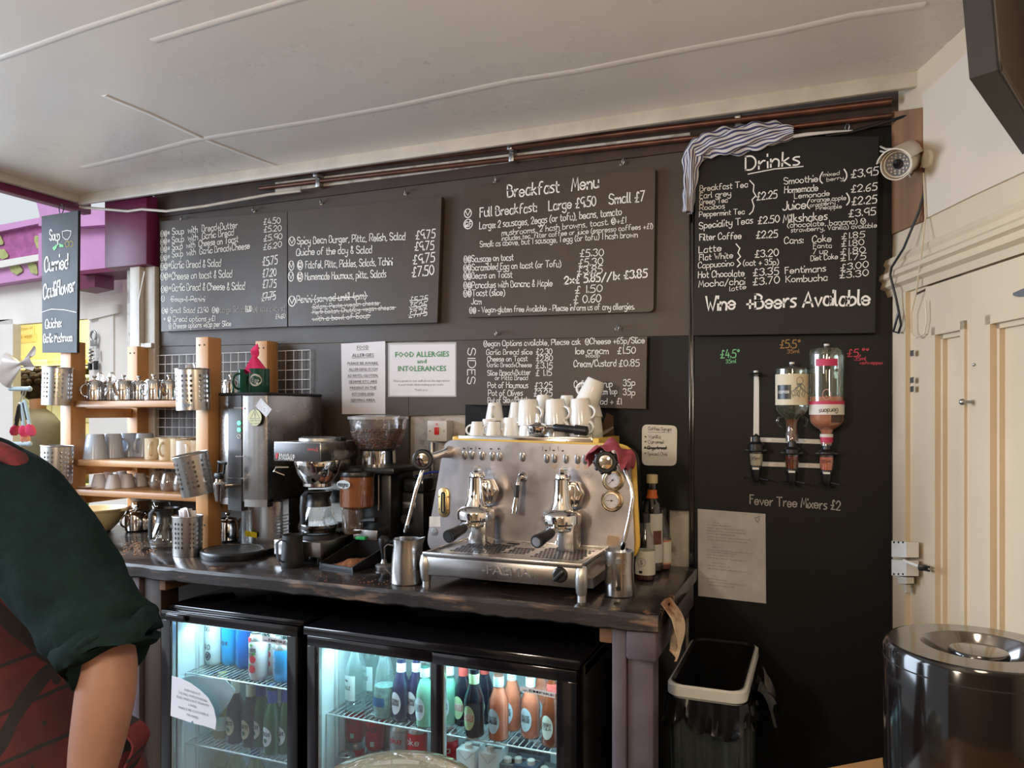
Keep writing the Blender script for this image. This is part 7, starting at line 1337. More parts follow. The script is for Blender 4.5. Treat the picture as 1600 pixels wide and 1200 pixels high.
mb = MB(); mb.tube([R(1444, 256, .02), R(1447, 290, .015), R(1436, 330, .03), R(1412, 388, .05), R(1393, 418, .06), R(1391, 430, .06), R(1400, 465, .045), R(1404, 485, .04), R(1408, 508, .04), R(1404, 520, .04), R(1396, 518, .045), R(1400, 503, .045), R(1404, 488, .042)], .0035, 8); tag(mb.build('black_cable', 'black'), 'thin black cable trailing from the security camera down the door frame', 'cable')
mb = MB(); mb.tube([W(1376, 229, 2.60), W(1384, 233, 2.55), W(1400, 233, 2.52)], .003, 8); mb.tube([W(1376, 236, 2.60), W(1386, 239, 2.55), W(1400, 237, 2.52)], .003, 8); tag(mb.build('white_leads', 'trim'), 'pair of white leads between the drinks board and the security camera', 'cable')
mb = MB(); mb.tube([R(1440, 174, .012), W(1400, 186, 2.60), W(1330, 206, 2.61), W(1290, 212, 2.61)], .005, 8); tag(mb.build('black_cable', 'black'), 'black cable slanting from the wall board to the drinks board hook', 'cable')
mb = MB(); mb.tube([R(1443, 270, .025), R(1446, 340, .025), R(1440, 395, .055), R(1432, 455, .035), R(1424, 490, .03), R(1424, 520, .03), R(1432, 528, .03), R(1444, 522, .03), R(1448, 500, .03), R(1446, 470, .032)], .0022, 6); tag(mb.build('cream_lead', 'cream'), 'thin cream lead looping down beside the door frame', 'cable')
# sockets on the door frame
r = T('wall_connector', 'white double terminal connector on the door frame edge', 'connector', R(1404, 870, .03)); K = trl(-R(1404, 870, .03))
for y0, y1 in ((845, 870), (874, 899)): mb = MB(K); rp(mb, ((1393, y0), (1416, y0 + 2), (1416, y1 + 1), (1393, y1)), .06, .035); o = mb.build('housing', 'whitep', r)
mb = MB(K)
for x in (1397, 1404, 1411):
    for y in (847.5, 897): mb.ball(R(x, y, .061), .003, 0, 6)
mb.build('screw', 'blackm', r)
mb = MB(K); mb.tube([R(1412, 876, .062), R(1425, 881, .06), R(1440, 886, .055)], .0045, 8); mb.build('lead', 'whitep', r); mb = MB(K); mb.box(-.012, .012, -.008, .008, -.008, .008, bev=.003, mx=trl(R(1442, 887, .05))); mb.tube([R(1444, 885, .05), R(1452, 886, .05)], .003, 6); mb.tube([R(1444, 890, .05), R(1452, 892, .05)], .003, 6); mb.build('plug', 'black', r)
mb = MB(K); rp(mb, ((1402, 900), (1417, 902), (1417, 912), (1403, 912)), .05, .02); rp(mb, ((1411, 914), (1417, 914), (1416, 926), (1412, 926)), .04, .01); mb.build('broken_block', 'trim', r)

# ================================================================ BIN
bx0, bx1, by0_, by1_, zr = -.394, -.188, 2.13, 2.60, .80
def per(u, x0, x1, y0, y1, rr=.04):     # rounded rectangle, u in 0..1
    w_, h_ = x1 - x0 - 2 * rr, y1 - y0 - 2 * rr; L = [w_, PI / 2 * rr, h_, PI / 2 * rr] * 2; tot = sum(L); t = (u % 1) * tot; P_ = [(x0 + rr, y0), (x1 - rr, y0), (x1, y0 + rr), (x1, y1 - rr), (x1 - rr, y1), (x0 + rr, y1), (x0, y1 - rr), (x0, y0 + rr)]
    cs = [None, (x1 - rr, y0 + rr, -PI / 2), None, (x1 - rr, y1 - rr, 0), None, (x0 + rr, y1 - rr, PI / 2), None, (x0 + rr, y0 + rr, PI)]
    for k in range(8):
        if t <= L[k] or k == 7:
            f = min(1, t / L[k]); 
            if k % 2 == 0: a, b = P_[k], P_[(k + 1) % 8]; return V((a[0] + (b[0] - a[0]) * f, a[1] + (b[1] - a[1]) * f, 0))
            c_ = cs[k]; a = c_[2] + f * PI / 2; return V((c_[0] + rr * math.cos(a), c_[1] + rr * math.sin(a), 0))
        t -= L[k]
bcx, bcy = (bx0 + bx1) / 2, (by0_ + by1_) / 2
r = T('waste_bin', 'slim pale bin lined with a black bag, right of the counter', 'bin', (bcx, bcy, 0)); K = trl(-bcx, -bcy, 0); NP = 160
def ring_surf(mb, levels, m=0):         # levels: list of (function u -> point)
    b0 = len(mb.v); vs = [f(i / NP) for f in levels for i in range(NP)]
    mb.add(vs, [(k * NP + i, k * NP + (i + 1) % NP, (k + 1) * NP + (i + 1) % NP, (k + 1) * NP + i) for k in range(len(levels) - 1) for i in range(NP)], m)
def lev(z, ins, wob=0, fr=0, ph=0): return lambda u: (lambda q, c: V((q.x + (q.x - bcx) / max(.02, c) * wob * math.sin(2 * PI * u * fr + ph), q.y + (q.y - bcy) / max(.02, c) * wob * math.sin(2 * PI * u * fr + ph), z)))(per(u, bx0 + ins, bx1 - ins, by0_ + ins, by1_ - ins), math.hypot(per(u, bx0, bx1, by0_, by1_).x - bcx, per(u, bx0, bx1, by0_, by1_).y - bcy))
mb = MB(K); ring_surf(mb, [lev(.0, .035), lev(.3, .022), lev(.70, .008), lev(.79, .006)]); mb.v.append(K @ V((bcx, bcy, 0))); mb.build('body', mat('pale_grey_plastic', (.40, .42, .40), .5), r)
mb = MB(K); ring_surf(mb, [lev(.772, .002), lev(.772, -.004), lev(.798, -.004), lev(.803, .002), lev(.800, .010), lev(.775, .012)]); mb.build('rim', mat('bin_rim_white', (.62, .61, .58), .4), r)
lin = mat('black_bin_liner', (.010, .010, .011), .22, 0, .3, 14, .15)
mb = MB(K); ring_surf(mb, [lev(.806, .006), lev(.80, .014), lev(.70, .018, .004, 9), lev(.4, .03, .01, 7), lev(.06, .05)]); mb.build('liner_inside', lin, r)
def skirt(z, out, amp): return lambda u: (lambda q: V((q.x, q.y, z + .020 * math.sin(2 * PI * u * 7 + 1) * amp + .013 * math.sin(2 * PI * u * 17) * amp)))(lev(0, -out, .012 * amp, 23, z * 50)(u) + lev(0, -out, .008 * amp, 41, 2)(u) - lev(0, -out)(u))
mb = MB(K); ring_surf(mb, [skirt(.768, .007, 0), skirt(.74, .010, .3), skirt(.71, .012, .5), skirt(.69, .016, .75)]); mb.build('liner_hem', lin, r)
mb = MB(K); ring_surf(mb, [lev(.73, .0, .003, 37), lev(.55, .004, .006, 37, .4), lev(.3, .012, .008, 37, .9), lev(.02, .022, .010, 37, 1.3)]); mb.build('liner_drape', mat('grey_green_liner', (.045, .055, .050), .25, 0, .4, 9), r)
mb = MB(K); p = V((bx1 + .012, 2.30, .775)); mb.grid(lambda u, v: p + V((.012 + .045 * u + .012 * math.sin(9 * v), -.06 + .13 * v, .03 * math.sin(7 * v + 3 * u) - .10 * u + .012 * math.sin(21 * v))), 8, 14); mb.build('liner_knot', lin, r)
# ================================================================ FRONT BAR COUNTER, BLACK CYLINDER, CAKE DOME, SCREEN
r = T('bar_counter', 'pale orange wooden bar counter at the bottom right corner under the black canister', 'counter', (0, .7, 0)); K = trl(0, -.7, 0)
pol = [(-.80, .805), (.36, 1.832), (.46, 1.80), (.71, 1.1), (.84, .7), (.84, -.2), (-.80, -.2)]
mb = MB(K); mb.prism(pol, .862, .90, bev=.004); mb.build('worktop', mat('orange_wood', (.50, .27, .10), .4, 0, .3, 6, stretch=(.2, 1, 1)), r)
mb = MB(K); mb.prism([(-.76, .72), (.33, 1.70), (.42, 1.70), (.66, 1.05), (.78, .65), (.78, -.15), (-.76, -.15)], 0, .86); mb.build('base', 'dwood', r)
p = D(1529, 1015, 1.13); RCy = .127; zt_ = 1.207; hC = zt_ - .9005
r = T('black_canister', 'glossy black round canister with a recessed ring top at the lower right corner', 'canister', (p.x, p.y, .9005))
MB().lathe([(0, 0), (RCy * .985, 0), (RCy, .004), (RCy, hC - .008), (RCy - .004, hC - .001), (RCy - .008, hC)], 72).build('body', mat('canister_black', (.006, .005, .005), .10, spec=.45), r)
MB().lathe([(RCy - .008, hC), (RCy * .60, hC + .001), (RCy * .585, hC - .002), (RCy * .52, hC - .03), (0, hC - .034)], 64).build('top_ring', mat('smoked_top', (.035, .030, .026), .12, 0, coat=.8, spec=.8), r)
MB().lathe([(.040, hC - .034), (.040, hC - .010), (.038, hC - .006), (0, hC - .006)], 36).build('centre_knob', 'gloss', r); MB().lathe([(.037, hC - .0055), (.034, hC - .005), (0, hC - .005)], 36).build('knob_disc', mat('smoked_top', (.035, .030, .026), .12), r)
mb = MB(); mb.lathe([(RCy * 1.001, hC - .026), (RCy * 1.001, hC - .024)], 72); mb.build('lid_seam', 'dark', r)
p = D(617, 1200, .95); p.z = .9005
zd = EYE - (1202 - 645) * .95 / F; r = T('cake_dome', 'greenish clear dome with its rounded top just showing at the bottom', 'dome', p); hd = zd - .9005
cg = glass('dome_acrylic', (.80, .86, .80), .05, .12, (.55, .62, .54), .35)
MB().lathe([(.128, .012), (.130, .02), (.130, hd - .075), (.122, hd - .045), (.100, hd - .020), (.065, hd - .006), (.03, hd - .001), (0, hd)], 56).build('dome', cg, r); MB().lathe([(0, 0), (.135, 0), (.14, .006), (.135, .012), (0, .012)], 48).build('plate', 'whitep', r)
# dark screen
A1 = D(1562, 108, 1.30); B1 = D(1600, 172, 1.476); e1 = (B1 - A1).normalized(); U1 = D(1541, 4, 1.25); e2 = (U1 - A1).normalized(); nn = e1.cross(e2).normalized()
if nn.dot(E0 - A1) < 0: nn = -nn
e2 = (e2 - e1 * e2.dot(e1)).normalized(); L1, L2 = .62, .40
while (A1 + e2 * L2).z > 2.53: L2 -= .01
r = T('wall_screen', 'dark framed screen hanging from the ceiling at the upper right corner', 'screen', A1); K = trl(-A1)
mb = MB(K); mb.slab([A1, A1 + e1 * L1, A1 + e1 * L1 + e2 * L2, A1 + e2 * L2], nn, .045); mb.build('casing', 'blackm', r)
mb = MB(K); f0 = nn * .002
for q in ([A1, A1 + e1 * L1, A1 + e1 * L1 + e2 * .014, A1 + e2 * .014], [A1, A1 + e1 * .014, A1 + e1 * .014 + e2 * L2, A1 + e2 * L2]): mb.slab([x + f0 for x in q], nn, .006)
mb.build('bezel', mat('screen_bezel', (.045, .035, .025), .4), r)
mb = MB(K); mb.slab([A1 + e1 * .014 + e2 * .014 + nn * .001, A1 + e1 * L1 + e2 * .014 + nn * .001, A1 + e1 * L1 + e2 * L2 + nn * .001, A1 + e1 * .014 + e2 * L2 + nn * .001], nn, .004); mb.build('display', mat('screen_glass', (.010, .011, .012), .25), r)
mb = MB(K); q = A1 + e1 * .3 + e2 * (L2 - .05) - nn * .06; mb.tube([q, V((q.x, q.y, 2.552))], .018, 12); mb.build('ceiling_mount', 'blackm', r)

# ================================================================ THINGS IN THE HATCH
YH = 3.06
lb = mat('pale_blue_plastic', (.50, .66, .76), .4)
hr = None
for y, lab in ((607.5, 'upper pale blue hanging bar on the white hatch post'), (693.5, 'lower pale blue hanging bar on the white hatch post')):
    a, b = W(16, y, YH), W(46, y, YH); mb = MB(trl(-a)); mb.tube([a, b], (.013), 12, sq=None); mb.ball(b, .0155, 0, 10); o = mb.build('hanging_bar', lb); o.location = a; tag(o, lab, 'bar', 'pale blue hanging bars')
mb = MB(); mb.tube([W(41, 610, YH), W(36, 628, YH), W(40, 634, YH), W(43, 628, YH)], .004, 8); mb.tube([W(37, 610, YH), W(32, 626, YH), W(36, 632, YH)], .004, 8); tag(mb.build('wire_hook', 'steel'), 'bent wire hooks hanging from the upper pale blue bar', 'hook')
pks = mat('pink_silicone', (.78, .06, .18), .4)
def spat(lab, x0, y0, x1, y1, hm, m, Y):
    a, b = W(x0, y0, Y), W(x1, y1, Y); r = T('spatula', lab, 'spatula', a, 0, 'spatulas in the hatch'); K = trl(-a); d = (b - a)
    mb = MB(K); mb.tube([a, a + d * .3, a + d * .72], [.011, .013, .011], 10); mb.build('handle', hm, r)
    mb = MB(K); mb.tube([a + d * .68, a + d * .76, a + d * .9, b], [(.010, .014), (.012, .030), (.012, .032), (.008, .018)], 14); mb.build('blade', m, r)
    mb = MB(K); mb.tube([a + d * .08 - V((0, .012, 0)), a + d * .55 - V((0, .012, 0))], .004, 6); mb.build('handle_groove', 'black', r)
spat('pink headed spatula with pale blue handle, hanging left', 34, 628, 38, 682, lb, pks, YH - .01); spat('pink headed spatula with pale blue handle, hanging right', 38, 625, 50, 681, lb, pks, YH - .03); spat('dark handled spatula with crimson head, behind the blue ones', 32, 630, 22, 680, M['black'], mat('crimson_head', (.45, .02, .08), .4), YH + .02)
spat('orange pink spatula hanging lowest between the others', 38, 650, 40, 692, mat('peach_handle', (.75, .38, .25), .4), mat('peach_head', (.80, .36, .26), .4), YH + .01)
c = W(30, 578, YH - .02); mb = MB(trl(-c)); fn = lambda u, v: c + V((-.10 + .11 * u + .012 * math.sin(6 * PI * v), .0 + .05 * math.cos(2 * PI * v) * (1 - u), (.09 * (1 - u) + .012) * math.sin(2 * PI * v) + .03 * u))
mb.grid(fn, 10, 26); fn2 = lambda u, v: c + V((.01 + .10 * u, .02 * math.sin(9 * v), .03 + (.012 + .055 * u) * (v - .5) * 2 + .012 * math.sin(15 * v) * u + .03 * u)); mb.grid(fn2, 8, 16, 0, .002); o = mb.build('plastic_bag', mat('clear_white_plastic', (.70, .66, .66), .25, 0, .15, 30), ang=80); o.location = c; tag(o, 'tied clear white plastic bag hanging by the hatch post', 'bag')
c = W(146, 545, 3.17); r = T('bottle_opener', 'steel bottle opener and corkscrew hanging on the white far wall', 'opener', c); K = trl(-c); z_ = lambda y: W(146, y, 3.17).z
mb = MB(K); mb.tube([V((c.x + .022 * math.sin(t), c.y, z_(525) + .028 * math.cos(t))) for t in [2 * PI * i / 16 for i in range(16)]], .006, 8, closed=True); mb.box(c.x - .022, c.x + .022, c.y - .006, c.y + .006, z_(541), z_(531), bev=.005); mb.build('handle', 'dull', r)
mb = MB(K)
mb.tube([V((c.x - .004 + .012 * math.sin(1.1 * i), c.y - .01 + .012 * math.cos(1.1 * i), z_(543) - i * .0035)) for i in range(28)], .005, 8); mb.tube([V((c.x + .03, c.y, z_(545))), V((c.x + .036, c.y, z_(560)))], .006, 8); mb.build('corkscrew', 'chrome', r)
mb = MB(K); mb.box(c.x - .035, c.x - .012, c.y - .01, c.y + .005, z_(578), z_(566), bev=.003); mb.box(c.x + .010, c.x + .034, c.y - .01, c.y + .005, z_(578), z_(564), bev=.003); mb.build('lever_tip', 'black', r)
for k, (x, lab) in enumerate(((157, 'wire whisk loop standing behind the teapots, left'), (175, 'wire whisk loop standing behind the teapots, right'))):
    a = W(x, 598, 2.40); mb = MB(trl(-a))
    for q in range(3): mb.tube([a + V((.013 * math.sin(t) * math.cos(q), .013 * math.sin(t) * math.sin(q), .022 - .022 * math.cos(t))) for t in [PI * 2 * i / 18 for i in range(18)]], .002, 6, closed=True)
    mb.tube([a, V((a.x, a.y, 1.5985))], .005, 8); o = mb.build('whisk', 'chrome'); o.location = a; tag(o, lab, 'whisk', 'whisks behind the teapots')

# ================================================================ PEOPLE
def skinned(name, nodes, edges, m, parent, sub=2, root=0):
    me = bpy.data.meshes.new(name); me.from_pydata([n_[0] for n_ in nodes], edges, []); o = bpy.data.objects.new(name, me); COL.objects.link(o)
    md_ = o.modifiers.new('s', 'SKIN'); md_.use_smooth_shade = True; sv = me.skin_vertices[0].data
    for i, n_ in enumerate(nodes): q = n_[1]; sv[i].radius = q if isinstance(q, tuple) else (q, q); sv[i].use_root = (i == root)
    ss = o.modifiers.new('u', 'SUBSURF'); ss.levels = ss.render_levels = sub; bpy.context.view_layer.update()
    nm = bpy.data.meshes.new_from_object(o.evaluated_get(bpy.context.evaluated_depsgraph_get())); o.modifiers.clear(); o.data = nm; nm.name = name; bpy.data.meshes.remove(me)
    nm.materials.clear(); nm.materials.append(M[m] if isinstance(m, str) else m); nm.polygons.foreach_set('use_smooth', [True] * len(nm.polygons)); o.parent = parent; return o
def loft(mb, rings, seg=40, m=0, wob=0.0, fr=9, ph=0.0):    # rings: (centre, x-axis, half width, y-axis, half depth)
    vs = []
    for k, (c_, xa, hw, ya, hd_) in enumerate(rings):
        for i in range(seg):
            t = 2 * PI * i / seg; q = 1 + wob * math.sin(fr * t + ph + k * .35) * (k / len(rings)); vs.append(c_ + xa * hw * math.cos(t) * q + ya * hd_ * math.sin(t) * q)
    n_ = len(rings); mb.add(vs, [(k * seg + i, k * seg + (i + 1) % seg, (k + 1) * seg + (i + 1) % seg, (k + 1) * seg + i) for k in range(n_ - 1) for i in range(seg)], m)
XR, YFw = V((CS, SN, 0)), V((-SN, CS, 0))
skin = mat('skin', (.29, .155, .118), .55, 0, .12, 20, .03); hair = mat('dark_brown_hair', (.022, .013, .009), .85, 0, .4, 40, .4, spec=.15)
teal = mat('dark_teal_knit', (.0085, .021, .024), .9, 0, .3, 45, .3, spec=.08)
# patterned dress material
dr_m = mat('red_tribal_print', (.16, .016, .022), .85); nt = dr_m.node_tree; b_ = nt.nodes['Principled BSDF']; tc = nt.nodes.new('ShaderNodeTexCoord')
def nd(t, **k):
    q = nt.nodes.new(t)
    for a_, v_ in k.items(): setattr(q, a_, v_)
    return q
dn = nd('ShaderNodeTexNoise'); dn.inputs['Scale'].default_value = 7; nt.links.new(tc.outputs['Object'], dn.inputs[0])
def wave(ang, per_, lo, ph=0.0):
    dp = nd('ShaderNodeVectorMath', operation='DOT_PRODUCT'); dp.inputs[1].default_value = XR * math.cos(ang) + V((0, 0, math.sin(ang))); nt.links.new(tc.outputs['Object'], dp.inputs[0])
    m_ = nd('ShaderNodeMath', operation='MULTIPLY_ADD'); m_.inputs[1].default_value = 2 * PI / per_; m_.inputs[2].default_value = ph; nt.links.new(dp.outputs['Value'], m_.inputs[0])
    a_ = nd('ShaderNodeMath', operation='MULTIPLY_ADD'); a_.inputs[1].default_value = 1.6; nt.links.new(dn.outputs[0], a_.inputs[0]); nt.links.new(m_.outputs[0], a_.inputs[2])
    n_ = nd('ShaderNodeMath', operation='SINE'); nt.links.new(a_.outputs[0], n_.inputs[0]); g_ = nd('ShaderNodeMath', operation='GREATER_THAN'); g_.inputs[1].default_value = lo; nt.links.new(n_.outputs[0], g_.inputs[0]); return g_.outputs[0]
wa, wb_ = wave(.62, .145, .90), wave(2.75, .155, .90, 1.0); wc = wave(1.9, .075, .965, 2.0)
mxx = nd('ShaderNodeMath', operation='MAXIMUM'); nt.links.new(wa, mxx.inputs[0]); nt.links.new(wb_, mxx.inputs[1]); mx3 = nd('ShaderNodeMath', operation='MAXIMUM'); nt.links.new(mxx.outputs[0], mx3.inputs[0]); nt.links.new(wc, mx3.inputs[1])
vo = nd('ShaderNodeTexVoronoi'); vo.inputs['Scale'].default_value = 16; nt.links.new(tc.outputs['Object'], vo.inputs[0]); vl = nd('ShaderNodeMath', operation='LESS_THAN'); vl.inputs[1].default_value = .16; nt.links.new(vo.outputs['Distance'], vl.inputs[0]); mx4 = nd('ShaderNodeMath', operation='MAXIMUM'); nt.links.new(mx3.outputs[0], mx4.inputs[0]); nt.links.new(vl.outputs[0], mx4.inputs[1])
nz = nd('ShaderNodeTexNoise'); nz.inputs['Scale'].default_value = 9; nt.links.new(tc.outputs['Object'], nz.inputs[0]); cr = nd('ShaderNodeValToRGB'); cr.color_ramp.elements[0].position = .38; cr.color_ramp.elements[1].position = .62; cr.color_ramp.elements[0].color = (.050, .009, .012, 1); cr.color_ramp.elements[1].color = (.125, .018, .021, 1); nt.links.new(nz.outputs[0], cr.inputs[0])
mc_ = nd('ShaderNodeMix', data_type='RGBA'); nt.links.new(mx4.outputs[0], mc_.inputs[0]); nt.links.new(cr.outputs[0], mc_.inputs[6]); mc_.inputs[7].default_value = (.012, .011, .013, 1); nt.links.new(mc_.outputs[2], b_.inputs['Base Color'])

base = D(10, 1200, 1.42); base.z = 0
pr_ = T('person', 'person in a dark teal jumper and red patterned dress leaning at the left edge', 'person', base); L = lambda px, py, d: D(px, py, d) - base
nodes = [(L(0, 1250, 1.42), (.15, .12)), (L(-45, 1070, 1.41), .115), (L(-105, 880, 1.40), (.125, .10)), (L(-145, 750, 1.39), .07), (L(-150, 680, 1.38), .048), (L(-160, 625, 1.37), .074), (L(-166, 560, 1.365), (.098, .108)), (L(-170, 495, 1.36), (.088, .098)), (L(-172, 470, 1.36), .045),
 (L(-15, 785, 1.30), .055), (L(80, 890, 1.25), .048), (L(172, 1008, 1.18), .043), (L(168, 1070, 1.165), .047), (L(150, 1170, 1.15), .041), (L(133, 1262, 1.13), .028), (L(128, 1300, 1.125), (.038, .018)), (L(122, 1345, 1.12), (.040, .015)),
 (L(-265, 790, 1.46), .055), (L(-330, 960, 1.40), .045), (L(-330, 1090, 1.30), .042), (L(-260, 1190, 1.20), .028), (L(-232, 1225, 1.17), (.037, .017))]
edges = [(0, 1), (1, 2), (2, 3), (3, 4), (4, 5), (5, 6), (6, 7), (7, 8), (3, 9), (9, 10), (10, 11), (11, 12), (12, 13), (13, 14), (14, 15), (15, 16), (3, 17), (17, 18), (18, 19), (19, 20), (20, 21)]
def fingers(w0, w1, side, upv):
    a, b = nodes[w0][0], nodes[w1][0]; d = (b - a).normalized(); s_ = d.cross(upv).normalized() * side; nrm = s_.cross(d)
    for k, (off, ln) in enumerate(((-.030, .062), (-.010, .072), (.011, .067), (.030, .052))):
        p0 = b + s_ * off; i0 = len(nodes); c_ = d
        for j, (f, bend) in enumerate(((.25, .0), (.62, .012), (1.0, .034))): nodes.append((p0 + d * ln * f + nrm * bend, .0090 - .0008 * j)); edges.append((w1 if j == 0 else i0 + j - 1, i0 + j))
    p0 = a + s_ * -.030; i0 = len(nodes)
    for j, (f, o_) in enumerate(((.012, .010), (.036, .022), (.060, .026))): nodes.append((p0 + d * f - s_ * o_, .0105 - .001 * j)); edges.append((w0 if j == 0 else i0 + j - 1, i0 + j))
fingers(15, 16, 1, YFw); fingers(20, 21, -1, YFw)
for sx_ in (-.10, .10):
    i0 = len(nodes); h0 = nodes[0][0]; zz_ = base.z
    for j, (dx, dy, z, rad_) in enumerate(((sx_, 0, h0.z - .12, (.085, .085)), (sx_ * 1.05, .01, .48, .058), (sx_ * 1.05, .0, .30, .052), (sx_ * 1.05, -.01, .09, .036), (sx_ * 1.1, .10, .035, (.042, .03)), (sx_ * 1.15, .18, .025, (.038, .02)))):
        nodes.append((V((h0.x, h0.y, 0)) + XR * dx + YFw * dy + V((0, 0, z)), rad_)); edges.append((0 if j == 0 else i0 + j - 1, i0 + j))
skinned('body', nodes, edges, skin, pr_)
# face and hair (out of the frame, looking down at the counter)
hc = nodes[6][0] + V((0, 0, .02)); fwd = (YFw * .8 + XR * .5 + V((0, 0, -.25))).normalized(); sdv = fwd.cross(UP).normalized()
mb = MB(); mb.tube([hc + fwd * .085 + V((0, 0, .015)), hc + fwd * .105 - V((0, 0, .012)), hc + fwd * .098 - V((0, 0, .02))], [.007, .012, .008], 10)
for s_ in (-1, 1): mb.ball(hc - fwd * .005 + sdv * s_ * .082, .022, 0, 10, (.4, .9, 1.2))
mb.build('nose_and_ears', skin, pr_)
for s_ in (-1, 1):
    mb = MB(); mb.ball(hc + fwd * .070 + sdv * s_ * .031 + V((0, 0, .018)), .013, 0, 12); o = mb.build('eye', 'white', pr_); mb = MB(); mb.ball(hc + fwd * .0805 + sdv * s_ * .031 + V((0, 0, .018)), .006, 0, 8); mb.build('iris', hair, o)
mb = MB(); mb.tube([hc + fwd * .084 - sdv * .024 - V((0, 0, .045)), hc + fwd * .094 - V((0, 0, .047)), hc + fwd * .084 + sdv * .024 - V((0, 0, .045))], .006, 8); mb.build('mouth', mat('lip', (.45, .14, .12), .4), pr_)
mb = MB(); mb.ball(hc + V((0, 0, .040)) - fwd * .038, .102, 0, 20, (1, 1, 1.05)); mb.ball(hc - fwd * .11 + V((0, 0, .05)), .048, 0, 14); mb.build('hair', hair, pr_)
# jumper: torso and both sleeves
jm = MB(); XA = lambda a, b: (b - a).normalized()
def sleeve(pts, nm):
    mb = MB(); P_ = [q for q, _ in pts]; R_ = [a for _, a in pts]; dense = []; rd = []
    for i in range(len(P_) - 1):
        for k in range(5):
            f = k / 5; dense.append(P_[i].lerp(P_[i + 1], f)); rd.append(R_[i] * (1 - f) + R_[i + 1] * f)
    dense.append(P_[-1]); rd.append(R_[-1]); mb.tube(dense, rd, 36)
    n0 = len(dense)
    for i, p_ in enumerate(mb.v):
        k, q = divmod(i, 36)
        if k < n0:
            f = k / n0; c_ = dense[k]; a = 2 * PI * q / 36; wv = .045 * math.sin(3 * a + 19 * f) * f + .06 * math.sin(40 * f + 2 * a) * max(0, f - .4) * 1.8 + .02 * math.sin(5 * a - 31 * f); p_ += (p_ - c_) * wv
    mb.build(nm, teal, pr_, ang=80)
sleeve([(L(-95, 742, 1.35), .072), (L(-30, 764, 1.31), .092), (L(25, 802, 1.28), .094), (L(80, 872, 1.245), .087), (L(128, 945, 1.21), .079), (L(165, 990, 1.185), .074), (L(178, 1012, 1.178), .072)], 'sleeve')
a_, b_2 = L(168, 994, 1.183), L(184, 1026, 1.172); ax = (b_2 - a_).normalized(); mb = MB(); q_ = []
mb.tube([a_, a_ + ax * .006, a_.lerp(b_2, .5), b_2 - ax * .004, b_2, b_2 - ax * .012], [.074, .0785, .0775, .0755, .069, .060], 36, cap=False)
for i, p_ in enumerate(mb.v): a = 2 * PI * (i % 36) / 36; p_ += ax * (.012 * math.sin(2 * a + 1) + .006 * math.sin(5 * a)) + (p_ - a_.lerp(b_2, .5)) * .035 * math.sin(3 * a + 2)
mb.build('rolled_cuff', teal, pr_, ang=80)
sleeve([(L(-190, 755, 1.42), .070), (L(-262, 795, 1.45), .088), (L(-320, 930, 1.41), .076), (L(-330, 1030, 1.34), .068)], 'sleeve')
mb = MB(); lv = lambda px, py, d, hw, hd_: (L(px, py, d), XR, hw, YFw, hd_)
loft(mb, [lv(-148, 705, 1.385, .062, .06), lv(-146, 728, 1.388, .10, .075), lv(-135, 755, 1.39, .17, .095), lv(-118, 820, 1.395, .185, .115), lv(-95, 900, 1.40, .18, .12), lv(-60, 1010, 1.41, .165, .115)], 44); mb.build('jumper', teal, pr_, ang=80)
mb = MB(); loft(mb, [lv(-112, 850, 1.397, .195, .128), lv(-95, 900, 1.40, .192, .130), lv(-62, 1000, 1.405, .185, .128), lv(-30, 1070, 1.41, .20, .138), lv(0, 1140, 1.415, .235, .155), lv(12, 1220, 1.42, .25, .17), lv(18, 1330, 1.42, .262, .185), lv(20, 1480, 1.42, .28, .20), lv(20, 1640, 1.42, .30, .22)], 60, 0, .05, 9); mb.build('dress', dr_m, pr_, ang=80)
mb = MB(); strap = mat('red_check_scarf', (.26, .030, .04), .85, 0, .6, 26, .2, col2=(.07, .012, .016)); P_ = [L(-112, 860, 1.26), L(-105, 760, 1.265), L(-75, 708, 1.27), (L(-25, 700, 1.285)), L(20, 716, 1.30)]
mb.tube([L(-160, 735, 1.27), L(-110, 712, 1.275), L(-60, 700, 1.28), L(-15, 701, 1.27), L(22, 715, 1.262), L(46, 737, 1.26)], [(.012, .034), (.013, .036), (.013, .036), (.012, .034), (.010, .026), (.006, .010)], 18); mb.build('dress_strap', strap, pr_, ang=80)
mb = MB(); c_ = L(208, 1150, 1.36); mb.grid(lambda u, v: c_ + XR * (-.05 + .065 * math.sin(PI * v) + .012 * math.sin(8 * v)) + V((0, 0, .035 - .12 * v)) + YFw * (.03 * (u - .5) * 2), 4, 14, 0, .004); mb.build('dress_ruffle', dr_m, pr_, ang=80)
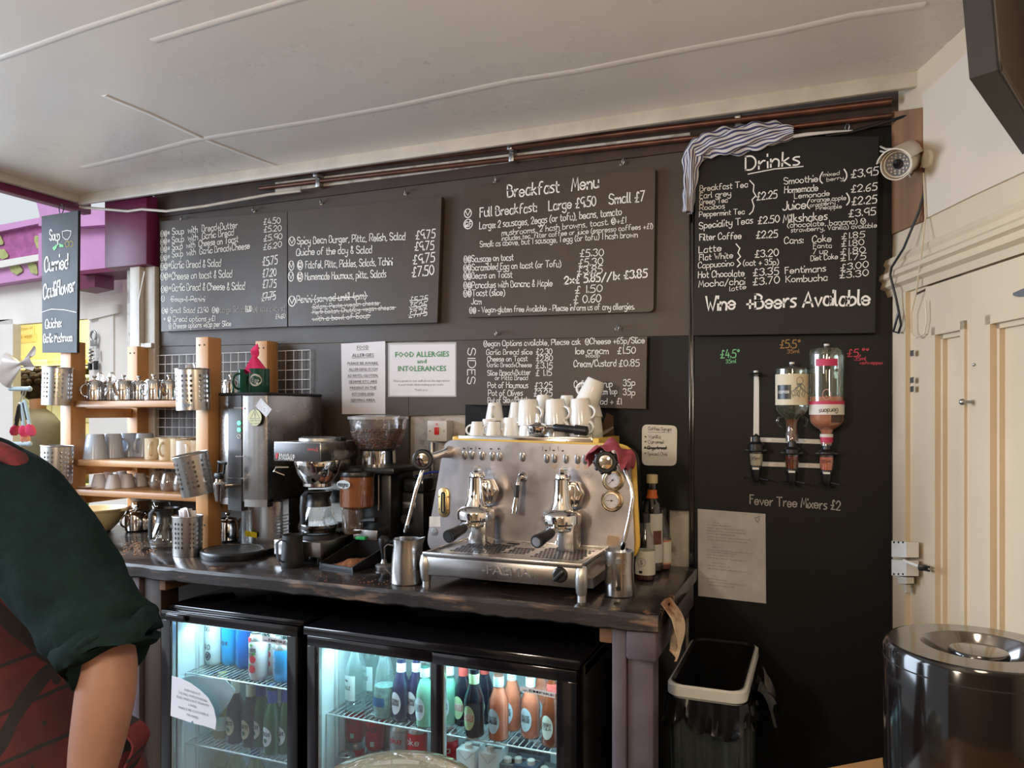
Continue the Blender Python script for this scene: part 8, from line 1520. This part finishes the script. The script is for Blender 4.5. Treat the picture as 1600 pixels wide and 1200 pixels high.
# second person, far inside the kitchen
b2 = W(48, 700, 3.85); b2.z = 0
p2 = T('person', 'person in a grey top with dark curly hair, back turned, inside the yellow kitchen', 'person', b2); zz = lambda y: W(48, y, 3.85).z
nd2 = [(V((0, 0, .95)), (.14, .11)), (V((0, 0, 1.15)), .12), (V((0, .02, 1.36)), (.15, .11)), (V((-.02, .05, 1.50)), .07), (V((-.03, .08, 1.60)), .05), (V((-.05, .10, 1.72)), .085), (V((-.05, .10, 1.80)), .07), (V((.17, .03, 1.44)), .06), (V((.22, .10, 1.18)), .05), (V((.16, .32, 1.05)), .04), (V((.14, .38, 1.04)), .03), (V((-.20, .03, 1.44)), .06), (V((-.25, .10, 1.18)), .05), (V((-.18, .32, 1.05)), .04), (V((-.16, .38, 1.04)), .03), (V((.09, 0, .78)), .09), (V((.10, 0, .45)), .06), (V((.10, -.02, .08)), .04), (V((.10, .1, .04)), .04), (V((-.09, 0, .78)), .09), (V((-.10, 0, .45)), .06), (V((-.10, -.02, .08)), .04), (V((-.10, .1, .04)), .04)]
skinned('body', nd2, [(0, 1), (1, 2), (2, 3), (3, 4), (4, 5), (5, 6), (2, 7), (7, 8), (8, 9), (9, 10), (2, 11), (11, 12), (12, 13), (13, 14), (0, 15), (15, 16), (16, 17), (17, 18), (0, 19), (19, 20), (20, 21), (21, 22)], skin, p2)
mb = MB(); XX, YY = V((1, 0, 0)), V((0, 1, 0)); loft(mb, [(V((-.02, .05, 1.58)), XX, .07, YY, .07), (V((-.01, .04, 1.54)), XX, .15, YY, .10), (V((0, .03, 1.47)), XX, .23, YY, .13), (V((0, .02, 1.30)), XX, .245, YY, .16), (V((0, 0, 1.10)), XX, .23, YY, .16), (V((0, 0, .92)), XX, .23, YY, .16)], 40); mb.build('grey_top', mat('grey_cotton', (.13, .13, .14), .9), p2, ang=80)
mb = MB(); random.seed(6); hc2 = V((-.05, .09, 1.745)); mb.ball(hc2, .115, 0, 14)
for i in range(60): a, b = random.uniform(0, 2 * PI), random.uniform(-.4, 1.4); mb.ball(hc2 + V((.11 * math.cos(a) * math.cos(b), .11 * math.sin(a) * math.cos(b) - .02, .115 * math.sin(b))), .026, 0, 6)
mb.build('curly_hair', hair, p2)
